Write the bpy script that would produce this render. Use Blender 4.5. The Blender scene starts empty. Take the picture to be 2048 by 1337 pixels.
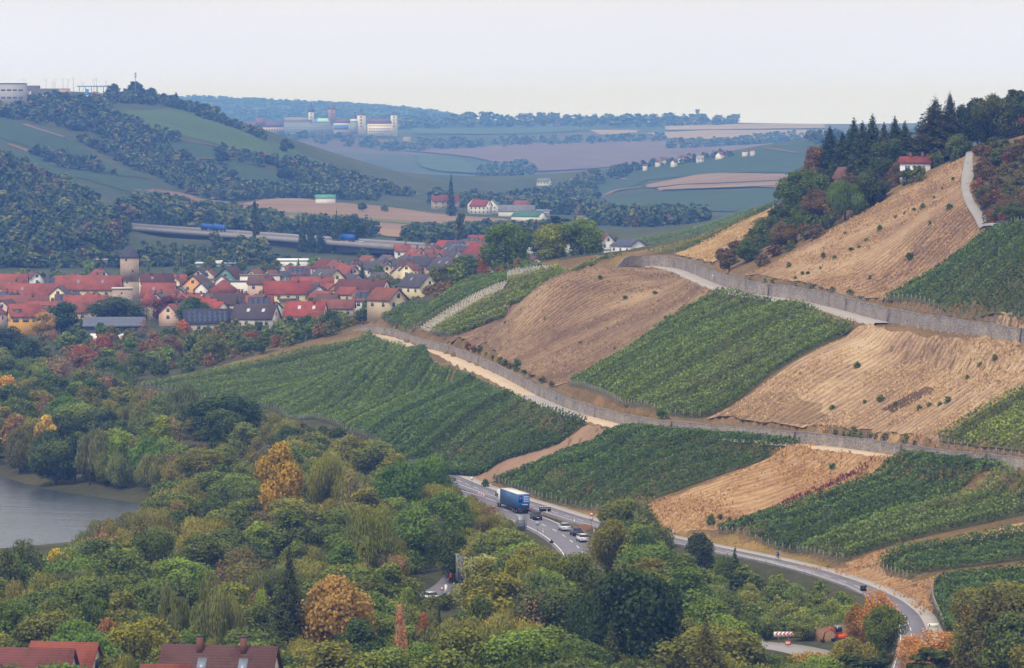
import bpy, math, random, sys
import numpy as np
from mathutils import Vector, Matrix
from mathutils.geometry import delaunay_2d_cdt
R = math.radians
S = bpy.context.scene

# ---------------------------------------------------------------- camera, world, sun, exposure
F, CX, HY, CZ = 7800.0, 1024.0, 252.0, 84.0      # focal length in photo pixels, principal column, eye-level row, eye height above the river
cd = bpy.data.cameras.new('camera'); cam = bpy.data.objects.new('camera', cd); S.collection.objects.link(cam)
cam.location = (0, 0, CZ); cam.rotation_euler = (R(90), 0, 0)
cd.sensor_width = 36; cd.lens = F / 2048 * 36; cd.shift_y = -(668.5 - HY) / 2048; cd.clip_start = 1; cd.clip_end = 60000
S.camera = cam
SUN_EL, SUN_AZ = 52, -35                           # sun high, behind the viewer's left shoulder, veiled by cloud
W = bpy.data.worlds.new('World'); S.world = W; W.use_nodes = True
nt = W.node_tree; nt.nodes.clear()
sky = nt.nodes.new('ShaderNodeTexSky'); sky.sky_type = 'NISHITA'; sky.sun_disc = False
sky.sun_elevation = R(SUN_EL); sky.sun_rotation = R(180 + SUN_AZ); sky.air_density = 1.0; sky.dust_density = 4.0; sky.ozone_density = 1.0; sky.altitude = 200
cloud = nt.nodes.new('ShaderNodeMix'); cloud.data_type = 'RGBA'; cloud.inputs[0].default_value = 0.86
tc = nt.nodes.new('ShaderNodeTexCoord'); sx = nt.nodes.new('ShaderNodeSeparateXYZ'); nt.links.new(tc.outputs['Generated'], sx.inputs[0])
vr = nt.nodes.new('ShaderNodeValToRGB'); nt.links.new(sx.outputs[2], vr.inputs[0])   # a closed veil of pale cloud over the blue, hazier and brighter low down
vr.color_ramp.elements.new(.5)
for _e, (_p, _c) in zip(vr.color_ramp.elements, ((0.0, (.53, .61, .98, 1)), (.032, (.545, .55, .60, 1)), (.2, (.49, .485, .495, 1)))): _e.position = _p; _e.color = _c
vm = nt.nodes.new('ShaderNodeVectorMath'); vm.operation = 'SCALE'; vm.inputs[3].default_value = 18.0; nt.links.new(vr.outputs[0], vm.inputs[0]); 
mp = nt.nodes.new('ShaderNodeMapping'); mp.inputs['Scale'].default_value = (5, 5, 38); nt.links.new(tc.outputs['Generated'], mp.inputs[0])
cn = nt.nodes.new('ShaderNodeTexNoise'); cn.inputs['Scale'].default_value = 1.6; cn.inputs['Detail'].default_value = 4; nt.links.new(mp.outputs[0], cn.inputs['Vector'])
cm = nt.nodes.new('ShaderNodeMath'); cm.operation = 'MULTIPLY_ADD'; cm.inputs[1].default_value = .12; cm.inputs[2].default_value = .94; nt.links.new(cn.outputs['Fac'], cm.inputs[0])   # faint unevenness of the cloud
cv = nt.nodes.new('ShaderNodeVectorMath'); cv.operation = 'SCALE'; nt.links.new(vm.outputs[0], cv.inputs[0]); nt.links.new(cm.outputs[0], cv.inputs[3]); nt.links.new(cv.outputs[0], cloud.inputs[7])
bg = nt.nodes.new('ShaderNodeBackground'); bg.inputs[1].default_value = 0.1
ow = nt.nodes.new('ShaderNodeOutputWorld')
nt.links.new(sky.outputs[0], cloud.inputs[6]); nt.links.new(cloud.outputs[2], bg.inputs[0]); nt.links.new(bg.outputs[0], ow.inputs[0])
sl = bpy.data.lights.new('sun', 'SUN'); sl.energy = 2.3; sl.angle = R(11); sl.color = (1, 0.93, 0.82)
so = bpy.data.objects.new('sun', sl); S.collection.objects.link(so)
_d = Vector((math.sin(R(SUN_AZ)) * math.cos(R(SUN_EL)), -math.cos(R(SUN_AZ)) * math.cos(R(SUN_EL)), math.sin(R(SUN_EL))))
so.rotation_euler = _d.to_track_quat('Z', 'Y').to_euler(); so.location = (-200, 300, 400)
S.view_settings.view_transform = 'Standard'; S.view_settings.look = 'None'; S.view_settings.exposure = 0.0; S.view_settings.gamma = 1; S.view_settings.use_curve_mapping = False
S.cycles.use_denoising = True; S.cycles.max_bounces = 6; S.cycles.diffuse_bounces = 2; S.cycles.glossy_bounces = 2; S.cycles.transmission_bounces = 2
S.cycles.volume_bounces = 1; S.cycles.transparent_max_bounces = 8; S.cycles.caustics_reflective = False; S.cycles.caustics_refractive = False

# ---------------------------------------------------------------- the lie of the land
def at(px, py, Y): return ((px - CX) * Y / F, Y, CZ - (py - HY) * Y / F)
CP = []
def P(px, py, Y=None, z=None):
    if Y is None: Y = F * (CZ - z) / (py - HY)
    CP.append(at(px, py, Y))
def WP(X, Y, z): CP.append((X, Y, z))

WALL = {
 'low': dict(h=2.2, bench=(745, 2400), z0=20.0, z1=22.0,
   base=[(700,662),(726,664),(755,669),(786,674),(838,693),(896,708),(955,731),(1010,757),(1078,794),(1140,820),(1199,838),(1264,855),(1341,866),(1465,876),(1577,886),(1674,895),(1786,911),(1842,920),(1930,930),(2010,938),(2048,941),(2150,950),(2300,960)]),
 'up': dict(h=2.8, bench=(1258, 2400), z0=45.5, z1=42.0,
   base=[(1235,536),(1255,533),(1300,532),(1337,534),(1371,542),(1427,566),(1476,584),(1524,591),(1599,601),(1674,618),(1738,636),(1779,646),(1824,654),(1861,660),(1936,671),(2040,688),(2150,700),(2300,712)]),
}
for k, w in WALL.items():
    b = w['base']; n0, n1 = b[0][0], 2048
    pts = []
    for (x, y) in b:
        z = w['z0'] + (w['z1'] - w['z0']) * (x - n0) / (n1 - n0)
        Y = F * (CZ - z) / (y - HY)
        pts.append(((x - CX) * Y / F, Y, z))
    # resample every 4 m
    p = np.array(pts); seg = np.hypot(*(np.diff(p[:, :2], axis=0).T)); s = np.r_[0, np.cumsum(seg)]
    ss = np.arange(0, s[-1], 4.0)
    q = np.c_[np.interp(ss, s, p[:, 0]), np.interp(ss, s, p[:, 1]), np.interp(ss, s, p[:, 2])]
    for _ in range(3):                                     # soften the corners
        q[1:-1] = 0.25 * q[:-2] + 0.5 * q[1:-1] + 0.25 * q[2:]
    w['pts'] = q; w['s'] = ss; w['len'] = s[-1]
    d = np.gradient(q[:, :2], axis=0); d /= np.hypot(d[:, 0], d[:, 1])[:, None]
    w['nrm'] = np.c_[-d[:, 1], d[:, 0]]                   # turned to point uphill
    if np.mean(w['nrm'][:, 0]) < 0: w['nrm'] = -w['nrm']
    cpx = CX + F * q[:, 0] / q[:, 1]; w['b0'] = int(np.argmin(abs(cpx - w['bench'][0]))); w['b1'] = int(np.argmin(abs(cpx - w['bench'][1])))
    t = np.clip(ss / 14.0, 0, 1); w['hh'] = w['h'] * (0.08 + 0.92 * t * t * (3 - 2 * t))

def nearest(x, y, q):
    i = np.empty(x.shape, int); b = np.empty(x.shape)
    for a in range(0, x.size, 30000):
        d = (x[a:a+30000, None] - q[:, 0])**2 + (y[a:a+30000, None] - q[:, 1])**2; i[a:a+30000] = d.argmin(1); b[a:a+30000] = d.min(1)
    return i, b
def step(X, Y, base=None):
    """height added behind the two retaining walls"""
    X = np.asarray(X, float); Y = np.asarray(Y, float); out = np.zeros(np.broadcast(X, Y).shape)
    for w in WALL.values():
        q = w['pts']; n = w['nrm']
        m = (Y > q[:, 1].min() - 30) & (Y < q[:, 1].max() + 40) & (X > q[:, 0].min() - 30)
        if not np.any(m): continue
        x, y = X[m], Y[m]
        i, best = nearest(x, y, q)
        side = (x - q[i, 0]) * n[i, 0] + (y - q[i, 1]) * n[i, 1]
        f = np.clip((side - 1.4) / 0.6, 0, 1)
        # fade the step out beyond the far end of the wall
        end = (i == 0); e = np.ones_like(f)
        e[end] = np.clip(1 - (np.sqrt(best[end]) - np.abs(side[end]) ) / 40, 0, 1)
        a = f * w['hh'][i] * e
        # level bench for the path in front of the wall
        on = (i >= w['b0']) & (i <= w['b1']); g = np.where(on, np.clip(1 - (-side - 3.8) / 3.5, 0, 1) * (side < 0.3), 0)
        if base is not None: a = a * (1 - g) + g * (q[i, 2] - .3 - base[m] - out[m])
        out[m] += a
    return out

# --- control points: valley floor, river, road shelf
for Y in (560, 620, 700, 780, 870, 960, 1060, 1160, 1260):
    for X in (-165, -135, -100, -70, -40, -15):
        if X > -30 - (Y - 880) * 0.28 and Y > 860: continue
        if 690 < Y < 1000 and X < -50: continue
        WP(X, Y, 5.0)
for Y in (480, 420, 360):
    for X in (-130, -80, -40, 0, 40, 80, 130): WP(X, Y, {480: 7.5, 420: 10.5, 360: 15}[Y])
for Y, z in ((280, 24), (200, 36), (120, 55), (60, 72)):
    for u in (-.2, 0, .2): WP(u * Y, Y, z)
RIVER = [(-330, 955), (-165, 955), (-124, 945), (-108, 912), (-90, 886), (-76, 866), (-66, 846), (-64, 822), (-76, 796), (-92, 778), (-108, 764), (-122, 752), (-165, 738), (-330, 735)]
for X, Y in RIVER: WP(X, Y, 0.6)
for X, Y in ((-300, 850), (-200, 790), (-200, 920), (-165, 840), (-135, 800), (-135, 880), (-112, 790), (-105, 850), (-92, 820), (-80, 828)): WP(X, Y, -2.5)
for X, Y in ((-300, 975), (-165, 975), (-115, 955), (-95, 915), (-72, 890), (-54, 864), (-52, 812), (-78, 770), (-115, 738), (-165, 715), (-300, 710)): WP(X, Y, 2.6)
ROADR = [(860,938),(895,952),(940,972),(985,988),(1060,1010),(1120,1029),(1175,1046),(1250,1062),(1330,1079),(1400,1094),(1480,1110),(1560,1127),(1640,1148),(1720,1175),(1780,1203),(1815,1232),(1830,1265),(1828,1300),(1815,1345)]
HIGHWAY = [(840,970),(905,988),(945,1001),(985,1014),(1025,1028),(1063,1042),(1092,1055),(1110,1063),(1137,1080),(1160,1100),(1180,1130),(1195,1170),(1205,1220),(1210,1290),(1215,1380)]
def level_line(pp, z):
    """a line of photo pixels laid at one height"""
    return [((x - CX) * (CZ - z) / (y - HY), F * (CZ - z) / (y - HY)) for x, y in pp]
Wr, Wh = level_line(ROADR, 6.0), level_line(HIGHWAY, 5.6)
for (x, y), z in [(p, 6.0) for p in Wr] + [(p, 5.6) for p in Wh]: WP(x, y, z)
for x, y in ((1200,1100),(1000,1100),(900,1100),(1100,1200),(900,1180)): P(x, y, z=5.2)
for x, y in ((1340,1118),(1420,1132),(1500,1150),(1600,1175),(1500,1200),(1600,1230),(1400,1190),(1500,1260),(1330,1170)): P(x, y, z=2.8)
for x, y, z in ((1300,1030,8.5),(1380,1058,8),(1450,1072,8.2),(1000,975,8),(1100,1008,8.2),(1190,1026,8.4)): P(x, y, z=z)
for Y, xr, sl in ((735, 36, .42), (718, 43, .38), (700, 48, .33), (680, 52.5, .26), (660, 57, .21), (640, 60.5, .18), (620, 62.5, .165), (600, 63, .155), (580, 62.5, .15), (560, 61, .15), (530, 59, .15)):
    for k in (6, 16, 28, 42, 60):
        z = 7.4 + sl * (k - 5)
        if z < 20.5: WP(xr + k, Y, z)
P(1140, 960, z=10.5); P(1300, 960, z=13.5); P(1450, 980, z=13.5)
# walls (the raised ground behind them is added by step())
for k, w in WALL.items():
    for (x, y, z) in w['pts'][::4]: WP(x, y, z - (2.2 if k == 'up' else 0))
# the steep face above the low wall: straight fall lines to the up wall, heights without the step
P(880, 940, z=6.5); P(700, 835, z=7); P(560, 800, z=6.5); P(420, 790, z=6); P(280, 768, z=6.5); P(500, 715, z=13.5); P(380, 745, z=9.5); P(620, 690, z=17)
P(820, 800, z=13); P(1000, 870, z=13.5); P(640, 760, z=12)
def Q(px, py, Y, st): x, y, z = at(px, py, Y); CP.append((x, y, z - st))
# between the walls
Q(1135, 770, 918, 2.2); Q(1410, 842, 806, 2.2); Q(1280, 680, 918, 2.2); Q(1560, 745, 800, 2.2); Q(900, 665, 1080, 2.2); Q(1050, 600, 1040, 2.2); Q(1180, 545, 1040, 2.2)
Q(1020, 560, 1120, 2.2); Q(860, 620, 1150, 2.2); Q(780, 640, 1200, 1.0); Q(1090, 540, 1150, 2.2); Q(1230, 522, 1120, 2.2)
# above the upper wall
Q(1490, 550, 945, 5); Q(1650, 470, 945, 5); Q(1800, 390, 950, 5); Q(1945, 312, 955, 5); Q(1937, 370, 915, 5); Q(1948, 410, 884, 5); Q(1995, 452, 820, 5)
Q(1770, 600, 868, 5); Q(1900, 520, 838, 5); Q(2048, 455, 800, 5); Q(2048, 560, 770, 5); Q(2048, 400, 850, 5); Q(2048, 300, 925, 5); Q(2000, 330, 930, 5); Q(2150, 380, 880, 5)
Q(1840, 345, 990, 5); Q(1700, 360, 1050, 5); Q(1590, 395, 1120, 5); Q(1450, 455, 1110, 5); Q(1380, 503, 1090, 5); Q(1320, 500, 1150, 5); Q(1400, 450, 1230, 5); Q(1555, 402, 1190, 5)
Q(1700, 340, 1150, 5); Q(1850, 320, 1080, 5); Q(1960, 300, 1020, 5); Q(2100, 270, 1020, 5)
P(1320, 465, 2000); P(1480, 430, 2000); P(1200, 490, 1950); P(1560, 412, 2000); P(1400, 480, 1850)
for X, Y, z in ((110, 1350, 60), (60, 1600, 30), (140, 1600, 46), (300, 1200, 85), (300, 900, 85), (300, 700, 60), (220, 800, 70), (190, 640, 30), (300, 1800, 60), (260, 600, 42)): WP(X, Y, z - 4)
# town and the suburb climbing to the right of it
for px, py, z in ((0,690,6.5),(120,680,7),(250,670,7.5),(400,680,9),(560,668,12.5),(640,655,15),(0,610,9),(150,610,9.5),(300,610,10),(450,600,11),(600,590,12.5),(300,540,11),(120,540,11),(550,540,12.5),(700,535,14),(0,540,11)): P(px, py, z=z)
for px, Y, z in ((700,1450,14),(800,1500,15),(850,1700,17),(900,1900,19),(1000,1600,20),(1000,1900,24),(1100,1600,23),(1130,1850,26),(1250,1600,26),(1250,1850,27),(950,1450,18),(1050,1420,22),(880,1350,19),(760,1350,16),(820,1950,16),(1180,1400,30)): WP((px - CX) * Y / F, Y, z)
P(450, 735, z=7); P(200, 740, z=5.5); P(0, 760, z=5)
# bridge valley, near left wood, fields
for a in ((0,430,2300),(0,335,2600),(120,380,2600),(200,440,2450),(0,520,2050),(280,470,2300),(-250,330,2600),(-250,450,2250),(300,410,2950),(450,398,3080),(560,398,3050),(700,410,2950),(860,420,2900),(1050,450,2650),
          (700,468,2450),(450,432,2750),(950,465,2480),(1100,470,2380),(500,490,2150),(350,480,2200),(700,500,2100),(850,490,2150),(200,500,2100),(1250,455,2500),
          # left hill
          (0,200,3500),(100,193,3600),(210,190,3700),(270,197,3700),(360,207,3750),(440,237,3700),(540,277,3650),(640,318,3600),(740,353,3600),(840,387,3550),(930,410,3500),
          (50,250,3300),(250,260,3400),(200,330,3200),(50,285,3200),(350,300,3350),(400,368,3200),(560,382,3200),(500,300,3450),(700,396,3250),(120,310,3200),(300,350,3150),(-250,200,3500),(-300,280,3200),
          (640,360,3380),(440,260,3500),
          # valley mouth and the vineyard hill to its right
          (1000,372,5000),(1080,400,4000),(1190,432,3000),(1370,432,3000),(1500,435,2900),(1100,385,4200),(1180,360,4300),(1280,333,4400),(1400,315,4500),(1530,291,4500),(1640,276,4400),(1800,262,4300),
          (1300,415,3500),(1500,420,3400),(1200,400,3800),(1350,375,3900),(1550,360,3900),(1700,350,3900),(1700,420,3300),(2300,260,4300),(2300,420,3300),
          # fortress hill, slopes beyond, plateau
          (600,275,7500),(780,276,7500),(500,268,7600),(860,300,7300),(850,320,6700),(760,312,6900),(1000,300,7200),(950,355,6000),(1050,350,6200),(1100,330,6600),(1300,303,7000),(1100,290,7400),(1500,292,6800),(1300,282,7800),
          (1000,242,9000),(1200,247,9000),(1400,245,9000),(1560,250,9200),(1400,266,8400),(1200,270,8200),(900,255,8800),(1600,266,8400),(1800,247,9200),(2300,243,9200),
          (400,200,13000),(600,210,13000),(750,217,13000),(850,225,13000),(900,236,13000),(940,250,13000),(1000,262,13000),(200,200,13000),(-400,200,13000),(1300,260,13000),(1700,260,13000),(2400,260,13000)): P(*a)
for px, Y, z in ((100,4300,95),(350,4400,70),(500,4600,35),(700,4700,12),(-300,4300,90),(1200,5300,12),(1450,5400,18),(1700,5400,30),(2200,5400,40),(200,6000,20),(600,6200,10),(300,9000,60),(700,9500,62),(0,9000,70),
                 (0,16500,120),(1000,16500,20),(2000,16500,20),(500,16500,100)): WP((px - CX) * Y / F, Y, z)

_cp = np.array(CP); _cu = _cp[:, 0] / _cp[:, 1]; _cv = np.log(_cp[:, 1])
def _phi(r2): return np.sqrt(r2 + 0.018**2)
_n = len(_cp)
_A = np.zeros((_n + 3, _n + 3)); _A[:_n, :_n] = _phi((_cu[:, None] - _cu)**2 + (_cv[:, None] - _cv)**2) - 1e-4 * np.eye(_n)
_A[:_n, _n:] = np.c_[np.ones(_n), _cu, _cv]; _A[_n:, :_n] = _A[:_n, _n:].T
_wt = np.linalg.solve(_A, np.r_[_cp[:, 2], 0, 0, 0])
def smooth_z(u, v):
    out = np.empty(u.shape); uf, vf, of = u.ravel(), v.ravel(), out.ravel()
    for i in range(0, uf.size, 20000):
        a, b = uf[i:i+20000], vf[i:i+20000]
        of[i:i+20000] = _phi((a[:, None] - _cu)**2 + (b[:, None] - _cv)**2) @ _wt[:_n] + _wt[_n] + _wt[_n+1] * a + _wt[_n+2] * b
    return of.reshape(u.shape)
GU = np.arange(-0.22, 0.2401, 0.002)
_ys = [math.log(55)]
while math.exp(_ys[-1]) < 16500:
    y = math.exp(_ys[-1]); _ys.append(_ys[-1] + (0.03 if y < 430 else .0035 if y < 640 else .0018 if y < 1260 else .0035 if y < 2000 else .005 if y < 4600 else .007))
GV = np.array(_ys)
_U, _V = np.meshgrid(GU, GV); GZ = smooth_z(_U, _V)
def zs(X, Y):
    X = np.asarray(X, float); Y = np.asarray(Y, float)
    u = np.clip((X / Y - GU[0]) / 0.002, 0, len(GU) - 1.001); v = np.log(Y)
    j = np.clip(np.searchsorted(GV, v) - 1, 0, len(GV) - 2); t = np.clip((v - GV[j]) / (GV[j+1] - GV[j]), 0, 1)
    i = u.astype(int); s = u - i
    return (GZ[j, i] * (1-s) + GZ[j, i+1] * s) * (1-t) + (GZ[j+1, i] * (1-s) + GZ[j+1, i+1] * s) * t
def _fine(l, d=1.5):
    l = np.array(l); q = np.r_[0, np.cumsum(np.hypot(*np.diff(l, axis=0).T))]; t = np.arange(0, q[-1], d); l = np.c_[np.interp(t, q, l[:, 0]), np.interp(t, q, l[:, 1])]
    for _ in range(14): l[1:-1] = .25 * l[:-2] + .5 * l[1:-1] + .25 * l[2:]
    return l
_BENCH = [(_fine(Wr), 6.0, 4.6, 6.0), (_fine(Wh), 5.6, 4.6, 3.0)]
def roadbed(X, Y, z):
    """level the ground under the two roads"""
    m = (Y > 480) & (Y < 960) & (abs(X) < 130)
    if not np.any(m): return z
    z = z.copy(); x, y = X[m], Y[m]; zm = z[m]
    for l, zr, w, b in _BENCH:
        d = nearest(x, y, l[::2])[1]
        g = np.clip(1 - (np.sqrt(d) - w) / b, 0, 1); g = g * g * (3 - 2 * g); zm = zm * (1 - g) + (zr - .05) * g
    z[m] = zm; return z
def zf(X, Y):
    X = np.asarray(X, float); Y = np.asarray(Y, float); b = zs(X, Y); return roadbed(X, Y, b + step(X, Y, b))
def zg(X, Y): return float(zf(np.array([X]), np.array([Y]))[0])
_RY = np.exp(np.linspace(math.log(380), math.log(16000), 2600))
def hit(px, py, h=0.0, y0=380, y1=16000):
    """where the sight line of photo pixel (px, py) meets the ground raised by h"""
    Ys = _RY[(_RY >= y0) & (_RY <= y1)]; X = (px - CX) / F * Ys
    d = CZ - (py - HY) / F * Ys - h - zf(X, Ys)
    k = np.nonzero(d <= 0)[0]
    if len(k) == 0: Y = Ys[np.argmin(d)]
    elif k[0] == 0: Y = Ys[0]
    else:
        k = k[0]; t = d[k-1] / (d[k-1] - d[k]); Y = Ys[k-1] + t * (Ys[k] - Ys[k-1])
    return ((px - CX) / F * Y, Y)

# ---------------------------------------------------------------- helpers
COL = S.collection
rnd = random.Random(7); rng = np.random.default_rng(11)
def lin(h, k=1.0):
    c = [int(h[i:i+2], 16) / 255 for i in (0, 2, 4)]
    return tuple(k * (x / 12.92 if x < .04045 else ((x + .055) / 1.055)**2.4) for x in c)
def tag(o, label=None, cat=None, group=None, kind=None):
    if label: o['label'] = label
    if cat: o['category'] = cat
    if group: o['group'] = group
    if kind: o['kind'] = kind
    return o
def link(o, parent=None):
    COL.objects.link(o)
    if parent is not None: o.parent = parent
    return o
def empty(name, loc, rz=0.0, label=None, cat=None, group=None):
    o = bpy.data.objects.new(name, None); o.location = loc; o.rotation_euler = (0, 0, rz); o.empty_display_size = 0.5
    link(o); return tag(o, label, cat, group)
def mesh_np(name, V, Fc, mats, mi=None, smooth=False, tint=None):
    me = bpy.data.meshes.new(name); V = np.asarray(V, np.float32)
    if isinstance(Fc, np.ndarray):
        k = Fc.shape[1]; nf = len(Fc); flat = Fc.ravel(); ls = np.arange(0, nf * k, k)
    else:
        nf = len(Fc); ln = np.array([len(f) for f in Fc]); flat = np.fromiter((i for f in Fc for i in f), int, ln.sum()); ls = np.r_[0, np.cumsum(ln)[:-1]]
    me.vertices.add(len(V)); me.vertices.foreach_set('co', V.ravel())
    me.loops.add(len(flat)); me.loops.foreach_set('vertex_index', flat.astype(np.int32))
    me.polygons.add(nf); me.polygons.foreach_set('loop_start', ls.astype(np.int32))
    if smooth: me.polygons.foreach_set('use_smooth', np.ones(nf, bool))
    for m in (mats if isinstance(mats, (list, tuple)) else [mats]): me.materials.append(m)
    if mi is not None: me.polygons.foreach_set('material_index', np.asarray(mi, np.int32))
    if tint is not None:
        a = me.attributes.new('tint', 'FLOAT', 'FACE'); a.data.foreach_set('value', np.asarray(tint, np.float32))
    me.update(calc_edges=True); me.validate() if False else None
    return me
def obj(name, me, parent=None, loc=None, rz=None, col=None):
    o = bpy.data.objects.new(name, me)
    if loc is not None: o.location = loc
    if rz is not None: o.rotation_euler = (0, 0, rz)
    if col is not None: o.color = (*col, 1)
    return link(o, parent)
class MB:
    """collects boxes, tubes and free faces into one mesh"""
    def __init__(s): s.v = []; s.f = []; s.m = []
    def add(s, V, Fs, m=0):
        b = len(s.v); s.v += [tuple(p) for p in V]; s.f += [tuple(i + b for i in f) for f in Fs]; s.m += [m] * len(Fs); return s
    def box(s, x0, x1, y0, y1, z0, z1, m=0):
        return s.add([(x0,y0,z0),(x1,y0,z0),(x1,y1,z0),(x0,y1,z0),(x0,y0,z1),(x1,y0,z1),(x1,y1,z1),(x0,y1,z1)],
                     [(0,3,2,1),(4,5,6,7),(0,1,5,4),(1,2,6,5),(2,3,7,6),(3,0,4,7)], m)
    def cbox(s, c, d, m=0): return s.box(c[0]-d[0]/2, c[0]+d[0]/2, c[1]-d[1]/2, c[1]+d[1]/2, c[2]-d[2]/2, c[2]+d[2]/2, m)
    def prism(s, prof, y0, y1, m=0):
        """profile in x,z pulled along y"""
        n = len(prof); V = [(x, y0, z) for x, z in prof] + [(x, y1, z) for x, z in prof]
        return s.add(V, [tuple(range(n-1, -1, -1))[::-1], tuple(range(n, 2*n))[::-1]] + [(i, i+n, (i+1) % n + n, (i+1) % n) for i in range(n)], m)
    def prism_x(s, prof, x0, x1, m=0):
        n = len(prof); V = [(x0, y, z) for y, z in prof] + [(x1, y, z) for y, z in prof]
        return s.add(V, [tuple(range(n))[::-1], tuple(range(n, 2*n))] + [(i, (i+1) % n, (i+1) % n + n, i+n) for i in range(n)], m)
    def tube(s, pts, r, n=6, m=0):
        pts = [Vector(p) for p in pts]; rr = r if isinstance(r, (list, tuple)) else [r] * len(pts); rings = []
        for i, p in enumerate(pts):
            d = (pts[min(i+1, len(pts)-1)] - pts[max(i-1, 0)]).normalized(); a = d.orthogonal().normalized() if abs(d.z) < .99 else Vector((1, 0, 0)); a = (a - d * a.dot(d)).normalized(); b = d.cross(a)
            rings.append([p + (a * math.cos(2*math.pi*k/n) + b * math.sin(2*math.pi*k/n)) * rr[i] for k in range(n)])
        V = [tuple(q) for g in rings for q in g]
        Fs = [(i*n+k, i*n+(k+1) % n, (i+1)*n+(k+1) % n, (i+1)*n+k) for i in range(len(pts)-1) for k in range(n)]
        return s.add(V, Fs + [tuple(range(n))[::-1], tuple(range((len(pts)-1)*n, len(pts)*n))], m)
    def lathe(s, prof, n=16, c=(0, 0, 0), m=0, rot=0.0):
        V = []; Fs = []
        for r, z in prof:
            for k in range(n): a = rot + 2*math.pi*k/n; V.append((c[0] + r*math.cos(a), c[1] + r*math.sin(a), c[2] + z))
        for i in range(len(prof)-1):
            for k in range(n): Fs.append((i*n+k, i*n+(k+1) % n, (i+1)*n+(k+1) % n, (i+1)*n+k))
        Fs.append(tuple(range(n))[::-1]); Fs.append(tuple(range((len(prof)-1)*n, len(prof)*n)))
        return s.add(V, Fs, m)
    def mesh(s, name, mats, smooth=False): return mesh_np(name, s.v, s.f, mats, s.m, smooth)
    def build(s, name, mats, parent=None, loc=None, rz=None, smooth=False, col=None): return obj(name, s.mesh(name, mats, smooth), parent, loc, rz, col)

# ---------------------------------------------------------------- materials
class NB:
    def __init__(s, name):
        s.mat = bpy.data.materials.new(name); s.mat.use_nodes = True; s.t = s.mat.node_tree; s.t.nodes.clear()
        s.out = s.t.nodes.new('ShaderNodeOutputMaterial')
    def n(s, t, **kw):
        x = s.t.nodes.new(t)
        for k, v in kw.items(): setattr(x, k, v)
        return x
    def l(s, a, b): s.t.links.new(a, b)
    def coord(s, kind='Object', rot=0.0, scale=(1, 1, 1)):
        c = s.n('ShaderNodeTexCoord'); m = s.n('ShaderNodeMapping'); s.l(c.outputs[kind], m.inputs[0])
        m.inputs['Rotation'].default_value = (0, 0, rot)
        if scale == (1, 1, 1): return m.outputs[0]
        k = s.n('ShaderNodeMapping'); k.inputs['Scale'].default_value = scale; s.l(m.outputs[0], k.inputs[0]); return k.outputs[0]
    def noise(s, co, scale, detail=3, rough=.55):
        x = s.n('ShaderNodeTexNoise'); x.inputs['Scale'].default_value = scale; x.inputs['Detail'].default_value = detail; x.inputs['Roughness'].default_value = rough
        if co is not None: s.l(co, x.inputs['Vector'])
        return x.outputs['Fac']
    def ramp(s, fac, stops):
        r = s.n('ShaderNodeValToRGB'); s.l(fac, r.inputs[0]); e = r.color_ramp.elements
        while len(e) < len(stops): e.new(.5)
        for i, (p, c) in enumerate(stops): e[i].position = p; e[i].color = (*c, 1) if len(c) == 3 else c
        return r.outputs[0]
    def mix(s, fac, a, b, mode='MIX'):
        m = s.n('ShaderNodeMix', data_type='RGBA', blend_type=mode)
        for sock, v in ((m.inputs[0], fac), (m.inputs[6], a), (m.inputs[7], b)):
            if hasattr(v, 'links'): s.l(v, sock)
            else: sock.default_value = v if not isinstance(v, tuple) else (*v, 1)[:4]
        return m.outputs[2]
    def math(s, op, a, b=0.0, c=None):
        m = s.n('ShaderNodeMath', operation=op)
        for i, v in enumerate((a, b) if c is None else (a, b, c)):
            if hasattr(v, 'links'): s.l(v, m.inputs[i])
            else: m.inputs[i].default_value = v
        return m.outputs[0]
    def bsdf(s, col, rough=.85, metal=0.0, spec=.25, bump=None, bd=.1, bs=.6):
        p = s.n('ShaderNodeBsdfPrincipled')
        if hasattr(col, 'links'): s.l(col, p.inputs['Base Color'])
        else: p.inputs['Base Color'].default_value = (*col, 1)
        p.inputs['Roughness'].default_value = rough; p.inputs['Metallic'].default_value = metal; p.inputs['Specular IOR Level'].default_value = spec
        if bump is not None:
            b = s.n('ShaderNodeBump'); b.inputs['Distance'].default_value = bd; b.inputs['Strength'].default_value = bs; s.l(bump, b.inputs['Height']); s.l(b.outputs[0], p.inputs['Normal'])
        s.l(p.outputs[0], s.out.inputs[0]); return s.mat
_pm = {}
def paint(hexcol, rough=.7, metal=0.0, var=.12, scale=.9, k=1.0, spec=.25):
    """plain coloured surface with a little uneven weathering"""
    key = (hexcol, rough, metal, var, scale, k)
    if key in _pm: return _pm[key]
    b = NB('paint_' + hexcol); c = lin(hexcol, k); co = b.coord('Object'); n = b.noise(co, scale, 4)
    col = b.mix(b.math('MULTIPLY', n, 1.0), tuple(x * (1 - var) for x in c), tuple(min(1, x * (1 + var)) for x in c))
    _pm[key] = b.bsdf(col, rough, metal, spec); return _pm[key]
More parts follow.
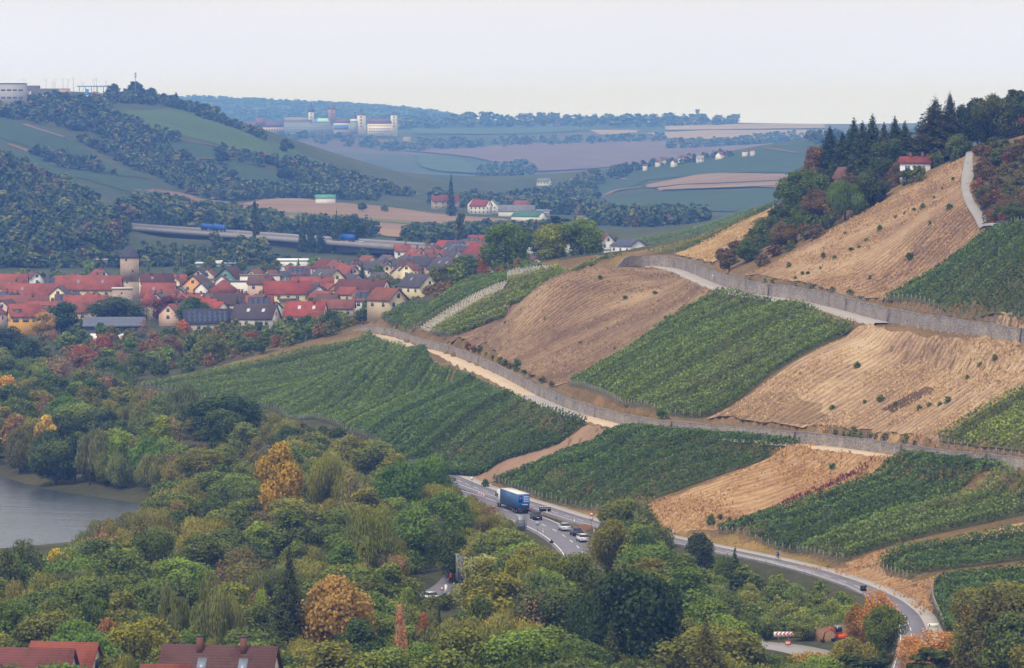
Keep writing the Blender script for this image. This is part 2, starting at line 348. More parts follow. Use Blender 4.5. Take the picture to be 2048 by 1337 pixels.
def tiled(hexcol, rows=.3, var=.25, k=1.0, dark='5a2a20'):
    """clay or concrete roof tiles: rows of courses as relief with their shade lines painted in, patches of age"""
    key = ('t', hexcol, rows, k)
    if key in _pm: return _pm[key]
    b = NB('roof_tiles_' + hexcol); c = lin(hexcol, k); co = b.coord('Object'); n = b.noise(co, .35, 5, .65); n2 = b.noise(co, 4.5, 2)
    f = b.math('ADD', b.math('MULTIPLY', n, .7), b.math('MULTIPLY', n2, .3))
    col = b.ramp(f, [(.36, tuple(.35 * x + .65 * y for x, y in zip(c, lin(dark, k)))), (.48, tuple(.85 * x + .15 * y for x, y in zip(c, lin('8a7a6a', k)))), (.66, tuple(min(1, x * (1 + var)) for x in c))])
    sx = b.n('ShaderNodeSeparateXYZ'); b.l(co, sx.inputs[0])
    w = b.math('FRACT', b.math('DIVIDE', sx.outputs[2], rows)); w2 = b.math('SINE', b.math('MULTIPLY', b.math('ADD', sx.outputs[0], sx.outputs[1]), 6.283 / .3))
    h = b.math('ADD', w, b.math('MULTIPLY', w2, .35)); col = b.mix(b.math('MULTIPLY', b.math('LESS_THAN', w, .3), .42), col, tuple(x * .45 for x in c))  # strip of each course darkened in the colour, standing for relief shade
    _pm[key] = b.bsdf(col, .75, bump=h, bd=.05, bs=.7); return _pm[key]
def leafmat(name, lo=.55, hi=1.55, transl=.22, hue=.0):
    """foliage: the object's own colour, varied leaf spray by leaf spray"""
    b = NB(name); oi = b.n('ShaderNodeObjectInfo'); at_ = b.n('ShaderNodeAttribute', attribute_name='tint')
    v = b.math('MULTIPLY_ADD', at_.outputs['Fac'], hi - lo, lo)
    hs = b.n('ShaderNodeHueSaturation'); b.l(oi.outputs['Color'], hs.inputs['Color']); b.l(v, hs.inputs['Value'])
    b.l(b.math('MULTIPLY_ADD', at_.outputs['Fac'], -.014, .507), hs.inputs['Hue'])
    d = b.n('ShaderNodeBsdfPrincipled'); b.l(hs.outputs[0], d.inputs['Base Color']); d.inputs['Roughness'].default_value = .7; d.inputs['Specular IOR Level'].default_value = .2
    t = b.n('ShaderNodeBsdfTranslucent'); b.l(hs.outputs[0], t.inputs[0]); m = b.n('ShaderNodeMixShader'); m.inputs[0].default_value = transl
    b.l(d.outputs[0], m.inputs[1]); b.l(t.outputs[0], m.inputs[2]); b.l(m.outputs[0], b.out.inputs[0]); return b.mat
M_LEAF = leafmat('leaves', .6, 1.42, .26)
M_VINE = leafmat('vine_leaves', .45, 1.6, .2)
M_DRYG = leafmat('dry_stalks', .6, 1.35, .1)
_b = NB('bark'); _co = _b.coord('Object', 0, (6, 6, 1.2)); M_BARK = _b.bsdf(_b.ramp(_b.noise(_co, 1.5, 4), [(.3, lin('3a3028')), (.7, lin('75685a'))]), .9)
_b = NB('pale_bark'); _co = _b.coord('Object', 0, (3, 3, 2)); M_BIRCH = _b.bsdf(_b.ramp(_b.noise(_co, 2.5, 3), [(.38, lin('4c443d')), (.45, lin('b5aca0')), (.8, lin('d2cac0'))]), .8)

def groundmat(name, stops, scale=.05, fine=1.6, finek=.35, stretch=None, rot=0.0, bump=.25):
    b = NB(name); co = b.coord('Object'); n = b.noise(co, scale, 6, .6); n2 = b.noise(co, fine, 3, .6)
    f = b.math('ADD', b.math('MULTIPLY', n, 1 - finek), b.math('MULTIPLY', n2, finek))
    if stretch:
        cs = b.coord('Object', rot, stretch); n3 = b.noise(cs, 1.0, 4, .6); f = b.math('ADD', b.math('MULTIPLY', f, .45), b.math('MULTIPLY', n3, .55))
    return b.bsdf(b.ramp(f, stops), .95, spec=.1, bump=n2, bd=bump)

# ---------------------------------------------------------------- sheets laid on the land
def poly_world(pp, y0=380, y1=16000): return [hit(x, y, 0, y0, y1) for x, y in pp]
def inside(poly, X, Y):
    p = np.asarray(poly); r = np.zeros(np.shape(X), bool); j = len(p) - 1
    for i in range(len(p)):
        c = ((p[i, 1] > Y) != (p[j, 1] > Y)) & (X < (p[j, 0] - p[i, 0]) * (Y - p[i, 1]) / (p[j, 1] - p[i, 1] + 1e-12) + p[i, 0]); r ^= c; j = i
    return r
def densify(poly, d, closed=True):
    out = []; n = len(poly)
    for i in range(n if closed else n - 1):
        a, b = poly[i], poly[(i+1) % n]; L = math.hypot(b[0]-a[0], b[1]-a[1]); k = max(1, int(L / d))
        out += [(a[0] + (b[0]-a[0]) * t / k, a[1] + (b[1]-a[1]) * t / k) for t in range(k)]
    return out if closed else out + [tuple(poly[-1])]
def sheet(name, poly, mat, sp=3.0, off=.06, jag=0.0, parent=None, kind='structure', flat=None):
    """a sheet of ground cover draped over the terrain inside a plan outline"""
    b = densify(poly, sp)
    if jag: b = [(x + rnd.uniform(-jag, jag), y + rnd.uniform(-jag, jag)) for x, y in b]
    a = np.array(b); xs = np.arange(a[:, 0].min(), a[:, 0].max(), sp); ys = np.arange(a[:, 1].min(), a[:, 1].max(), sp)
    gx, gy = np.meshgrid(xs, ys); m = inside(b, gx, gy)
    pts = [Vector(p) for p in b] + [Vector((x, y)) for x, y in zip(gx[m] , gy[m])]
    n = len(b); v, e, f, *_ = delaunay_2d_cdt(pts, [(i, (i+1) % n) for i in range(n)], [list(range(n))], 1, 1e-4)
    V = np.array([(p.x, p.y) for p in v]); z = (zf(V[:, 0], V[:, 1]) + off) if flat is None else np.full(len(V), flat)
    o = obj(name, mesh_np(name, np.c_[V, z], [tuple(q) for q in f], mat, smooth=True), parent)
    if kind and parent is None: o['kind'] = kind
    return o
def ribbon(name, line, w0, w1, mat, off=.1, sp=3.0, parent=None, th=.25, zline=None, kind='structure'):
    """a strip of road: plan line, offsets to its two sides, top sheet and skirts"""
    l = np.array(densify(line, sp, False))
    for _ in range(4): l[1:-1] = .25 * l[:-2] + .5 * l[1:-1] + .25 * l[2:]
    d = np.gradient(l, axis=0); d /= np.hypot(d[:, 0], d[:, 1])[:, None]; nn = np.c_[d[:, 1], -d[:, 0]]
    zc = zf(l[:, 0], l[:, 1])
    for _ in range(6): zc[1:-1] = .25 * zc[:-2] + .5 * zc[1:-1] + .25 * zc[2:]
    if zline is not None: zc = zline(l)
    A, B = l + nn * w0, l + nn * w1; n = len(l); zt = zc + off
    V = np.r_[np.c_[A, zt], np.c_[B, zt], np.c_[A + nn * (-.3 if w0 < w1 else .3), zt - th - .3], np.c_[B + nn * (.3 if w0 < w1 else -.3), zt - th - .3]]
    i = np.arange(n - 1); q = lambda a, b: np.c_[a*n+i, a*n+i+1, b*n+i+1, b*n+i]
    Fc = np.r_[q(0, 1), q(2, 0), q(1, 3)]
    o = obj(name, mesh_np(name, V, Fc, mat, smooth=False), parent)
    if kind and parent is None: o['kind'] = kind
    return o

# ---------------------------------------------------------------- terrain and ground cover
M_SCRUB = groundmat('scrub_ground', [(.25, lin('353a26')), (.45, lin('484a30')), (.6, lin('5e583a')), (.8, lin('786a4a'))], .03, .8, .4)
_z = roadbed(_U * np.exp(_V), np.exp(_V), GZ + step(_U * np.exp(_V), np.exp(_V), GZ)); _Yg = np.exp(_V)
_gi, _gj = np.meshgrid(np.arange(len(GU) - 1), np.arange(len(GV) - 1)); _k = (_gj * len(GU) + _gi).ravel(); nu = len(GU)
terrain = obj('terrain', mesh_np('terrain', np.c_[(_U * _Yg).ravel(), _Yg.ravel(), _z.ravel()], np.c_[_k, _k + 1, _k + nu + 1, _k + nu], M_SCRUB, smooth=True)); terrain['kind'] = 'structure'
# river
_b = NB('river_water'); _co = _b.coord('Object', .3, (.12, 1, 1)); _h = _b.math('ADD', _b.noise(_co, .35, 4, .6), _b.math('MULTIPLY', _b.noise(_b.coord('Object'), .9, 2), .25))
M_WATER = _b.bsdf((.06, .07, .075), .22, spec=1.0, bump=_h, bd=.6, bs=.9)
river = obj('river', mesh_np('river', [(x, y, 0) for x, y in ((-420, 700), (-40, 700), (-40, 980), (-420, 980))], [(0, 1, 2, 3)], M_WATER)); river['kind'] = 'structure'

def W_(pp, **k): return poly_world(pp, **k)
def DRY(name, rot, st, a, b_, c, d, k=.72):
    """fallow slope: broad patches, lines of the old rows running downhill, fine straw and clods"""
    b = NB(name); co = b.coord('Object'); cr = b.coord('Object', rot, (1, 1, 1)); big = b.noise(co, .045, 4, .6); mid = b.noise(b.coord('Object', rot, st), 1.0, 4, .65); fine = b.noise(b.coord('Object', rot, (.9, 2.6, 1.6)), 1.0, 5, .75); vf = b.noise(co, 5.0, 2, .7)
    sx = b.n('ShaderNodeSeparateXYZ'); b.l(cr, sx.inputs[0]); row = b.math('SINE', b.math('ADD', b.math('MULTIPLY', sx.outputs[1], 6.283 / 1.9), b.math('MULTIPLY', mid, 8.0)))
    f = b.math('ADD', b.math('ADD', b.math('MULTIPLY', big, .34), b.math('MULTIPLY', mid, .22)), b.math('ADD', b.math('MULTIPLY', fine, .34), b.math('ADD', b.math('MULTIPLY', vf, .14), b.math('MULTIPLY', row, .034))))
    col = b.ramp(f, [(.40, lin(a, k * .9)), (.475, lin(b_, k)), (.54, lin(c, k)), (.62, lin(d, k * 1.12))])
    spots = b.ramp(b.noise(co, .55, 5, .7), [(.60, (0, 0, 0)), (.68, (1, 1, 1))]); col = b.mix(b.math('MULTIPLY', spots, .5), col, lin('5c4636', k))
    return b.bsdf(col, .95, spec=.08, bump=b.math('ADD', fine, b.math('MULTIPLY', row, .12)), bd=.3, bs=.8)
def row_angle(p, q, **k):
    a, b = hit(*p, **k), hit(*q, **k); return -math.atan2(b[1] - a[1], b[0] - a[0])
near = dict(y0=560, y1=1500)
FIELDS = []; FPOLY = []
def off_walls(poly, d=2.6):
    out = []
    for x, y in densify(poly, 3.0):
        for w in WALL.values():
            q, n = w['pts'], w['nrm']; k = int(np.argmin((q[:, 0] - x)**2 + (q[:, 1] - y)**2)); sd = (x - q[k, 0]) * n[k, 0] + (y - q[k, 1]) * n[k, 1]
            dd = math.hypot(q[k, 0] - x, q[k, 1] - y)
            if dd < 12 and -1.5 < sd < d: x += n[k, 0] * (d - sd); y += n[k, 1] * (d - sd)
            elif dd < 12 and -4.2 < sd <= -1.5: x += n[k, 0] * (-4.2 - sd); y += n[k, 1] * (-4.2 - sd)
        out.append((x, y))
    return out
def field(name, pp, mat, sp=2.2, off=.16, jag=.7, **k):
    pw = off_walls(W_(pp, **(k or near))); o = sheet(name, pw, mat, sp, off, jag); FIELDS.append(o); FPOLY.append(pw); return o
field('dry_grass_slope', [(882,682),(1000,622),(1150,545),(1210,536),(1290,536),(1345,542),(1422,582),(1290,675),(1135,768),(1050,752),(960,716)], DRY('dry_slope_a', row_angle((1000,720),(1290,560)), (.045,.6,.6), '745a4a', '8e7056', 'a88a68', 'c2a47c'))
field('dry_grass_slope', [(1412,843),(1560,748),(1722,652),(1850,664),(2060,696),(2120,740),(1875,890),(1700,872),(1560,862)], DRY('dry_slope_b', row_angle((1500,800),(1740,660)), (.07,.4,.4), '80685c', 'b08f70', 'd0ad84', 'dfc39a'))
field('dry_grass_slope', [(1480,560),(1640,475),(1800,385),(1936,312),(1942,395),(1984,455),(1900,510),(1762,606),(1600,572)], DRY('dry_slope_c', row_angle((1560,560),(1900,380)), (.05,.6,.6), '7d6452', 'a07f60', 'c3a078', 'd6b88c'))
field('dry_grass_slope', [(1352,508),(1450,458),(1565,406),(1596,412),(1500,490),(1420,528),(1385,524)], DRY('dry_slope_d', row_angle((1400,505),(1560,415)), (.05,.6,.6), '7d6452', 'ae8c60', 'd4b078', 'e2c690'))
field('dry_grass_field', [(1296,1016),(1450,955),(1606,893),(1832,919),(1640,990),(1430,1064),(1345,1066),(1305,1045)], DRY('dry_field_e', row_angle((1400,1010),(1650,920)), (.12,.5,.5), '95704f', 'b98e62', 'd0a878', 'dcbb8e'))
_df = DRY('dry_field_f', row_angle((1700,1130),(2000,1060)), (.12,.5,.5), '95704f', 'b98e62', 'd0a878', 'dcbb8e')
field('dry_grass_strip', [(1600,1134),(1700,1140),(1757,1134),(1752,1142),(1820,1168),(1862,1182),(1866,1240),(1880,1280),(1850,1275),(1846,1235),(1812,1205),(1735,1170)], _df)
field('dry_grass_strip', [(1690,1129),(1850,1095),(2060,1044),(2110,1056),(1900,1104),(1757,1132),(1700,1140)], _df)
field('dry_grass_strip', [(1820,1168),(1900,1154),(2080,1122),(2110,1136),(1880,1174),(1862,1182)], _df)
field('bare_soil_strip', [(880,948),(920,948),(1040,905),(1180,850),(1252,860),(1120,915),(985,966),(975,985),(940,975)], groundmat('bare_soil', [(.3, lin('866a56')), (.6, lin('a98a70')), (.8, lin('b89a7e'))], .08, 2.5, .5))
field('bare_patch', [(1755,826),(1800,800),(1850,779),(1868,784),(1830,806),(1790,824)], DRY('bare_patch_a', row_angle((1500,800),(1740,660)), (.07,.4,.4), '5c4634', '6c543e', '7c6248', '8c7050'), off=.22)
field('bare_patch', [(1424,840),(1480,806),(1540,786),(1590,790),(1640,812),(1660,845),(1600,862),(1500,858)], DRY('bare_patch_b', row_angle((1500,800),(1740,660)), (.07,.4,.4), '80644e', '967858', 'ac8e6a', 'c2a47c'), off=.2)
# soil under the vines (one sheet per plot is laid with the plot itself)
M_VSOIL = groundmat('vineyard_soil', [(.3, lin('454a2a')), (.5, lin('5c5c36')), (.75, lin('7c6c48'))], .07, 2.2, .5)
# verge grass along the roads
M_VERGE = groundmat('verge_grass', [(.3, lin('6a6134')), (.5, lin('937a48')), (.75, lin('b8925a'))], .1, 2.0, .5)
field('verge', [(890,958),(1000,985),(1180,1025),(1300,1048),(1432,1075),(1560,1105),(1660,1130),(1640,1146),(1480,1110),(1330,1077),(1175,1044),(1110,1027),(960,980)], M_VERGE, off=.05)

# roads and paths
def asphalt(name, h1, h2): return groundmat(name, [(.3, lin(h1)), (.7, lin(h2))], .15, 3.0, .5, bump=.02)
M_ASPH = asphalt('asphalt', '76727a', '8c8890'); M_CONC = asphalt('pale_concrete', 'a29a94', 'bcb3aa'); M_GRAVEL = asphalt('pale_gravel', 'bda68c', 'd8c2a6'); M_OLDASPH = asphalt('old_asphalt', '94908e', 'a9a4a0')
M_LINE = paint('e6e4e0', .6, var=.05)
farm_road = ribbon('farm_road', Wr, -1.9, 2.4, M_ASPH, .22, zline=lambda l: np.full(len(l), 6.0))
ribbon('farm_road_shoulder', Wr, -4.4, -1.9, M_CONC, .19, zline=lambda l: np.full(len(l), 6.0))
highway = ribbon('highway', Wh, -3.9, 4.2, M_ASPH, .2, zline=lambda l: np.full(len(l), 5.6))
def dashes(line, off, L, gap, w, z, s0=0, s1=1e9, name='road_marking'):
    l = np.array(densify(line, 1.0, False))
    for _ in range(30): l[1:-1] = .25 * l[:-2] + .5 * l[1:-1] + .25 * l[2:]
    d = np.gradient(l, axis=0); ds = np.hypot(d[:, 0], d[:, 1]); d /= ds[:, None]; nn = np.c_[d[:, 1], -d[:, 0]]
    s = np.r_[0, np.cumsum(np.hypot(*np.diff(l, axis=0).T))]; zc = np.full(len(l), 5.6 if line is Wh else 6.0)
    mb = MB(); t = s0
    while t < min(s1, s[-1] - L):
        k = max(1, int(L / 3)); q = np.linspace(t, t + L, k + 1)
        C = np.c_[np.interp(q, s, l[:, 0]), np.interp(q, s, l[:, 1])]; N = np.c_[np.interp(q, s, nn[:, 0]), np.interp(q, s, nn[:, 1])]; Z = np.interp(q, s, zc) + z
        A = C + N * (off - w/2); B = C + N * (off + w/2)
        for i in range(k): mb.add([(*A[i], Z[i]), (*A[i+1], Z[i+1]), (*B[i+1], Z[i+1]), (*B[i], Z[i])], [(0, 1, 2, 3)])
        t += L + gap
    o = mb.build(name, M_LINE); o['kind'] = 'structure'; return o
dashes(Wh, 0.0, 4, 6, .2, .225); dashes(Wh, -3.5, 6, 0, .22, .225); dashes(Wh, 3.7, 6, 0, .22, .225)
dashes(Wr, 2.1, 6, 0, .14, .245); dashes(Wr, .5, 4, 4, .12, .245)
# cycle lane left of the trees
Wc = W_([(842,1200),(880,1186),(905,1170),(918,1152),(925,1130),(935,1110)], y0=560, y1=900)
ribbon('cycle_lane', Wc, -2.6, 2.6, M_ASPH, .14)
Ws = W_([(1440,1300),(1500,1288),(1560,1293),(1640,1310),(1700,1330)], y0=500, y1=800)
ribbon('site_road', Ws, -3.2, 3.2, M_OLDASPH, .2)
# paths under the two walls
def wall_path(name, w, i0, i1, wd, mat, off=.06):
    q = w['pts'][i0:i1]; n = w['nrm'][i0:i1]; A = q[:, :2] - n * .05; k = max(2, int(wd)); rows = [A - n * wd * t for t in np.linspace(0, 1, k + 1)]
    V = []; m = len(q)
    for t, a in zip(np.linspace(0, 1, k + 1), rows):
        V += [(x, y, z0 + off) for (x, y), z0 in zip(a, q[:, 2])]
    V += [(x, y, z0 - 1.2) for (x, y), z0 in zip(rows[-1] - n[:] * .8, q[:, 2])]
    i = np.arange(m - 1); Fc = np.concatenate([np.c_[r*m+i, r*m+i+1, (r+1)*m+i+1, (r+1)*m+i] for r in range(k + 1)])
    o = obj(name, mesh_np(name, V, Fc, mat)); o['kind'] = 'structure'; return o
wl, wu = WALL['low'], WALL['up']
def idx(w, px): return int(np.argmin(abs(CX + F * w['pts'][:, 0] / w['pts'][:, 1] - px)))
wall_path('vineyard_path', wl, idx(wl, 750), idx(wl, 1075) + 1, 3.4, M_GRAVEL); wall_path('vineyard_path', wl, idx(wl, 1075), idx(wl, 1180) + 1, 3.2, M_CONC, .08); wall_path('vineyard_path', wl, idx(wl, 1180), idx(wl, 1850), 3.0, M_GRAVEL)
wall_path('upper_path', wu, idx(wu, 1262), idx(wu, 1790), 3.6, M_CONC)
# lane over the crest
ribbon('crest_lane', W_([(1952,300),(1944,322),(1938,345),(1937,372),(1942,395),(1952,418),(1968,435),(1988,450),(2010,462)], y0=700, y1=1100), -1.5, 1.5, M_OLDASPH, .25)

# ---------------------------------------------------------------- retaining walls, steps, railings
def stonemat(name, h1, h2, h3, sc=3.2):
    b = NB(name); co = b.coord('Object'); v = b.n('ShaderNodeTexVoronoi'); v.inputs['Scale'].default_value = sc; b.l(b.coord('Object', 0, (1, 1, 1.7)), v.inputs['Vector'])
    n = b.noise(co, .25, 5, .65); streak = b.noise(b.coord('Object', 0, (.9, .9, .12)), 1.2, 4)
    f = b.math('ADD', b.math('MULTIPLY', v.outputs['Color'], .35), b.math('ADD', b.math('MULTIPLY', n, .5), b.math('MULTIPLY', streak, .15)))
    return b.bsdf(b.ramp(f, [(.3, lin(h1)), (.5, lin(h2)), (.72, lin(h3))]), .95, spec=.1, bump=v.outputs['Distance'], bd=.06)
M_STONE = stonemat('dry_stone', '6c645c', '958b81', 'b4aa9e')
M_COPE = paint('8b807c', .9, var=.2); M_STEP = paint('4b4440', .9, var=.2); M_STEEL = paint('8f8c88', .5, .6, .1); M_DARKJ = paint('3a3533', .95)
M_BACKF = groundmat('wall_head_weeds', [(.3, lin('59522f')), (.5, lin('86703f')), (.75, lin('a98553'))], .12, 1.8, .5)
def build_wall(w, label, stairs, joints, rails, rail_label, cutpx, thick=.6):
    q, n, hh = w['pts'], w['nrm'], w['hh']; px = CX + F * q[:, 0] / q[:, 1]
    s = w['s'][:len(q)]; root = empty('retaining_wall', tuple(q[0]), 0, label, 'wall'); o3 = Vector(q[0])
    def P3(t, side, up):
        return Vector((np.interp(t, s, q[:, 0]) + side * np.interp(t, s, n[:, 0]), np.interp(t, s, q[:, 1]) + side * np.interp(t, s, n[:, 1]), np.interp(t, s, q[:, 2]) + up)) - o3
    S_of = lambda x: float(np.interp(x, px, s))
    cuts = sorted([(S_of(x), 1.1, 'stairs') for x in stairs] + [(S_of(x), .28, 'joint') for x in joints])
    t0 = 0.0; ends = [c for c in cuts] + [(s[-1] - .1, 0, None)]
    for c, wd, kd in ends:
        a, b = t0, c - wd / 2
        if b - a > .5:
            k = max(1, int((b - a) / 3)); tt = np.linspace(a, b, k + 1); mb = MB(); mc = MB()
            for i in range(k):
                u, v = tt[i], tt[i+1]; hu, hv = np.interp(u, s, hh), np.interp(v, s, hh)
                ju, jv = .12 * math.sin(u * .9) + .1 * math.sin(u * .31), .12 * math.sin(v * .9) + .1 * math.sin(v * .31)
                A = [P3(u, -.12, -.6), P3(v, -.12, -.6), P3(v, .1, hv + jv), P3(u, .1, hu + ju), P3(u, thick, hu + ju), P3(v, thick, hv + jv), P3(u, thick, -.6), P3(v, thick, -.6)]
                mb.add(A, [(0, 1, 2, 3), (5, 4, 6, 7)] + ([(0, 3, 4, 6)] if i == 0 else []) + ([(1, 7, 5, 2)] if i == k - 1 else []))
                e = .05; B = [P3(u, .1 - e, hu + ju + .003), P3(v, .1 - e, hv + jv + .003), P3(v, thick + e, hv + jv + .003), P3(u, thick + e, hu + ju + .003)]; T = [p + Vector((0, 0, .16)) for p in B]
                mc.add(B + T, [(4, 5, 6, 7), (0, 1, 5, 4), (3, 7, 6, 2), (0, 4, 7, 3), (1, 2, 6, 5)])
            mb.build('masonry', M_STONE, root); mc.build('coping', M_COPE, root)
        if kd:
            h = float(np.interp(c, s, hh)); f = 'flight_of_steps' if kd == 'stairs' else 'wall_joint'
            mb = MB()
            if kd == 'stairs':
                nst = 9
                for i in range(nst):
                    z0, z1 = h * i / nst, h * (i + 1) / nst; d0 = .05 + .5 * i / nst
                    A = [P3(c - wd/2, d0, z0 - .4), P3(c + wd/2, d0, z0 - .4), P3(c + wd/2, d0, z1), P3(c - wd/2, d0, z1), P3(c - wd/2, 1.0, z1), P3(c + wd/2, 1.0, z1)]
                    mb.add(A, [(0, 1, 2, 3), (3, 2, 5, 4)])
                mb.build(f, M_STEP, root)
            else:
                A = [P3(c - wd/2, .3, -.5), P3(c + wd/2, .3, -.5), P3(c + wd/2, .3, h), P3(c - wd/2, .3, h)]
                mb.add(A, [(0, 1, 2, 3)]).build(f, M_DARKJ, root)  # sheet painted dark behind the open wall joint, for the gap's darkness
        t0 = c + wd / 2
    tt = np.linspace(0, s[-1] - .1, int(s[-1] / 3)); mb = MB()      # weedy backfill behind the wall head
    for u, v in zip(tt[:-1], tt[1:]):
        hu, hv = np.interp(u, s, hh) - .04, np.interp(v, s, hh) - .04
        mb.add([P3(u, thick - .05, hu), P3(v, thick - .05, hv), P3(v, 3.4, hv + .12), P3(u, 3.4, hu + .12)], [(0, 1, 2, 3)])
    mb.build('backfill', M_BACKF, root)
    # railings on top
    for (xa, xb), lab in zip(rails, rail_label):
        a, b = S_of(xa), S_of(xb); rr = empty('railing', tuple(o3 + P3(a, .35, float(np.interp(a, s, hh)))), 0, lab, 'railing'); ro = Vector(rr.location) - o3
        tt = np.linspace(a, b, max(2, int((b - a) / 2.2)) + 1); top = []
        pm = MB().box(-.035, .035, -.035, .035, -.3, 1.05).mesh('post', M_STEEL)
        for t in tt:
            p = P3(t, .45, float(np.interp(t, s, hh)) + .1) - ro; obj('post', pm, rr, tuple(p)); top.append(p)
        for zz in (1.03, .55):
            MB().tube([p + Vector((0, 0, zz)) for p in top], .03, 4).build('rail', M_STEEL, rr)
    return root
build_wall(wl, 'lower dry stone retaining wall above the pale gravel vineyard path', [1188,1341,1588,1800,1970], [782,896,955,1043,1078], [(1040,1150),(1325,1480),(1490,1580),(1620,1790),(1805,1845),(1870,2045)],
           ['low rail on the lower wall beside the blue tag', 'rail on the lower wall at the foot of the green vineyard', 'rail on the lower wall under the brown corner of dry slope', 'rail on the lower wall in front of dark bushes', 'short rail beside the steps of the lower wall', 'rail on the lower wall below the rightmost green vines'], None)
build_wall(wu, 'upper dry stone retaining wall curving above the grey concrete path', [1371,1536,1775,2040], [1490,1690], [(1380,1425),(1456,1530),(1545,1735),(1790,2030)],
           ['short rail on the upper wall by the white plaque', 'rail on the upper wall under the hedge end', 'long rail on the upper wall below the big dry slope', 'rail on the upper wall below the dark green vines'], None)

# ---------------------------------------------------------------- vineyards
M_POST = paint('9a9690', .6, .3, .1)
def leaf_quads(C, size, up=.35, r=None, tri=False):
    """one leaf spray per centre: a bent quad with a random tilt"""
    r = r or rng; n = len(C); size = np.broadcast_to(size, n)
    d = r.normal(size=(n, 3)); d[:, 2] += up; d /= np.linalg.norm(d, axis=1)[:, None]
    a = np.cross(d, r.normal(size=(n, 3))); a /= np.linalg.norm(a, axis=1)[:, None]; b = np.cross(d, a)
    s = size[:, None] * .5; asp = r.uniform(.7, 1.2, (n, 1))
    if tri: return np.stack([C - a*s*1.1, C + a*s*.9 - b*s*asp, C + a*s*.6 + b*s*asp*1.1], 1).reshape(-1, 3), np.arange(3 * n).reshape(n, 3)
    V = np.stack([C - a*s, C - b*s*asp + d*s*.25, C + a*s, C + b*s*asp + d*s*.25], 1).reshape(-1, 3)
    return V, np.arange(4 * n).reshape(n, 4)
def lerp_line(pts, n):
    p = np.array(pts); s = np.r_[0, np.cumsum(np.hypot(*np.diff(p, axis=0).T))]; t = np.linspace(0, s[-1], n)
    return np.c_[np.interp(t, s, p[:, 0]), np.interp(t, s, p[:, 1])]
def vineyard(A, B, col, label, sp=2.0, dens=15, h=1.75, w=.42, gaps=.0, leaf=.46, k=None, posts=True, soil=True, smat=None, topend=0.0, tall=None):
    k = k or near; a = np.array(W_(A, **k)); b = np.array(W_(B, **k))
    La = np.hypot(*np.diff(a, axis=0).T).sum(); Lb = np.hypot(*np.diff(b, axis=0).T).sum(); n = max(3, int((La + Lb) / 2 / sp))
    pa, pb = lerp_line(a, n), lerp_line(b, n); c0 = pa.mean(0)
    root = empty('vineyard', (c0[0], c0[1], zg(*c0)), 0, label, 'vineyard'); o3 = np.array(root.location); pm = MB()
    if soil:
        o = sheet('soil', [tuple(x) for x in np.r_[a, b[::-1]]], smat or M_VSOIL, 3.0, .05, 0.0, root); o.data.transform(Matrix.Translation(-Vector(o3)))
    for i in range(n):
        p, q = pa[i], pb[i]; L = float(np.hypot(*(q - p))); t = np.linspace(0, 1, max(2, int(L / 1.0)) + 1)
        if L < 3: continue
        d = (q - p) / L; nn = np.array([-d[1], d[0]])
        m = int(L * dens * 1.75); tt = rng.uniform(0, 1, m)
        if gaps: # missing and stunted stocks
            g = np.interp(tt, np.linspace(0, 1, max(3, int(L / 2.5))), rng.uniform(0, 1, max(3, int(L / 2.5)))); keep = g > gaps * .9; tt = tt[keep]; m = len(tt)
        wob = np.interp(tt, t, rng.normal(0, .10, len(t))); hz = np.interp(tt, t, rng.uniform(.8, 1.15, len(t))) * h
        zz = hz * (.22 + .78 * rng.beta(1.5, 1.1, m)); yy = rng.normal(0, w * .5, m) + wob
        X = p[0] + (q[0]-p[0]) * tt + nn[0] * yy; Y = p[1] + (q[1]-p[1]) * tt + nn[1] * yy; Z = zf(X, Y) + zz
        V, Fc = leaf_quads(np.c_[X, Y, Z] - o3, rng.uniform(.7, 1.3, m) * leaf * .9, tri=True)
        stock = np.interp(tt, np.linspace(0, 1, max(3, int(L / 1.3))), rng.uniform(0, 1, max(3, int(L / 1.3))))
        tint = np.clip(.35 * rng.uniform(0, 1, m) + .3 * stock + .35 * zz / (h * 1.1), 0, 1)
        _rb = rnd.uniform(.6, 1.36); cc = (col[0] * _rb * 1.04, col[1] * _rb, col[2] * _rb * .72)
        obj('vine_foliage', mesh_np('vine_foliage', V, Fc, M_VINE, tint=tint), root, col=cc)
        if posts:
            for e, s_ in ((p, -.5), (q, .4)):
                x, y = e + d * s_; z = zg(x, y); pm.cbox(np.array((x, y, z + .8)) - o3, (.09, .09, 2.0))
                if s_ < 0:
                    pm.tube([np.array((x, y, z + 1.7)) - o3, np.array((x - d[0] * .9, y - d[1] * .9, z - .1)) - o3], .03, 3)
    if posts: o = pm.build('end_posts', M_POST, root); o['kind'] = 'stuff'
    return root
VG = lin('6c8246', .98); VD = lin('607842', .92); VL = lin('829046', 1.0); VM = lin('708446', .98)
k_ = 1.0
vineyard([(280,776),(420,803),(560,824),(692,862)], [(738,672),(800,697),(860,723),(903,742)], VG, 'long green vineyard sloping left towards the scrub below the town', 2.2)
vineyard([(702,868),(790,914),(878,952),(918,948)], [(912,750),(1000,790),(1100,826),(1172,850)], VD, 'dark green vineyard under the gravel path, left of the bare soil strip', 2.1, 16)
vineyard([(988,966),(1090,1004),(1180,1022),(1288,1013)], [(1258,864),(1380,874),(1500,882),(1600,893)], VD, 'green vineyard between the bare soil strip and the orange dry field', 2.1, 16)
vineyard([(1436,1068),(1530,1092),(1600,1108)], [(1850,922),(1930,931),(2008,942)], VD, 'very dark green vineyard directly above the farm road and cyclist', 1.9, 22, h=2.0, w=.6, leaf=.46)
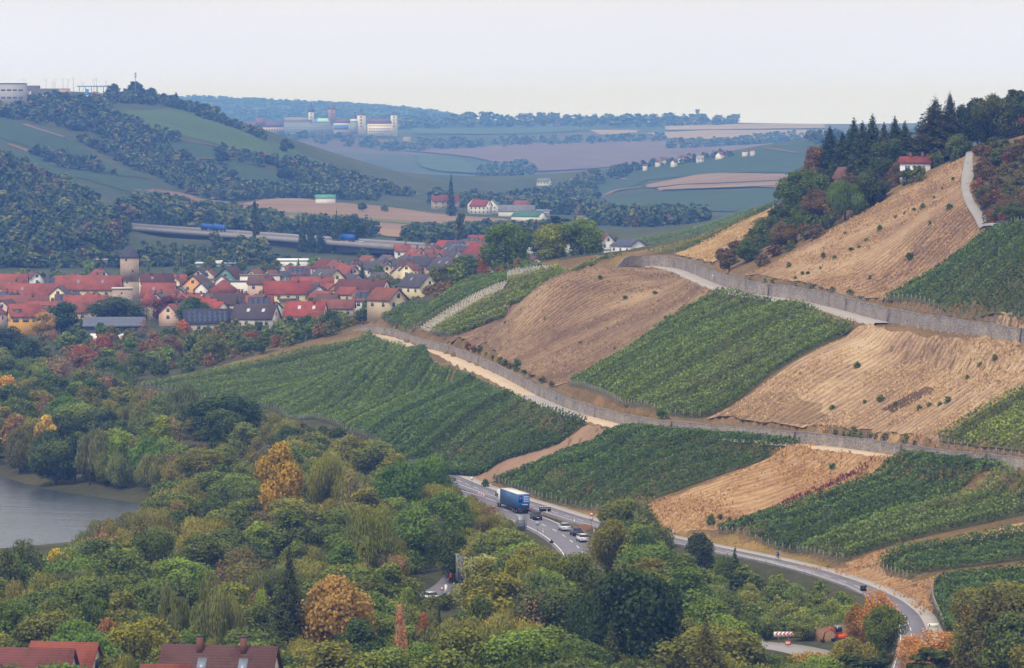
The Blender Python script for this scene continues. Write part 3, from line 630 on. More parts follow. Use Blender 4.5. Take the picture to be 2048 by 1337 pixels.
vineyard([(1604,1109),(1650,1120),(1692,1124)], [(2012,946),(2090,970),(2150,1008)], VM, 'thin patchy vineyard with brown gaps beside the very dark one', 1.9, 17, h=1.9, w=.55, gaps=.1)
vineyard([(1757,1138),(1785,1148),(1820,1160)], [(2100,1060),(2115,1085),(2130,1110)], VD, 'narrow green vineyard strip between two dry grass strips', 1.8, 22, h=2.0, w=.6)
vineyard([(1868,1180),(1872,1210),(1890,1262)], [(2110,1140),(2140,1200),(2150,1290)], VD, 'green vineyard at the right edge behind the big brown-green tree', 1.8, 22, h=2.0, w=.6)
vineyard([(740,642),(772,643),(836,657)], [(1050,543),(1066,539),(1086,537)], VG, 'smooth green vineyard beside the strip of white vine guards', 2.2)
vineyard([(862,668),(880,672),(902,676)], [(1118,540),(1180,532),(1245,521)], VL, 'yellow-green vineyard left of the brown striped slope', 2.1, 13, leaf=.5)
vineyard([(1140,771),(1250,812),(1330,833),(1405,836)], [(1430,590),(1540,607),(1640,632),(1708,656)], VM, 'broad green vineyard with pale gaps between the two stone walls', 2.0, 14, gaps=.14)
vineyard([(1876,884),(1960,897),(2060,907)], [(2075,768),(2170,790),(2260,812)], VL, 'bright green vineyard at the right edge above the lower wall', 2.0, 15)
vineyard([(1768,604),(1900,638),(2080,660)], [(1992,462),(2090,455),(2200,490)], VD, 'dark green vineyard below the crest lane at the right edge', 2.0, 16, gaps=.06)
vineyard([(1296,510),(1352,508)], [(1540,404),(1562,406)], VM, 'thin green vineyard edging the bright straw slope', 2.2, 9)
vineyard([(1190,498),(1290,503)], [(1480,430),(1540,411)], VM, 'pale green vineyard on the flank behind the white house', 3.0, 6, k=dict(y0=1500, y1=2400), leaf=.6, posts=False)
# strip of young vines in white guards
def guards():
    a = np.array(W_([(842,659),(858,664)], **near)); b = np.array(W_([(1088,538),(1112,540)], **near)); c0 = a.mean(0)
    root = empty('young_vineyard', (*c0, zg(*c0)), 0, 'strip of young vines in white guard tubes', 'vineyard'); o3 = np.array(root.location); M = paint('d9d2c8', .7); n = 9
    pa, pb = lerp_line(a, n), lerp_line(b, n); mb = MB(); vb = []
    for p, q in zip(pa, pb):
        L = np.hypot(*(q - p)); t = np.arange(0, 1, 1.1 / L); X = p[0] + (q[0]-p[0]) * t; Y = p[1] + (q[1]-p[1]) * t; Z = zf(X, Y)
        for x, y, z in zip(X, Y, Z): mb.cbox(np.array((x, y, z + .5)) - o3, (.13, .13, 1.3)); vb += [(x + rnd.gauss(0, .3), y + rnd.gauss(0, .3), z + rnd.uniform(.1, 1.2)) for _ in range(2)]
    o = mb.build('guard_tubes', M, root); o['kind'] = 'stuff'
    V, Fc = leaf_quads(np.array(vb) - o3, .38); o = obj('young_leaves', mesh_np('young_leaves', V, Fc, M_VINE, tint=rng.uniform(0, 1, len(Fc))), root, col=VG); o['kind'] = 'stuff'
    sheet('soil', [tuple(x) for x in np.r_[a, b[::-1]]], groundmat('pale_soil', [(.3, lin('7a705c')), (.7, lin('a89c88'))]), 3.0, .05, 0.0, root).data.transform(Matrix.Translation(-Vector(o3)))
guards()

# ---- straw and weeds on the fallow plots
def tufts(poly, n, col, label, h=(.18, .5), seed=1):
    r = np.random.default_rng(seed); a = np.array(poly); X = r.uniform(a[:, 0].min(), a[:, 0].max(), n * 3); Y = r.uniform(a[:, 1].min(), a[:, 1].max(), n * 3); m = inside(poly, X, Y); X, Y = X[m][:n], Y[m][:n]
    cl = np.array([mathutils_noise(x * .09, y * .09) for x, y in zip(X, Y)]); k = cl > r.uniform(-.55, .35, len(X)); X, Y = X[k], Y[k]; Z = zf(X, Y) + .12; n = len(X)
    H = r.uniform(h[0], h[1], n); Wd = H * r.uniform(.5, 1.1, n); a_ = r.uniform(0, 3.14, n); V = []; F_ = []
    dx, dy = np.cos(a_) * Wd / 2, np.sin(a_) * Wd / 2; lx, ly = r.normal(0, .25, n) * H, r.normal(0, .25, n) * H
    Q = np.stack([np.c_[X - dx * .5, Y - dy * .5, Z - .1], np.c_[X + dx * .5, Y + dy * .5, Z - .1], np.c_[X + dx + lx, Y + dy + ly, Z + H], np.c_[X - dx + lx, Y - dy + ly, Z + H * .8]], 1).reshape(-1, 3)
    o = obj('dry_grass', mesh_np('dry_grass', Q, np.arange(4 * n).reshape(n, 4), M_DRYG, tint=r.uniform(0, 1, n)), col=col); return tag(o, label, 'grass', None, 'stuff')
from mathutils import noise as _mn
def mathutils_noise(x, y): return _mn.noise((x, y, .3)) * 1.6
_straw = [lin(h, 1.0) for h in ('a58a6c', 'c8a87c', 'bd9c70', 'ccac74', 'c29a68', 'c29c6c', 'c29c6c', 'c29c6c')]
for _i, (_nn, _lab) in enumerate(((12000, 'withered straw on the brown striped slope between the walls'), (12000, 'pale straw on the wide tan slope between the walls'), (12000, 'dry straw on the steep slope under the crest lane'), (3000, 'bright straw on the small slope left of the hedge'), (8000, 'golden dry grass on the field above the farm road'), (1800, 'dry grass on the verge above the farm road bend'), (1800, 'dry grass on the upper strip at the lower right'), (1200, 'dry grass on the lower strip at the lower right'))):
    tufts(FPOLY[_i], _nn, _straw[_i], _lab, seed=_i + 3)
def stalks():
    a = np.array(W_([(1562,1012),(1600,1000),(1650,978),(1690,958),(1735,938)], **near)); p = lerp_line(a, 420) + rng.normal(0, .7, (420, 2)); Z = zf(p[:, 0], p[:, 1]); C = np.c_[p, Z + rng.uniform(.3, 1.0, 420)]; V, Fc = leaf_quads(C, .42); Q = V.reshape(-1, 4, 3); c = Q.mean(1, keepdims=True); V = (c + (Q - c) * np.array([.6, .6, 1.9])).reshape(-1, 3)
    tag(obj('dock_stalks', mesh_np('dock_stalks', V, Fc, M_DRYG, tint=rng.uniform(0, 1, 420)), col=lin('7a4438', 1.0)), 'row of dark red dried dock stalks across the orange field', 'weeds', None, 'stuff')
stalks()

# ---------------------------------------------------------------- trees
def oriented_quads(C, N, size, r, asp=1.0, spread=.75):
    n = len(C); d = N + r.normal(0, spread, (n, 3)); d /= np.linalg.norm(d, axis=1)[:, None] + 1e-9
    a = np.cross(d, r.normal(size=(n, 3))); a /= np.linalg.norm(a, axis=1)[:, None] + 1e-9; b = np.cross(d, a)
    s = np.broadcast_to(size, n)[:, None] * .5
    return np.stack([C - a*s, C - b*s*asp + d*s*.3, C + a*s, C + b*s*asp + d*s*.3], 1).reshape(-1, 3), np.arange(4*n).reshape(n, 4)
def lobes_crown(lobes, n, leaf, r, jitter=.16, flat=1.0, asp=1.0, spread=.75):
    L = np.array(lobes); area = L[:, 3]**2; k = r.choice(len(L), n, p=area / area.sum())
    d = r.normal(size=(n, 3)); d[:, 2] += .25; d /= np.linalg.norm(d, axis=1)[:, None]
    rad = L[k, 3] * (1 + r.normal(0, jitter, n)) * r.uniform(.72, 1.05, n)
    C = L[k, :3] + d * rad[:, None] * np.array([1, 1, flat])
    V, Fc = oriented_quads(C, d, r.uniform(.7, 1.35, n) * leaf, r, asp, spread)
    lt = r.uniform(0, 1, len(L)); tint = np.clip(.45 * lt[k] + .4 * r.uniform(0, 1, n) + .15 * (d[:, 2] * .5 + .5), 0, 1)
    return V, Fc, tint
def crown_round(r, n, leaf, H=10., Wd=8., base=.22, nl=22, top=1.0):
    lobes = []
    for i in range(nl):
        u = r.uniform(0, 1); z = base + (1 - base) * (u ** .85); prof = math.sqrt(max(.02, 1 - ((z - (base + .38)) / (1.02 - base - .38 if z > base + .38 else .5))**2)); a = r.uniform(0, 2*math.pi); rr = prof * Wd / 2 * r.uniform(.35, .78)
        lobes.append((rr * math.cos(a), rr * math.sin(a), z * H * .9, Wd * r.uniform(.13, .24) * (1.0 if z < .8 else .8)))
    lobes.append((0, 0, H * .82, Wd * .2)); lobes.append((0, 0, H * .55, Wd * .3))
    return lobes_crown(lobes, n, leaf, r)
def crown_column(r, n, leaf, H=10., Wd=3.):
    lobes = []
    for i in range(26):
        z = r.uniform(.08, .98); p = math.sin(math.pi * min(1, z ** .7 * .93 + .05)) ** .6; a = r.uniform(0, 6.28); rr = p * Wd * .3 * r.uniform(.2, 1)
        lobes.append((rr * math.cos(a), rr * math.sin(a), z * H, Wd * r.uniform(.14, .24) * max(.4, p)))
    return lobes_crown(lobes, n, leaf, r, flat=1.5)
def crown_willow(r, n, leaf, H=10., Wd=9.):
    lobes = []
    for i in range(20):
        z = r.uniform(.35, .88); p = math.sqrt(max(.05, 1 - ((z - .5) / .5)**2)); a = r.uniform(0, 6.28); rr = p * Wd * .42 * r.uniform(.3, 1)
        lobes.append((rr * math.cos(a), rr * math.sin(a), z * H, Wd * r.uniform(.12, .2)))
    V, Fc, t = lobes_crown(lobes, n, leaf, r, flat=1.15, spread=.5)
    Q = V.reshape(-1, 4, 3); c = Q.mean(1, keepdims=True); Q2 = c + (Q - c) * np.array([.6, .6, 1.8]); Q2[:, :, 2] -= r.uniform(0, .12 * H, (len(Q2), 1)) * (np.hypot(c[:, :, 0], c[:, :, 1]) / (Wd / 2))
    return Q2.reshape(-1, 3), Fc, t
def crown_spruce(r, n, leaf, H=14., Wd=6., low=.06, droop=.22):
    m = n; z = low + (1 - low) * (1 - np.sqrt(r.uniform(0, 1, m))) ; z = np.clip(z, low, .995)
    tiers = 17; zt = np.round(z * tiers) / tiers + r.normal(0, .022, m); whorl = np.round(z * tiers).astype(int)
    na = 7 + (whorl * 3) % 4; ang = np.round(r.uniform(0, 1, m) * na) / na * 2 * math.pi + whorl * 1.3 + r.normal(0, .24, m)
    reach = (1 - z) ** .85 * Wd / 2 * (.78 + .42 * np.sin(whorl * 2.7 + np.round(ang * 2.5) * 1.9)); rad = reach * np.sqrt(r.uniform(.08, 1, m))
    C = np.c_[rad * np.cos(ang), rad * np.sin(ang), zt * H - rad * droop + .3]
    N = np.c_[np.cos(ang) * .6, np.sin(ang) * .6, np.full(m, .7)]
    V, Fc = oriented_quads(C, N, r.uniform(.7, 1.3, m) * leaf * (.6 + .6 * (1 - z)), r, .6, .55)
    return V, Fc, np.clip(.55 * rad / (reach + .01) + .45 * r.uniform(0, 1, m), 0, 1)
def crown_pine(r, n, leaf, H=12., Wd=7.):
    lobes = [(math.cos(a) * Wd * .3 * q, math.sin(a) * Wd * .3 * q, H * z, Wd * s) for a, q, z, s in [(r.uniform(0, 6.28), r.uniform(.2, 1.1), r.uniform(.42, .95), r.uniform(.10, .18)) for _ in range(18)]]
    return lobes_crown(lobes, n, leaf, r, flat=.6)
def limbs(r, H, Wd, r0, n=7, up=.45, top=.8, m=M_BARK, twigs=0):
    mb = MB(); lean = r.normal(0, .03, 2) * H
    mb.tube([(0, 0, -.5), (lean[0]*.3, lean[1]*.3, H*.3), (lean[0]*.7, lean[1]*.7, H*.6), (lean[0], lean[1], H*top)], [r0, r0*.8, r0*.5, r0*.15], 7)
    for i in range(n):
        z = r.uniform(.25, .75) * H; a = r.uniform(0, 6.28); L = Wd * r.uniform(.25, .45); q = lean * z / H
        mid = (q[0] + math.cos(a)*L*.5, q[1] + math.sin(a)*L*.5, z + L*up*.7); e = (q[0] + math.cos(a)*L, q[1] + math.sin(a)*L, z + L*(up+.5))
        mb.tube([(q[0], q[1], z), mid, e], [r0*.4, r0*.25, r0*.06], 5)
        for _ in range(twigs):
            t = r.uniform(.3, 1); b = [x + (y - x) * t for x, y in zip(mid, e)]; w = r.normal(0, 1, 3); w[2] = abs(w[2]) + .7; w = w / np.linalg.norm(w) * Wd * r.uniform(.1, .24)
            mb.tube([b, (b[0]+w[0]*.5, b[1]+w[1]*.5, b[2]+w[2]*.6), (b[0]+w[0], b[1]+w[1], b[2]+w[2])], [r0*.14, r0*.09, r0*.03], 4)
    return mb.mesh('trunk', m, True)
DIM = {'round': (10, 8), 'oval': (10, 6), 'willow': (10, 9), 'column': (10, 3), 'spruce': (14, 6), 'pine': (12, 7), 'bush': (4, 5), 'bare': (10, 7), 'birch': (12, 6), 'larch': (16, 8), 'sparse': (10, 8)}
def make_proto(kind, lod, seed):
    r = np.random.default_rng(seed); H, Wd = DIM[kind]; q = {0: 1.0, 1: .6, 2: .1, 3: .022}[lod]; lf = {0: 1.0, 1: 1.25, 2: 2.7, 3: 5.2}[lod]
    n = lambda a: max(40, int(a * q))
    if kind in ('round', 'oval', 'bush'): c = crown_round(r, n(14000 if kind != 'bush' else 5000), .29 * lf * (1 if kind != 'bush' else .75), H, Wd, {'round': .2, 'oval': .12, 'bush': .0}[kind], 24 if lod < 2 else 12)
    elif kind == 'sparse': c = crown_round(r, n(5500), .28 * lf, H, Wd, .2, 26)
    elif kind == 'willow': c = crown_willow(r, n(13000), .28 * lf, H, Wd)
    elif kind == 'column': c = crown_column(r, n(3000), .36 * lf, H, Wd)
    elif kind == 'spruce': c = crown_spruce(r, n(13000), .42 * lf, H, Wd)
    elif kind == 'larch': c = crown_spruce(r, n(12000), .45 * lf, H, Wd, .12, .1)
    elif kind == 'pine': c = crown_pine(r, n(5200), .4 * lf, H, Wd)
    elif kind == 'bare': c = crown_round(r, n(700), .3 * lf, H, Wd, .25, 18)
    elif kind == 'birch': c = crown_round(r, n(2600), .3 * lf, H, Wd, .2, 26)
    V = c[0]; V = V * np.array([Wd / 2 / np.percentile(np.hypot(V[:, 0], V[:, 1]), 98), Wd / 2 / np.percentile(np.hypot(V[:, 0], V[:, 1]), 98), H / np.percentile(V[:, 2], 99.6)]); c = (V, c[1], c[2])
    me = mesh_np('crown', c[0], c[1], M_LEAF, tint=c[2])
    r0 = {'spruce': .22, 'larch': .28, 'pine': .2, 'bush': .07, 'column': .16}.get(kind, .24)
    if lod >= 2: tr = MB().tube([(0, 0, -.5), (0, 0, H*.7)], [r0, r0*.3], 5).mesh('trunk', M_BARK)
    elif kind in ('spruce', 'larch'): tr = MB().tube([(0, 0, -.5), (0, 0, H*.5), (0, 0, H*.97)], [r0, r0*.6, .03], 7).mesh('trunk', M_BARK, True)
    elif kind == 'pine': tr = limbs(r, H, Wd, r0, 6, .3, .9)
    elif kind == 'bare': tr = limbs(r, H, Wd, r0, 13, .7, .95, paint('8d7a6a', .9, var=.25), 7)
    elif kind == 'birch': tr = limbs(r, H, Wd, .13, 9, .9, .97, M_BIRCH, 3)
    else: tr = limbs(r, H, Wd, r0, 7)
    return me, tr
_protos = {}
def proto(kind, lod):
    nv = 2; v = rnd.randrange(nv); key = (kind, lod, v)
    if key not in _protos: _protos[key] = make_proto(kind, lod, 1000 * list(DIM).index(kind) + 10 * lod + v)
    return _protos[key]
TREES = []            # (X, Y, radius) of every tree that stands singly
NAME = {'round': 'broadleaf_tree', 'oval': 'broadleaf_tree', 'willow': 'willow_tree', 'column': 'poplar_tree', 'spruce': 'spruce_tree', 'pine': 'pine_tree', 'bush': 'shrub', 'bare': 'bare_tree', 'birch': 'birch_tree', 'larch': 'larch_tree', 'sparse': 'broadleaf_tree'}
CAT = {'bush': 'shrub'}
KC = 1.42              # leaf colour as seen in the picture to base colour
def tree(kind, X, Y, h, w, col, label, group=None, sink=0.15, lod=None, name=None):
    if lod is None: q = max(w, h * .35) * F / Y; lod = 0 if q > 85 else 1 if q > 46 else 2 if q > 20 else 3
    if kind in ('birch', 'bare', 'sparse') and lod == 2: lod = 1
    cm, tm = proto(kind, lod); H, Wd = DIM[kind]; z = zg(X, Y)
    e = empty(name or NAME[kind], (X, Y, z - sink), rnd.uniform(0, 6.28), label, CAT.get(kind, 'tree'), group); e.scale = (w / Wd, w / Wd * rnd.uniform(.92, 1.08), h / H)
    c = lin(col, KC) if isinstance(col, str) else col; c = (c[0] * rnd.uniform(.99, 1.13), c[1] * rnd.uniform(.95, 1.05), c[2] * (.48 if c[1] > c[0] * .95 else .7))
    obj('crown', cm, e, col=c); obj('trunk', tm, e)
    TREES.append((X, Y, w / 2)); return e
NAMED = []           # (px, py, phrase) of the trees one can find by name
def tree_px(px, ptop, wpx, h, kind, col, label, y0=430, y1=9000, group=None):
    """a tree whose tip shows at photo pixel (px, ptop): stands where the sight line clears the ground by its height"""
    X, Y = hit(px, ptop, h, y0, y1); ph = label; k = 0
    while zg(X, Y) < .9 and k < 12 and Y < 1000: Y += 4; X = (px - CX) * Y / F; k += 1
    for cut in (' left of', ' right of', ' at ', ' above', ' below', ' beside', ' in ', ' on ', ' over', ' behind', ' between', ' inside', ' standing', ' against', ' leaning', ' touching', ' glowing', ' where', ' by ', ' with', ' under', ' left ', ' of '):
        if cut in ph[6:]: ph = ph[:6] + ph[6:].split(cut)[0]
    if len(ph.split()) >= 3 and len(ph.split()) < 8: NAMED.append((px, ptop, ph))
    return tree(kind, X, Y, h, wpx * Y / F, col, label, group)

def colour_word(hx):
    r, g, b = (int(hx[i:i+2], 16) for i in (0, 2, 4))
    if r > g * 1.35: return 'rust-brown'
    if r > g * 1.1: return 'brown'
    if b > .68 * max(r, g): return 'grey-green'
    if r > .97 * g: return 'yellowish' if r > 120 else 'olive'
    return ('dark green' if g < 96 else 'mid green') if g < 108 else 'light green'
def where_word(X, Y, h, ytop=None):
    z = zg(X, Y); px = CX + F * X / Y; py = HY + F * (CZ - z - h) / Y
    b = min(NAMED, key=lambda n: (n[0] - px)**2 + ((n[1] - py) * 1.6)**2); dx, dy = px - b[0], py - b[1]
    rel = ('right of' if dx > 0 else 'left of') if abs(dx) > abs(dy) * 1.2 else ('just behind' if dy < 0 else 'just in front of')
    return '%s the %s' % (rel, b[2])

# single trees: tip pixel, crown width in pixels, height in metres, kind, colour, label
for _r in """
670 1156 168 15.5 round A08450|large orange-brown round tree at the bottom centre
578 1108 104 19 spruce 3E4632|tall dark spruce left of the large orange tree
430 1150 112 15 willow 6E7450|grey-green drooping tree left of the dark spruce
345 1170 70 13 willow 6C7350|slim grey-green drooping tree above the brown tiled roof
262 1246 130 11 round 7A7A34|yellow-green maple above the gap between the bottom houses
215 1238 60 10 oval 8A6A42|brownish tree left of the yellow-green maple
110 1196 100 11 round 647440|bright green tree over the red roof at lower left
30 1200 110 11 round 5A6B38|green tree at the lower left edge
180 1190 90 11 round 56663A|dark olive tree beside the bright green one at lower left
1262 1140 200 17 round 33462A|big dark green tree at lower middle right
1180 1190 90 12 round 3E5030|dark tree at the left shoulder of the big dark green one
1412 1242 120 13 larch 5B5A36|brownish conifer at the bottom right of the big dark tree
1222 1252 84 11 spruce 4A5239|small spruce at the bottom below the big dark tree
1095 1296 170 8 round 7C7036|ochre-green shrubby tree at the bottom centre right
925 1258 150 11 round 687038|fresh green tree at the bottom centre
840 1290 110 9 round 5E7036|green tree at the bottom right of the orange one
780 1296 130 9 round 566834|green bush-like tree below the pale birch
797 1212 42 15 birch A07A62|pale birch with thin pinkish-brown leaves
848 1224 36 10 sparse A06440|small rust-red tree beside the pale birch
878 1214 30 11 spruce 3C4734|slim dark conifer beside the rust-red tree
960 1190 60 11 oval 59613A|olive tree below the silver-leaved shrub
985 1236 76 9 sparse BEA468|straw-yellow tree with dead leaves at the bottom centre
1020 1248 50 8 round 8C7A3E|tan tree right of the straw-yellow one
522 1176 34 9 sparse 8CA040|lime-green tree glowing beside the dark spruce
815 1178 60 9 round 70803E|light green tree left of the white parked car
737 1010 122 14 willow 747842|rounded olive willow left of the highway
560 888 86 18 oval A08A34|tall yellow-orange tree in the middle of the riverside wood
575 900 60 16 oval 8E8238|yellowing tree leaning on the tall yellow-orange one
660 908 100 15 willow 878A52|pale yellow-green willow right of the tall yellow tree
700 940 70 14 sparse 857A54|half-bare tan tree beside the pale willow
800 925 110 14 round 52703A|deep green tree above the highway bend
865 915 90 13 round 56723A|green tree touching the dark vineyard corner
890 985 120 12 round 5A7238|green tree in front of the highway bend
830 1010 110 12 round 627C42|fresh green tree right of the rounded olive willow
980 1010 60 7 sparse 7E6A40|brownish small tree beside the lorry
935 1056 80 8 round 5F6436|brown-green tree below the lorry
900 1060 90 9 round 4D5C32|dark olive tree left of the road sign back
1000 1078 50 4 bush 6E6038|brownish shrub at the foot of the grey sign back
113 1098 54 10 oval A59A34|yellow tree at the river bank, lower left
45 1080 98 12 sparse 56603C|thin dark tree against the water at the left edge
8 1100 60 11 round 56603C|tree at the left edge below the water
250 1085 60 11 column 7C8434|yellow-green slim tree in the middle of the riverside wood
200 1080 110 11 round 4C5C38|dark green tree below the river bend
310 1060 100 12 round 4F5C3A|dark olive tree right of the yellow river tree
445 790 152 13 round 3F5430|broad dark green tree below the left vineyard
362 766 78 14 willow 66705A|grey-green willow left of the broad dark tree
500 800 50 10 round 48583C|dark tree right of the broad dark one
120 712 96 12 bare 8A6E58|bare twiggy tree below the modern grey house
205 750 70 11 bare 8C6C50|bare brown tree below the rust-red shrubs
305 778 64 11 bare 8E6F54|bare leaning tree left of the grey-green willow
345 830 40 11 bare 9A8870|dead pale trunk in front of the broad dark tree
365 905 100 8 bare 8A6C58|low bare brown thicket by the backwater
180 858 78 13 willow 687058|grey willow on the far river bank
240 862 50 13 oval 7C8A3C|yellow-green slim tree on the far river bank
295 870 60 12 round 5C7C3C|bright green tree on the far river bank
300 920 66 9 willow 78805C|silvery willow bush beside the backwater
240 925 60 9 willow 747A58|silvery willow bush left of its twin
210 950 60 8 willow 6F7246|olive willow bush on the spit of the bank
150 900 60 11 round 43523A|dark tree over the far river bank
100 910 70 11 round 465438|dark green tree on the far bank near the left edge
40 905 80 11 willow 66684A|brownish willow on the far bank at the left edge
90 830 40 13 oval A5964C|yellowish tree above the far river bank
12 752 60 12 oval B59548|yellow-orange tree at the left edge above the river
30 830 60 12 oval 8A7050|brownish tree at the left edge above the river
40 780 70 12 round 44543A|dark tree at the left edge
180 760 90 12 round 44563A|dark round tree below the bare trees
15 655 80 12 round 3E4E38|dark round tree under the yellow house
60 680 80 12 round 40503A|dark tree below the yellow house
300 1015 120 9 willow 787A52|feathery grey-green willow on the near river bank
230 1045 90 9 willow 7E7C50|tan-green willow on the near river bank
355 1000 70 9 sparse 7A6F4C|brownish willow by the backwater
970 1112 130 11 round 8A8C78|silver-leaved broad shrub beside the cycle lane
1040 1112 90 12 round 80843A|yellow-green tree above the silver-leaved shrub
1090 1106 90 12 round 66703A|olive tree in the belt below the highway
1150 1108 100 12 round 606C38|mid green tree in the belt below the cars
1010 1120 80 11 round 5A6838|green tree at the crown of the belt below the highway
1245 998 100 11 round 6A7240|olive tree right of the speed signs
1285 1008 80 10 round 70765A|grey-leaved tree at the edge of the orange dry field
1225 1040 90 11 round 6E7236|yellow-green tree below the speed signs
1290 1060 70 11 round 4E5C3C|dark tree where the farm road starts
1195 1075 50 5 bush 8A8468|pale shrub beside the last white car
1397 1066 60 9 round 3E4C36|dark tree in front of the farm road
1470 1098 40 7 spruce 48543A|small conifer in front of the farm road
1450 1110 50 6 bush 5E6E3E|green shrub beside the small roadside conifer
1755 1180 90 9 sparse B08448|orange autumn tree at the bend of the farm road
1715 1210 50 7 round 8A6A3C|brown tree left of the orange autumn tree
1770 1212 90 8 round 64703A|green tree below the orange autumn tree
1880 1262 150 6.5 sparse B48A58|orange hedge-like tree under the small white sign
1820 1268 70 6 sparse BC9468|pale orange shrub below the farm road end
2010 1185 190 14 round 5A583A|big brown-green tree at the lower right edge
1960 1270 100 9 round 66603A|brownish tree at the foot of the big right one
1735 1310 110 8 pine 3F4A2E|dark pine at the bottom right
1860 1300 110 8 pine 45502F|second dark pine at the bottom right, nearer the corner
1620 1303 110 6 sparse 9A8040|ochre thicket below the excavator
1700 1275 90 7 round 848040|olive thicket right of the excavator
1560 1320 110 6 round 8C7C40|ochre shrub at the bottom below the chevron sign
1462 1240 60 8 round 4F6B3E|fresh green tree left of the metal gate
340 592 78 10 round 70443C|dark red-leaved tree at the edge of the old town
230 595 130 12 round 46583A|big dark green tree in front of the stone tower
130 605 70 13 round 415038|dark green tree between yellow and modern house
90 625 55 10 oval A08A4C|yellowing tree beside the yellow house
385 595 80 11 round 48603C|green tree left of the solar roof
365 640 30 7 round A86C40|small orange tree at the corner of the solar roof
425 668 62 9 round 66703C|olive round tree at the end of the left vineyard
330 690 60 7 round 6A7440|pale olive tree left of the left vineyard
165 690 60 6 bush 946044|rust-red shrubs below the modern grey house
205 670 50 6 bush 8C5840|dark rust shrub below the white terrace
1010 481 100 17 round 5A7034|big green tree in front of the suburb
1105 488 76 13 round 75803F|round yellow-green tree at the suburb edge
1162 481 90 13 round 667A3C|round green tree at the suburb edge, right of its yellow-green neighbour
1112 432 56 15 pine 33463A|dark umbrella pine behind the suburb
1070 470 60 13 pine 4A5A54|grey-green pine in front of the suburb
930 530 70 11 round 56643A|olive tree below the grey gabled houses
905 560 90 9 round 5E603A|brown-green tree at the top of the smooth vineyard
965 525 40 10 sparse 9A6C40|brownish tree beside the big green suburb tree
1660 250 92 16 spruce 35443A|left tall spruce of the hilltop group
1708 243 88 16 spruce 3C4A3C|second tall spruce of the hilltop group
1745 236 84 16 spruce 42503E|third tall spruce of the hilltop group
1790 240 92 16 spruce 3E4B3A|right tall spruce of the hilltop group
1768 252 70 16 spruce 4C4A38|brownish spruce inside the hilltop group
1870 206 130 16.5 larch 42422E|tall brown-black larch left of the skyline gap
1900 212 90 16.5 larch 3E4430|dark larch standing right of the tallest one
1725 248 80 16 spruce 3F4C3A|broad spruce squeezed between the second and third tall ones
1810 262 70 14 spruce 404C38|lower spruce right of the tall hilltop group
1685 268 70 14 spruce 3C4A3A|lower spruce between the first two tall ones
1630 280 60 12.6 round 705C42|brownish tree at the left end of the hilltop group
1955 192 60 12.6 round 2F3C2C|black-green oak on the skyline
1990 190 50 12.6 round 2F3C2C|dark skyline tree left of the corner pine
2030 182 60 12.6 pine 4A5A48|airy pine on the skyline at the right edge
1925 215 60 12.6 round 38432F|dark tree between the larches and the skyline oak
1985 230 90 12.6 round 56603A|olive tree below the skyline oak
2035 245 80 11.7 round 4A5538|green tree at the right edge below the skyline pine
2040 215 60 9 oval 805448|reddish tree at the right edge
1610 340 110 12.6 round 566438|olive tree at the left foot of the hilltop wood
1690 360 80 9.9 willow 57693E|grey-green tree below the hut roof
1640 380 80 8.1 round 66563A|brown tree below the hut
1700 386 30 5.4 round B97C48|small bright orange tree in the hedge
1780 320 90 11.7 round 47583C|green tree left of the white cottage
1740 340 70 9 round 4A563A|dark green tree below the tall spruces
509 404 14 24 column 3E5044|dark slim poplar in front of the stubble field
515 408 12 22 column 3E5044|second slim poplar beside the first one
605 430 22 20 spruce 3A4A4A|left spruce of the row behind the bridge
622 430 22 20 spruce 3A4A4A|second spruce of the row behind the bridge
640 432 22 20 spruce 3A4A4A|third spruce of the row behind the bridge
673 424 20 22 spruce 3A4A4A|tall single spruce behind the blue lorry
700 432 70 18 round 3E4E44|dark round tree behind the blue lorry
921 425 20 24 pine 4A4F50|tall thin bare pine in front of the stubble field
902 350 20 30 spruce 34464A|lone dark spruce at the foot of the left hill
""".strip().splitlines():
    _a, _lab = _r.split("|"); _a = _a.split(); _x, _y = float(_a[0]), float(_a[1])
    tree_px(_x, _y, float(_a[2]), float(_a[3]), _a[4], _a[5], _lab, y0=985 if _x > 1560 and _y < 340 else 930 if _x > 1560 and _y < 400 else 1230 if 850 < _x < 1200 and 480 < _y < 580 else 1500 if 850 < _x < 1200 and 400 < _y < 480 else 430, y1=1400 if _x > 1560 and _y < 400 else 9000)

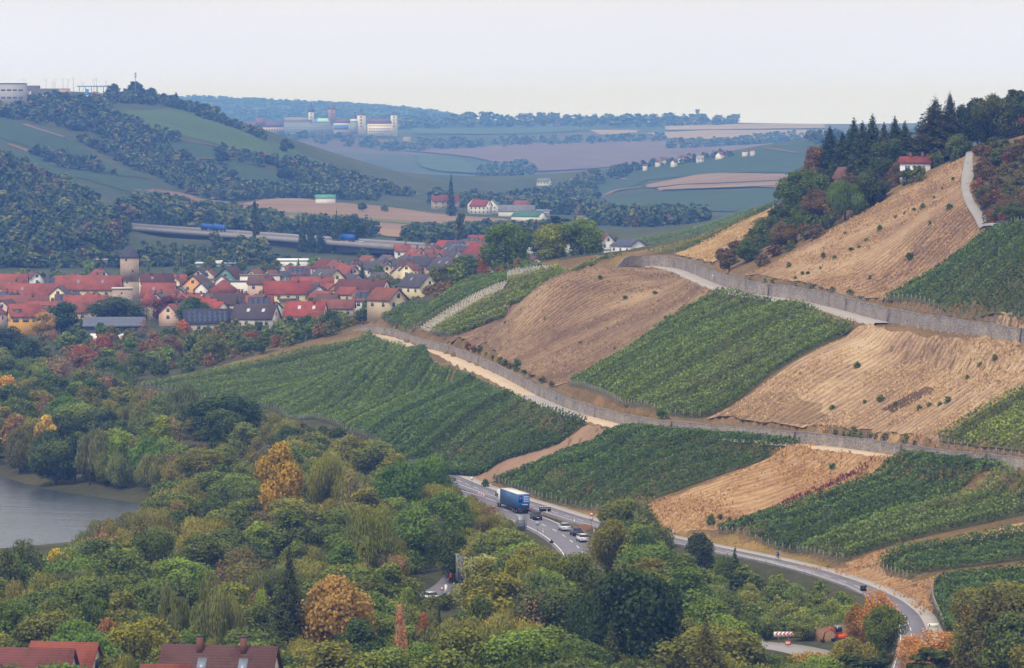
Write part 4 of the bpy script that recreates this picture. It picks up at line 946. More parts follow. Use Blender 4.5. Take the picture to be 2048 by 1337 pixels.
# ---- the trees that fill the woods, orchards and hedges
from mathutils import noise as mnoise
def near_line(line, X, Y, d):
    l = np.array(densify(line, 3.0, False)); return bool(np.min((l[:, 0] - X)**2 + (l[:, 1] - Y)**2) < d * d)
def fill(poly, gap, mix, label, group, lim=400, avoid=(), seed=1, clear=.75, extra=None, names=None):
    """scatter single trees over a plan outline; mix: (weight, kind, h0, h1, w/h, colours)"""
    r = random.Random(seed); a = np.array(poly); n = 0; got = []
    tot = sum(m[0] for m in mix); tries = 0
    area = .5 * abs(np.dot(a[:, 0], np.roll(a[:, 1], 1)) - np.dot(a[:, 1], np.roll(a[:, 0], 1)))
    while n < lim and tries < area / gap**2 * 14:
        tries += 1; X, Y = r.uniform(a[:, 0].min(), a[:, 0].max()), r.uniform(a[:, 1].min(), a[:, 1].max())
        if abs(X / Y) > .15 or not inside(poly, np.array([X]), np.array([Y]))[0]: continue
        if any((X-x)**2 + (Y-y)**2 < (gap * (1.25 if Y > 760 and gap > 8 else 1))**2 for x, y in got): continue
        if any((X-x)**2 + (Y-y)**2 < (q * clear)**2 for x, y, q in TREES): continue
        if zg(X, Y) < .45 or any(near_line(l, X, Y, d) for l, d in avoid): continue
        if extra and not extra(X, Y): continue
        t = r.uniform(0, tot)
        for m in mix:
            t -= m[0]
            if t <= 0: break
        h = r.uniform(m[2], m[3]); w = h * m[4] * r.uniform(.85, 1.2); cx = r.choice(m[5]); ks = {'bush': 'shrub', 'bare': 'bare tree', 'willow': 'willow', 'spruce': 'spruce', 'pine': 'pine', 'birch': 'birch', 'column': 'poplar'}.get(m[1], 'tree')
        pxx, ptop = CX + F * X / Y, HY + F * (CZ - zg(X, Y) - h) / Y
        if pxx < 330 and Y < 960 and ptop < np.interp(pxx, [0, 100, 140, 200, 250, 330], [1102, 1096, 1082, 1050, 1015, 1000]) and Y < 900: continue
        if 1485 < pxx < 1720 and Y < 606 and ptop < 1300: continue
        if 250 < pxx < 880 and Y < 1170 and ptop < np.interp(pxx, [250, 300, 360, 450, 520, 600, 700, 790, 880], [766, 778, 790, 800, 816, 838, 858, 895, 935]): continue
        if 1300 < pxx < 1840 and Y < 760 and ptop < np.interp(pxx, [p[0] for p in ROADR], [p[1] for p in ROADR]) + 9: continue
        if 890 < pxx < 1215 and Y < 900 and ptop < np.interp(pxx, [890, 930, 990, 1030, 1060, 1110, 1165, 1190, 1215], [960, 985, 1020, 1075, 1085, 1102, 1102, 1080, 1000]): continue
        if 835 < pxx + w * F / Y * .4 and pxx - w * F / Y * .4 < 932 and Y < 705 and ptop < 1212: continue
        lab = '%s %s %s %s' % (colour_word(cx), ks, where_word(X, Y, h), label)
        tree(m[1], X, Y, h, w, cx, ' '.join(lab.split()[:16]), group, name=(names or {}).get(m[1])); got.append((X, Y)); n += 1
    return n
GRN = ['586640', '647244', '50603a', '6c7848', '5e6a40', '76784a', '4c5a3a', '6a6c40', '5c7240', '70844a']
MIXW = [(5, 'round', 7, 11, 1.12, GRN), (1.6, 'oval', 7, 12, .75, GRN + ['7e7c40', '76803c']), (2.4, 'willow', 6, 10.5, 1.1, ['707654', '7a7c52', '666e50', '82804e']), (.6, 'sparse', 6, 9, .9, ['706848', '7a724a', '6e6a44']), (.35, 'bare', 7, 10, .7, ['8a6e58', '94785e'])]
AV = [(Wh, 10.5), (Wr, 8.0), (Wc, 6.5), (Ws, 6.5)]
n1 = fill([(-95,465),(48,465),(42,560),(24,640),(4,722),(-14,805),(-28,880),(-50,1015),(-74,1092),(-122,1165),(-175,1215),(-200,1100),(-200,700)], 8.2, MIXW, 'in the riverside wood', 'riverside wood', 400, AV, 3, names={'round': 'woodland_tree', 'oval': 'woodland_tree', 'sparse': 'woodland_tree'})
n2 = fill([(62,500),(110,500),(80,560),(66,590)], 7, MIXW[:2] + [(1, 'sparse', 5, 8, .9, ['b07a44', '9a7a44'])], 'in the corner thicket', 'bottom right thicket', 40, AV, 5)
_orch = W_([(1300,1085),(1400,1102),(1500,1122),(1620,1152),(1720,1185),(1740,1230),(1700,1270),(1600,1285),(1480,1290),(1380,1270),(1290,1220),(1270,1130)], y0=540, y1=800)
n3 = fill(_orch, 4.6, [(4, 'bush', 2.4, 4, 1.3, ['748058', '7c865a', '6a7850', '868e5c', '70805a']), (2, 'round', 3.2, 5, .95, ['68784e', '76825a', '60704a']), (.4, 'oval', 4, 6, .7, ['5c6c40'])], 'in the orchard', 'overgrown orchard', 230, [(Wh, 9), (Wr, 5.0), (Ws, 6)], 8, names={'round': 'orchard_tree', 'oval': 'orchard_tree', 'bush': 'orchard_shrub'})
MIXS = [(6, 'bush', 3, 5.5, 1.2, ['5c6a3c', '6a7042', '7a6a44', '7e6046', '66683e']), (2.5, 'round', 4.5, 8, .95, GRN + ['7a6a44', '7c6046']), (1.5, 'oval', 5, 9, .65, GRN), (.5, 'bare', 6, 9, .7, ['8a6e58'])]
n4 = fill(W_([(-60,700),(160,690),(300,672),(450,692),(560,682),(640,660),(725,658),(600,690),(450,735),(280,775),(150,805),(-60,805)], y0=1000, y1=1700), 6.8, MIXS, 'on the scrub slope', 'scrub below the town', 200, [], 9, names={'round': 'small_tree', 'oval': 'small_tree'})
MIXH = [(5, 'bush', 2.6, 4.6, 1.3, ['54603a', '5c6238', '66583a', '4c5838', '64543c']), (1.5, 'round', 4, 6.5, 1.0, ['54623a', '4a583a', '6a5a3a'])]
n5 = fill(W_([(1395,538),(1470,560),(1640,474),(1790,392),(1925,318),(1915,300),(1800,340),(1640,400),(1590,420),(1500,492),(1440,525)], y0=860, y1=1250), 4.4, MIXH, 'in the slope hedge', 'hedge between the dry slopes', 110, [], 10, names={'bush': 'hedge_shrub', 'round': 'hedge_tree'})
n6 = fill(W_([(1560,402),(1700,365),(1840,345),(1930,310),(2048,305),(2048,300),(1900,300),(1700,335),(1570,385)], y0=980, y1=1300), 5.5, [(3, 'round', 4, 7, .9, ['44523a', '505c3a', '5c5c3a']), (.5, 'spruce', 7, 10, .45, ['3a483a', '42503c']), (1, 'bush', 3, 5, 1.1, ['5a4c38', '66603c'])], 'in the hilltop wood', 'hilltop wood', 45, [], 11)
n7 = fill(W_([(1962,318),(1955,380),(1972,425),(2010,450),(2120,455),(2140,330),(2048,300),(1985,300)], y0=700, y1=1060), 3.3, [(4, 'bush', 1.6, 3.0, 1.6, ['74503f', '7c5a44', '5e5a38', '6c4e40', '66603a']), (1, 'round', 3, 5, 1.0, ['56603a', '6a583a'])], 'on the lane bank', 'bank right of the crest lane', 140, [], 12, names={'bush': 'bank_shrub', 'round': 'bank_tree'})
n8 = fill(W_([(650,662),(735,655),(745,640),(850,600),(1000,552),(1070,535),(1060,520),(950,548),(800,600),(700,635)], y0=1150, y1=1500), 5.2, [(4, 'bush', 2.5, 4.5, 1.3, ['66603a', '70643c', '5a603a', '7a6440']), (1.4, 'round', 4, 7, 1.0, GRN)], 'in the suburb hedge', 'hedge below the suburb', 80, [], 13, names={'bush': 'hedge_shrub', 'round': 'hedge_tree'})
n9 = fill(W_([(880,960),(1000,988),(1180,1030),(1180,1046),(1050,1018),(960,990),(880,970)], y0=600, y1=1000), 4, [(1, 'bush', .7, 1.6, 1.4, ['6a6a3a', '86703f'])], 'between the roads', 'shrubs between the two roads', 14, [(Wh, 6), (Wr, 3.4)], 14)
n10 = fill([(-140,660),(-60,660),(-50,800),(-66,800),(-80,778),(-96,762),(-112,750),(-140,738)], 4.2, [(1, 'bush', 1.4, 3.0, 1.7, ['7a7a4c', '6e7448', '86804e', '5e6a42'])], 'on the near bank', 'bushes on the near river bank', 120, AV, 17, names={'bush': 'bank_shrub'})
n14 = fill(W_([(350,672),(460,668),(560,664),(650,652),(720,655),(650,664),(560,676),(460,684),(350,690)], y0=1150, y1=1420), 4.6, [(3, 'bush', 2.8, 4.6, 1.3, ['5c6a3c', '66683e', '70643e', '54603a']), (1, 'round', 4, 6, 1.0, GRN)], 'at the town edge', 'bushes along the town edge', 60, [], 25, names={'bush': 'town_edge_shrub', 'round': 'town_edge_tree'})
n13 = fill([(-150,950),(-124,947),(-107,914),(-88,888),(-74,868),(-62,850),(-54,862),(-64,886),(-80,908),(-98,934),(-116,964),(-150,970)], 3.0, [(1, 'bush', 1.0, 2.4, 1.8, ['5e6a42', '6a7048', '767a4c', '54603c'])], 'on the far bank', 'bushes on the far river bank', 90, AV, 23, clear=.35, names={'bush': 'waterside_shrub'})
n11 = fill(W_([(1040,1130),(1180,1130),(1250,1100),(1310,1110),(1320,1180),(1290,1260),(1200,1330),(1060,1330),(1000,1200)], y0=480, y1=800), 6.0, MIXW[:2], 'below the highway', 'trees below the highway', 40, [(Wh, 7), (Wc, 6)], 18, clear=.6)
n12 = fill(W_([(290,792),(420,812),(560,836),(700,876),(800,918),(870,958),(800,950),(640,898),(480,860),(330,832)], y0=800, y1=1200), 4.6, [(3, 'bush', 1.8, 3.6, 1.6, ['5c6a3c', '66683e', '747044', '54603a']), (1, 'round', 3, 5, 1.1, GRN)], 'below the left vines', 'bushes below the left vineyard', 110, [], 21, names={'bush': 'field_edge_shrub', 'round': 'field_edge_tree'})


# weeds and bushes on the slopes and wall heads
def weed(pts, h0, h1, cols, label, group, wr=1.2, y0=600, y1=1150, name='weed'):
    for px, py in pts:
        X, Y = hit(px, py, 0, y0, y1); h = rnd.uniform(h0, h1); tree('bush', X, Y, h, h * wr * rnd.uniform(.8, 1.2), rnd.choice(cols), label, group, .05, name=name)
weed([(1715,738),(1762,806),(1730,808),(1665,820),(1896,806),(1880,812),(1858,816),(1840,822),(1790,815),(1935,760),(1960,735),(1990,722)], .8, 1.7, ['5c6a3c', '6a7040'], 'green weed clump on the wide tan slope', 'weeds on the wide tan slope')
weed([(1868,398),(1884,380),(1846,420),(1828,424),(1810,430),(1792,438),(1905,362),(1718,498),(1702,504),(1732,484),(1668,520),(1646,518),(1604,552),(1616,550),(1578,536),(1760,462),(1690,470),(1740,560),(1640,540),(1900,420),(1860,450),(1590,560),(1820,520)], .7, 1.7, ['586a3a', '64703e', '4e6038'], 'green weed clump on the steep slope under the crest lane', 'weeds on the steep slope')
weed([(1665,942),(1552,1022),(1536,1028),(1518,1030),(1460,1046),(1440,1040),(1422,1050)], 1.0, 2.2, ['566a3c', '4c6038'], 'green bush on the orange dry field', 'bushes on the orange field', name='field_bush')
weed([(1330,640),(1250,600),(1230,700),(1010,648),(1090,640),(1310,590),(1160,690),(950,680),(1200,560)], .6, 1.3, ['5c6a3c'], 'green weed clump on the brown striped slope', 'weeds on the brown striped slope')
weed([(935,698),(948,703),(960,708),(973,714),(985,720),(998,727),(1010,733),(1022,741),(1048,752),(1060,758),(1085,766),(1105,776)], 1.2, 2.4, ['66603a', '5e603a', '745a3e'], 'brown-green shrub on the head of the lower wall', 'shrubs on the lower wall', name='wall_shrub')
weed([(1036,742)], 3.0, 3.2, ['4c6640'], 'small round evergreen on the lower wall', None, .9, name='evergreen_shrub')
weed([(1325,842)], 2.6, 3.0, ['56703c'], 'round green bush at the bottom corner of the broad vineyard', None, 1.4, name='wall_bush')
weed([(1672,872),(1690,874),(1706,876),(1722,878),(1740,879),(1752,880),(1770,884),(1812,890),(1830,892)], 1.0, 2.2, ['5e603a', '6a7040', '5a6a3c'], 'bush behind the rail of the lower wall', 'bushes behind the rail', name='wall_bush')
weed([(1470,575),(1500,560),(1530,566),(1620,578),(1665,586),(1700,592),(1545,568),(1590,572)], .8, 1.6, ['6a7040', '747440'], 'weed behind the rail of the upper wall', 'weeds behind the upper rail')
weed([(812,645)], 2.8, 3.0, ['869244'], 'yellow-green bush at the end of the smooth vineyard', None, 1.1, 1100, 1300, name='vineyard_bush')
weed([(972,976)], 1.8, 2.0, ['48603c'], 'single dark bush at the corner of the bare soil strip', None, 1.0, name='roadside_bush')
weed([(846,1216),(856,1220),(868,1222),(880,1222),(838,1212),(892,1218),(902,1212)], 1.6, 2.6, ['5c6a3c', '66683e', '54603a'], 'low shrub below the white parked car', 'shrubs below the white car', 1.5, 520, 760, name='roadside_shrub')

# ---------------------------------------------------------------- houses
M_PANE = paint('4c555e', .15, var=.1, spec=.6); M_WFR = paint('d8d4cc', .6, var=.05); M_SOLAR = paint('3a4358', .3, .2, .12, spec=.5); M_SLATE = tiled('4f4d55', dark='33323a'); M_LEAD = paint('8d98a4', .4, .3)
_wm = {}
def window_mesh(w, h, shut=None):
    k = (w, h, shut)
    if k not in _wm:
        m = MB(); m.box(-w/2-.1, w/2+.1, -.06, .02, -.1, h+.1, 0); m.box(-w/2, -.03, -.075, -.065, 0, h, 1); m.box(.03, w/2, -.075, -.065, 0, h, 1)
        if shut: m.box(-w/2-.55, -w/2-.12, -.09, -.02, -.05, h+.05, 2); m.box(w/2+.12, w/2+.55, -.09, -.02, -.05, h+.05, 2)
        _wm[k] = m.mesh('window', [M_WFR, M_PANE, paint(shut or '5a5048')])
    return _wm[k]
def house(px, pr, L, D, yaw, wall, roof, label, h=9.0, rh=None, y0=1000, y1=9000, Y=None, opts='', floors=2, name='house', cat='house', win=True, shut=None, over=.45, wk=1.0):
    """px, pr: photo pixel of the middle of the ridge; h: ridge above ground; L along the ridge, D across, yaw of the ridge"""
    if Y is None: X, Y = hit(px, pr, h, y0, y1)
    else: X = (px - CX) * Y / F
    z = zg(X, Y); zr = CZ - (pr - HY) * Y / F; h = max(4.0, zr - z); rh = rh or min(D * .42, h * .52); he = h - rh; yw = R(yaw)
    e = empty(name, (X, Y, z), yw, label, cat)
    wm = paint(wall, .85, var=.08, k=wk) if isinstance(wall, str) else wall; rm = tiled(roof, k=.74) if isinstance(roof, str) else roof
    hx, hy = L / 2, D / 2
    prof = [(-hy, -2.5), (hy, -2.5), (hy, he), (0, h - .12), (-hy, he)]
    if 'hip' in opts: prof = [(-hy, -2.5), (hy, -2.5), (hy, he), (-hy, he)]
    if 'flat' in opts: prof = [(-hy, -2.5), (hy, -2.5), (hy, h - .2), (-hy, h - .2)]
    MB().prism_x(prof, -hx, hx).build('wall', wm, e)
    sl = rh / hy; t = .22; ro = None
    if 'flat' in opts:
        ro = MB().box(-hx-.3, hx+.3, -hy-.3, hy+.3, h - .2, h + .1).build('roof', rm, e)
    elif 'hip' in opts:
        r2 = max(0, hx - hy) * (.9 if 'hip' in opts else 1); o = over; m = MB()
        V = [(-hx-o, -hy-o, he-o*sl*.5), (hx+o, -hy-o, he-o*sl*.5), (hx+o, hy+o, he-o*sl*.5), (-hx-o, hy+o, he-o*sl*.5), (-r2, 0, h), (r2, 0, h)]
        m.add(V, [(0, 1, 5, 4), (1, 2, 5), (2, 3, 4, 5), (3, 0, 4), (3, 2, 1, 0)]); ro = m.build('roof', rm, e)
    else:
        o = over; m = MB(); ze = he - o * sl
        for s in (-1, 1):
            P_ = [(-hx-o, s*(hy+o), ze), (hx+o, s*(hy+o), ze), (hx+o, 0, h), (-hx-o, 0, h)]; Q_ = [(x, y, q + t) for x, y, q in P_]
            f = [(0, 3, 2, 1), (4, 5, 6, 7), (0, 1, 5, 4), (1, 2, 6, 5), (3, 0, 4, 7)]
            if s > 0: f = [tuple(reversed(q)) for q in f]
            m.add(P_ + Q_, f)
        ro = m.build('roof', rm, e)
        for q in range(opts.count('c')):
            cx = hx * (.45 if q == 0 else -.35); cy = -hy * .12; mm = MB().box(cx-.35, cx+.35, cy-.35, cy+.35, h - .8, h + 1.3, 0).box(cx-.42, cx+.42, cy-.42, cy+.42, h + 1.3, h + 1.42, 1)
            mm.build('chimney', [paint('7a5548', .9), paint('55504c', .8)], ro)
        slope_pt = lambda x, f, up: (x, -hy * (1 - f) , he + rh * f + t + up)
        ang = math.atan(sl)
        def panel(nm, mat, x0, x1, f0, f1, up=.05, th=.06):
            m = MB(); a, b = slope_pt(x0, f0, up), slope_pt(x1, f1, up)
            m.add([(x0, a[1], a[2]), (x1, a[1], a[2]), (x1, b[1], b[2]), (x0, b[1], b[2]), (x0, a[1], a[2]-th), (x1, a[1], a[2]-th), (x1, b[1], b[2]-th), (x0, b[1], b[2]-th)], [(0, 1, 2, 3), (0, 4, 5, 1), (1, 5, 6, 2), (3, 2, 6, 7), (0, 3, 7, 4)]); return m.build(nm, mat, ro)
        for q in range(opts.count('s')): xx = -hx * .35 + q * hx * .75; panel('skylight', M_LEAD if 'k' not in opts else paint('cfd6dc', .3), xx, xx + 1.1, .45, .68)
        if 'p' in opts:
            nx = max(3, int(L * .8 / 1.7)); ny = 3
            for i in range(nx):
                for j in range(ny): xx = -hx * .85 + i * (2 * hx * .85 / nx); panel('solar_panel', M_SOLAR, xx + .05, xx + 2 * hx * .85 / nx - .05, .12 + j * .25, .12 + j * .25 + .23)
        for q in range(opts.count('d')):
            xx = -hx * .55 + q * (hx * 1.1 / max(1, opts.count('d') - 1) if opts.count('d') > 1 else 0); yb = -hy * .72; zb = he + rh * .28; zt = zb + 1.5
            dm = MB().box(xx - 1.2, xx + 1.2, yb, -hy * .2, zb - .4, zt, 1).build('dormer', [rm, paint('4a423e')], e)
            MB().add([(xx-1.5, yb-.4, zt-.05), (xx+1.5, yb-.4, zt-.05), (xx+1.5, -hy*.05, zt+.75), (xx-1.5, -hy*.05, zt+.75)], [(0, 1, 2, 3)]).build('dormer_roof', rm, dm)
            for k in (-.6, .0, .6): obj('dormer_window', window_mesh(.45, .9), dm, (xx + k * 1.1, yb - .02, zb + .25))
    if win:
        me = window_mesh(1.15, 1.3, shut); nfl = max(1, min(floors, int(he / 2.6)))
        for fl in range(nfl):
            zz = he - 2.1 - 2.7 * fl; n = max(1, int(L / 3.4))
            for i in range(n): obj('window', me, e, (-hx + (i + .5) * L / n, -hy, zz), 0)
            for s, rz in ((1, math.pi / 2), (-1, -math.pi / 2)):
                ng = max(1, int(D / 4))
                for i in range(ng): obj('window', me, e, (s * hx, -hy + (i + .5) * D / ng, zz), rz)
        if 'flat' not in opts and 'hip' not in opts and rh > 2.6:
            for s, rz in ((1, math.pi / 2), (-1, -math.pi / 2)): obj('window', me, e, (s * hx, 0, he + rh * .18), rz)
    if 'b' in opts:
        m = MB().box(-hx * .4, hx * .4, -hy - 1.4, -hy + .05, he - 2.6, he - 2.45).box(-hx * .4, hx * .4, -hy - 1.4, -hy - 1.32, he - 2.45, he - 1.5); m.build('balcony', paint('8a8078'), e)
    HOUSES.append((X, Y, max(L, D) / 2)); return e
HOUSES = []
RED, RED2, BRN, DRK, GRY = 'b25e4a', 'a0604e', '7c584e', '5a4a4a', '6b666a'
WHT, CRM, PNK, ORG, YEL, TAN = 'e4e0da', 'e8d9b0', 'dcb9a8', 'dca468', 'e0a94a', 'cdbb9c'
# old town, left to right
house(62, 568, 22, 11, 2, TAN, RED, 'long red roofed barn in the second row left of the cream gable', h=10, opts='s')
house(20, 549, 15, 11, 0, TAN, RED, 'bright red roof at the far left back of the old town', h=10)
house(178, 552, 27, 13, 1, TAN, RED, 'big bright red roof left of the stone tower', h=12, opts='ss')
house(120, 573, 12, 8.6, 88, CRM, GRY, 'cream gabled house with grey roof among red roofs', h=9.5)
house(150, 583, 6, 3.4, 88, WHT, GRY, 'tiny white gable beside the cream gabled house', h=6)
house(172, 592, 17, 9, 3, TAN, RED, 'red roof right below the cream gabled house', h=9)
house(40, 592, 22, 10, 4, TAN, RED2, 'dull red roof behind the pink gable', h=10, opts='sc')
house(13, 600, 11, 8, 78, 'd8b8b4', BRN, 'pale pink gabled house at the left edge', h=9.5)
house(48, 609, 11, 10, 14, YEL, RED, 'yellow house with red roof and broad dormer', h=11, opts='d', shut='5a6a68', floors=1)
house(92, 604, 15, 9, 6, TAN, RED, 'red roofed row house with dark dormers right of the yellow house', h=10, opts='ddd')
house(152, 606, 9, 8, 8, TAN, RED2, 'small red roofed house behind the dark green tree', h=9)
house(-8, 610, 9, 8, 70, 'd8c4b8', RED2, 'house cut by the left picture edge', h=8)
house(312, 548, 14, 10, 14, CRM, '6e4038', 'brown roofed house with cream gable right of the tower', h=10, opts='scc')
house(352, 550, 9, 8, 0, TAN, RED, 'low red roof behind the orange gable', h=8)
house(394, 551, 11, 9, 75, ORG, BRN, 'orange gabled house left of the pyramid roof', h=9.5)
house(318, 567, 13, 12, -4, TAN, RED, 'bright red mansard roof below the tower', h=11, opts='s')
house(335, 580, 9, 8, 30, TAN, RED2, 'small red roof at the right foot of the bright mansard roof', h=9)
house(410, 566, 8, 6, 70, WHT, GRY, 'small white gable with grey roof beside the orange house', h=7)
house(462, 536, 13, 10, 72, '5f8a86', '6a3c34', 'turquoise gabled house with dark red roof', h=10)
house(444, 551, 6, 5, 88, 'dadce0', RED2, 'white gable tip behind the pyramid roof', h=9)
house(447, 560, 14, 13, 0, TAN, 'a0553f', 'large pyramid roof of brown-red tiles', h=12, opts='hip', win=False)
house(520, 550, 17, 9, 3, WHT, '8d8a86', 'white flat roofed house with balconies', h=8.5, opts='flat', floors=2)
house(492, 562, 13, 8, 3, WHT, '77736f', 'low white flat roofed annex with dark windows', h=6.5, opts='flat', floors=1)
house(512, 540, 9, 7, 66, 'd9b48a', RED2, 'tan gable behind the white flat roofed house', h=9)
house(543, 541, 8, 7, 66, 'e0dcd4', RED2, 'pale gable in the back row right of the tan one', h=9)
house(566, 543, 7, 5, 70, 'b9c9dc', GRY, 'light blue gabled house', h=8)
house(596, 533, 10, 8, 4, TAN, RED2, 'red roof carrying solar panels in the back row', h=9, opts='p')
house(430, 588, 8, 6, -12, TAN, '5f6a78', 'low roof with blue-grey panels below the pyramid roof', h=8)
house(462, 588, 13, 9, -10, TAN, '5a4844', 'dark brown roof below the pyramid roof', h=9)
house(418, 599, 8, 7, -38, WHT, 'c0543a', 'orange-red roofed house with white gable, front left', h=8)
house(432, 604, 8, 6, -42, WHT, 'c4573c', 'orange-red roofed white gable right beside its twin', h=8)
house(506, 599, 9, 7, -60, 'e2dcd6', '68707c', 'white gable with round window and grey panel roof', h=7)
house(512, 610, 15, 11, -14, 'c9bfb8', '5b4f56', 'dark plum roof with two white skylights', h=9.5, opts='ssk')
house(415, 619, 17, 11, 7, 'b8aca0', '3c4054', 'dark blue solar roof at the front edge of the town', h=9, opts='pk')
house(575, 563, 18, 10, 6, CRM, 'b0503f', 'long cream house with red roof and balcony', h=12, opts='bc', rh=4.6)
house(560, 584, 14, 8, 4, TAN, RED2, 'low red roof with white dormer left of the long cream house', h=7, opts='d')
house(545, 604, 7, 5, -60, WHT, BRN, 'small white gable in front of the long cream house', h=6)
house(652, 520, 12, 9, -58, WHT, '8c3f38', 'white gabled house with dark red roof, back row', h=9)
house(655, 539, 14, 11, -52, CRM, GRY, 'cream gabled house with grey roof and two windows', h=10.5, opts='s')
house(695, 532, 10, 8, -50, PNK, RED, 'pink gabled house with bright red roof', h=9)
house(726, 560, 20, 10, -22, PNK, '7c463e', 'long brown roof ending in a pink gable', h=10, opts='c')
house(625, 555, 17, 9, 2, TAN, RED, 'long red roof behind the orange gable', h=9, opts='c')
house(662, 568, 9, 6, -70, YEL, RED, 'small bright orange gable with red rim', h=8)
house(628, 570, 10, 6, -66, 'd6d2cc', '57545a', 'tall narrow grey-white gable with black roof', h=10)
house(645, 583, 10, 7, -50, PNK, RED, 'small red roof with pale gable below the orange gable', h=8)
house(612, 604, 14, 11, -8, CRM, 'bc5440', 'orange-red roof with two skylights at the front of the town', h=9, opts='sskc', rh=4.8)
house(775, 577, 10, 8, -46, TAN, RED2, 'red roof with tan gable in front of the pink gable', h=8)
house(697, 575, 8, 6, -40, TAN, RED, 'red roof half hidden by the blue-green conifer', h=8)
house(676, 600, 12, 7, -4, TAN, RED2, 'low red roof at the hedge', h=6)
house(735, 512, 8, 6, -50, CRM, RED2, 'cream gable far back under the bridge end', h=7)
house(760, 545, 8, 7, -50, 'c4b8b4', '66626a', 'grey roofed house between garden trees', h=7)
# the suburb on the hillside
house(822, 513, 12, 9, -44, WHT, '64606a', 'white gabled house with grey roof, left of the orange one', y0=1480, h=9)
house(850, 514, 12, 9, -46, 'd99a70', '4f4e56', 'orange-walled house with black roof and dark balcony', y0=1480, h=9.5, opts='b')
house(893, 516, 13, 11, -50, 'd9cdb6', '605c62', 'beige gabled house with grey roof and skylights', y0=1480, h=10.5, opts='ss')
house(838, 549, 13, 11, -48, CRM, '5c585e', 'cream gabled house standing in front of the suburb', y0=1480, h=9.5, opts='s')
house(898, 482, 13, 11, -40, 'd8a878', 'b2503e', 'house with broad red roof and orange walls', y0=1480, h=9)
house(925, 490, 11, 9, -42, 'e0d6c6', '7a8490', 'house with pale solar roof beside the broad red one', y0=1480, h=8, opts='p')
house(965, 487, 15, 12, -48, WHT, 'a8483c', 'white gabled house with big red roof', y0=1480, h=10)
house(945, 508, 13, 9, -40, WHT, '8a4a44', 'house with silver solar field on a red roof', y0=1480, h=8, opts='p')
house(962, 523, 8, 7, -46, WHT, '6a5458', 'small white house left of the big green tree', y0=1480, h=7)
house(962, 471, 13, 9, -8, TAN, 'a8483e', 'red roof in the top row of the suburb', y0=1480, h=8, opts='s')
house(1002, 467, 12, 9, -40, WHT, 'b84c42', 'bright red roof with white gable in the top row', y0=1480, h=8)
house(1040, 470, 10, 8, -30, WHT, 'b44a40', 'red roof at the right end of the top row', y0=1480, h=8)
house(1058, 472, 11, 9, -48, WHT, '6d7076', 'white house with grey roof behind the grey pine', y0=1480, h=8)
house(1066, 512, 8, 5, -56, WHT, '7a5454', 'little white gable beside the round yellow-green tree', y0=1480, h=6)
house(1130, 468, 12, 9, -44, WHT, 'b0503e', 'white gabled house with red roof and black chimney', y0=1480, h=8.5, opts='c')
house(1200, 468, 12, 9, -52, WHT, 'a84a40', 'tall white gabled house with solar panels on red roof', y0=1480, h=10, opts='pc')
house(1258, 480, 13, 10, -50, WHT, '5f626c', 'white modern house with grey solar roof', y0=1480, h=7.5, rh=2.6, opts='p')
house(1207, 500, 5, 4.5, -20, WHT, '8a8680', 'white garden house below the tall white gable', y0=1480, h=5, opts='flat')
house(1232, 500, 4, 4, -20, '6a6f7a', '6a6f7a', 'dark grey cube shed beside the white modern house', y0=1480, h=3, opts='flat', win=False)
# modern house below the old town
def modern():
    X, Y = hit(228, 636, 7.5, 1100, 1700); e = empty('modern_house', (X, Y, zg(X, Y)), R(3), 'long modern grey house with solar roof and white terrace wall', 'house'); w = 120 * Y / F; hx = w / 2
    MB().box(-hx, hx, -4, 5, -2, 5.0).build('wall', paint('5a616c', .8), e)
    MB().add([(-hx-.3, -5, 4.9), (hx+.3, -5, 4.9), (hx+.3, 5, 7.6), (-hx-.3, 5, 7.6), (-hx-.3, -5, 4.6), (hx+.3, -5, 4.6), (hx+.3, 5, 7.3), (-hx-.3, 5, 7.3)], [(0, 1, 2, 3), (0, 4, 5, 1), (1, 5, 6, 2), (2, 6, 7, 3), (3, 7, 4, 0)]).build('roof', paint('6d6f78', .5), e)
    for i in range(10):
        for j in range(3): x0 = -hx + .4 + i * (w - .8) / 10; y0, y1 = -4.6 + j * 3.1, -4.6 + j * 3.1 + 2.9; z = lambda y: 4.9 + (y + 5) * .27 + .06; MB().add([(x0, y0, z(y0)), (x0 + (w-.8)/10 - .12, y0, z(y0)), (x0 + (w-.8)/10 - .12, y1, z(y1)), (x0, y1, z(y1))], [(0, 1, 2, 3)]).build('solar_panel', paint('565d70', .35, .2, .1, spec=.5), e)
    MB().box(-hx * .8, hx * .55, -7, -6.8, -3, 2.2).build('terrace_wall', paint('ecebe8', .8, var=.03), e)
    for x in (-.25, .0, .22, .45): MB().box(hx * x - 1, hx * x + 1, -4.06, -4.0, 2.4, 4.4).build('window', M_PANE, e)
    MB().box(-hx * .55, -hx * .35, -4.08, -4.0, 2.3, 4.5).build('wood_panel', paint('a07860'), e)
    MB().box(-hx - 3.5, -hx - .1, -6, -2, -3, 2.0).build('annex', paint('dcdad6', .8), e)
    HOUSES.append((X, Y, hx))
modern()
# cottages on the hilltop
house(1698, 336, 6, 5.5, -35, 'b98a58', '8a5f58', 'wooden hut with faded red roof in the hilltop hedge', h=5, y0=960, y1=1300, opts='c', rh=2.6)
house(1832, 315, 7.5, 6.5, -10, 'e8e6e4', '9c4a44', 'white cottage with bright red roof on the hill', h=4.6, y0=955, y1=1200, rh=1.3, opts='cc', floors=1)
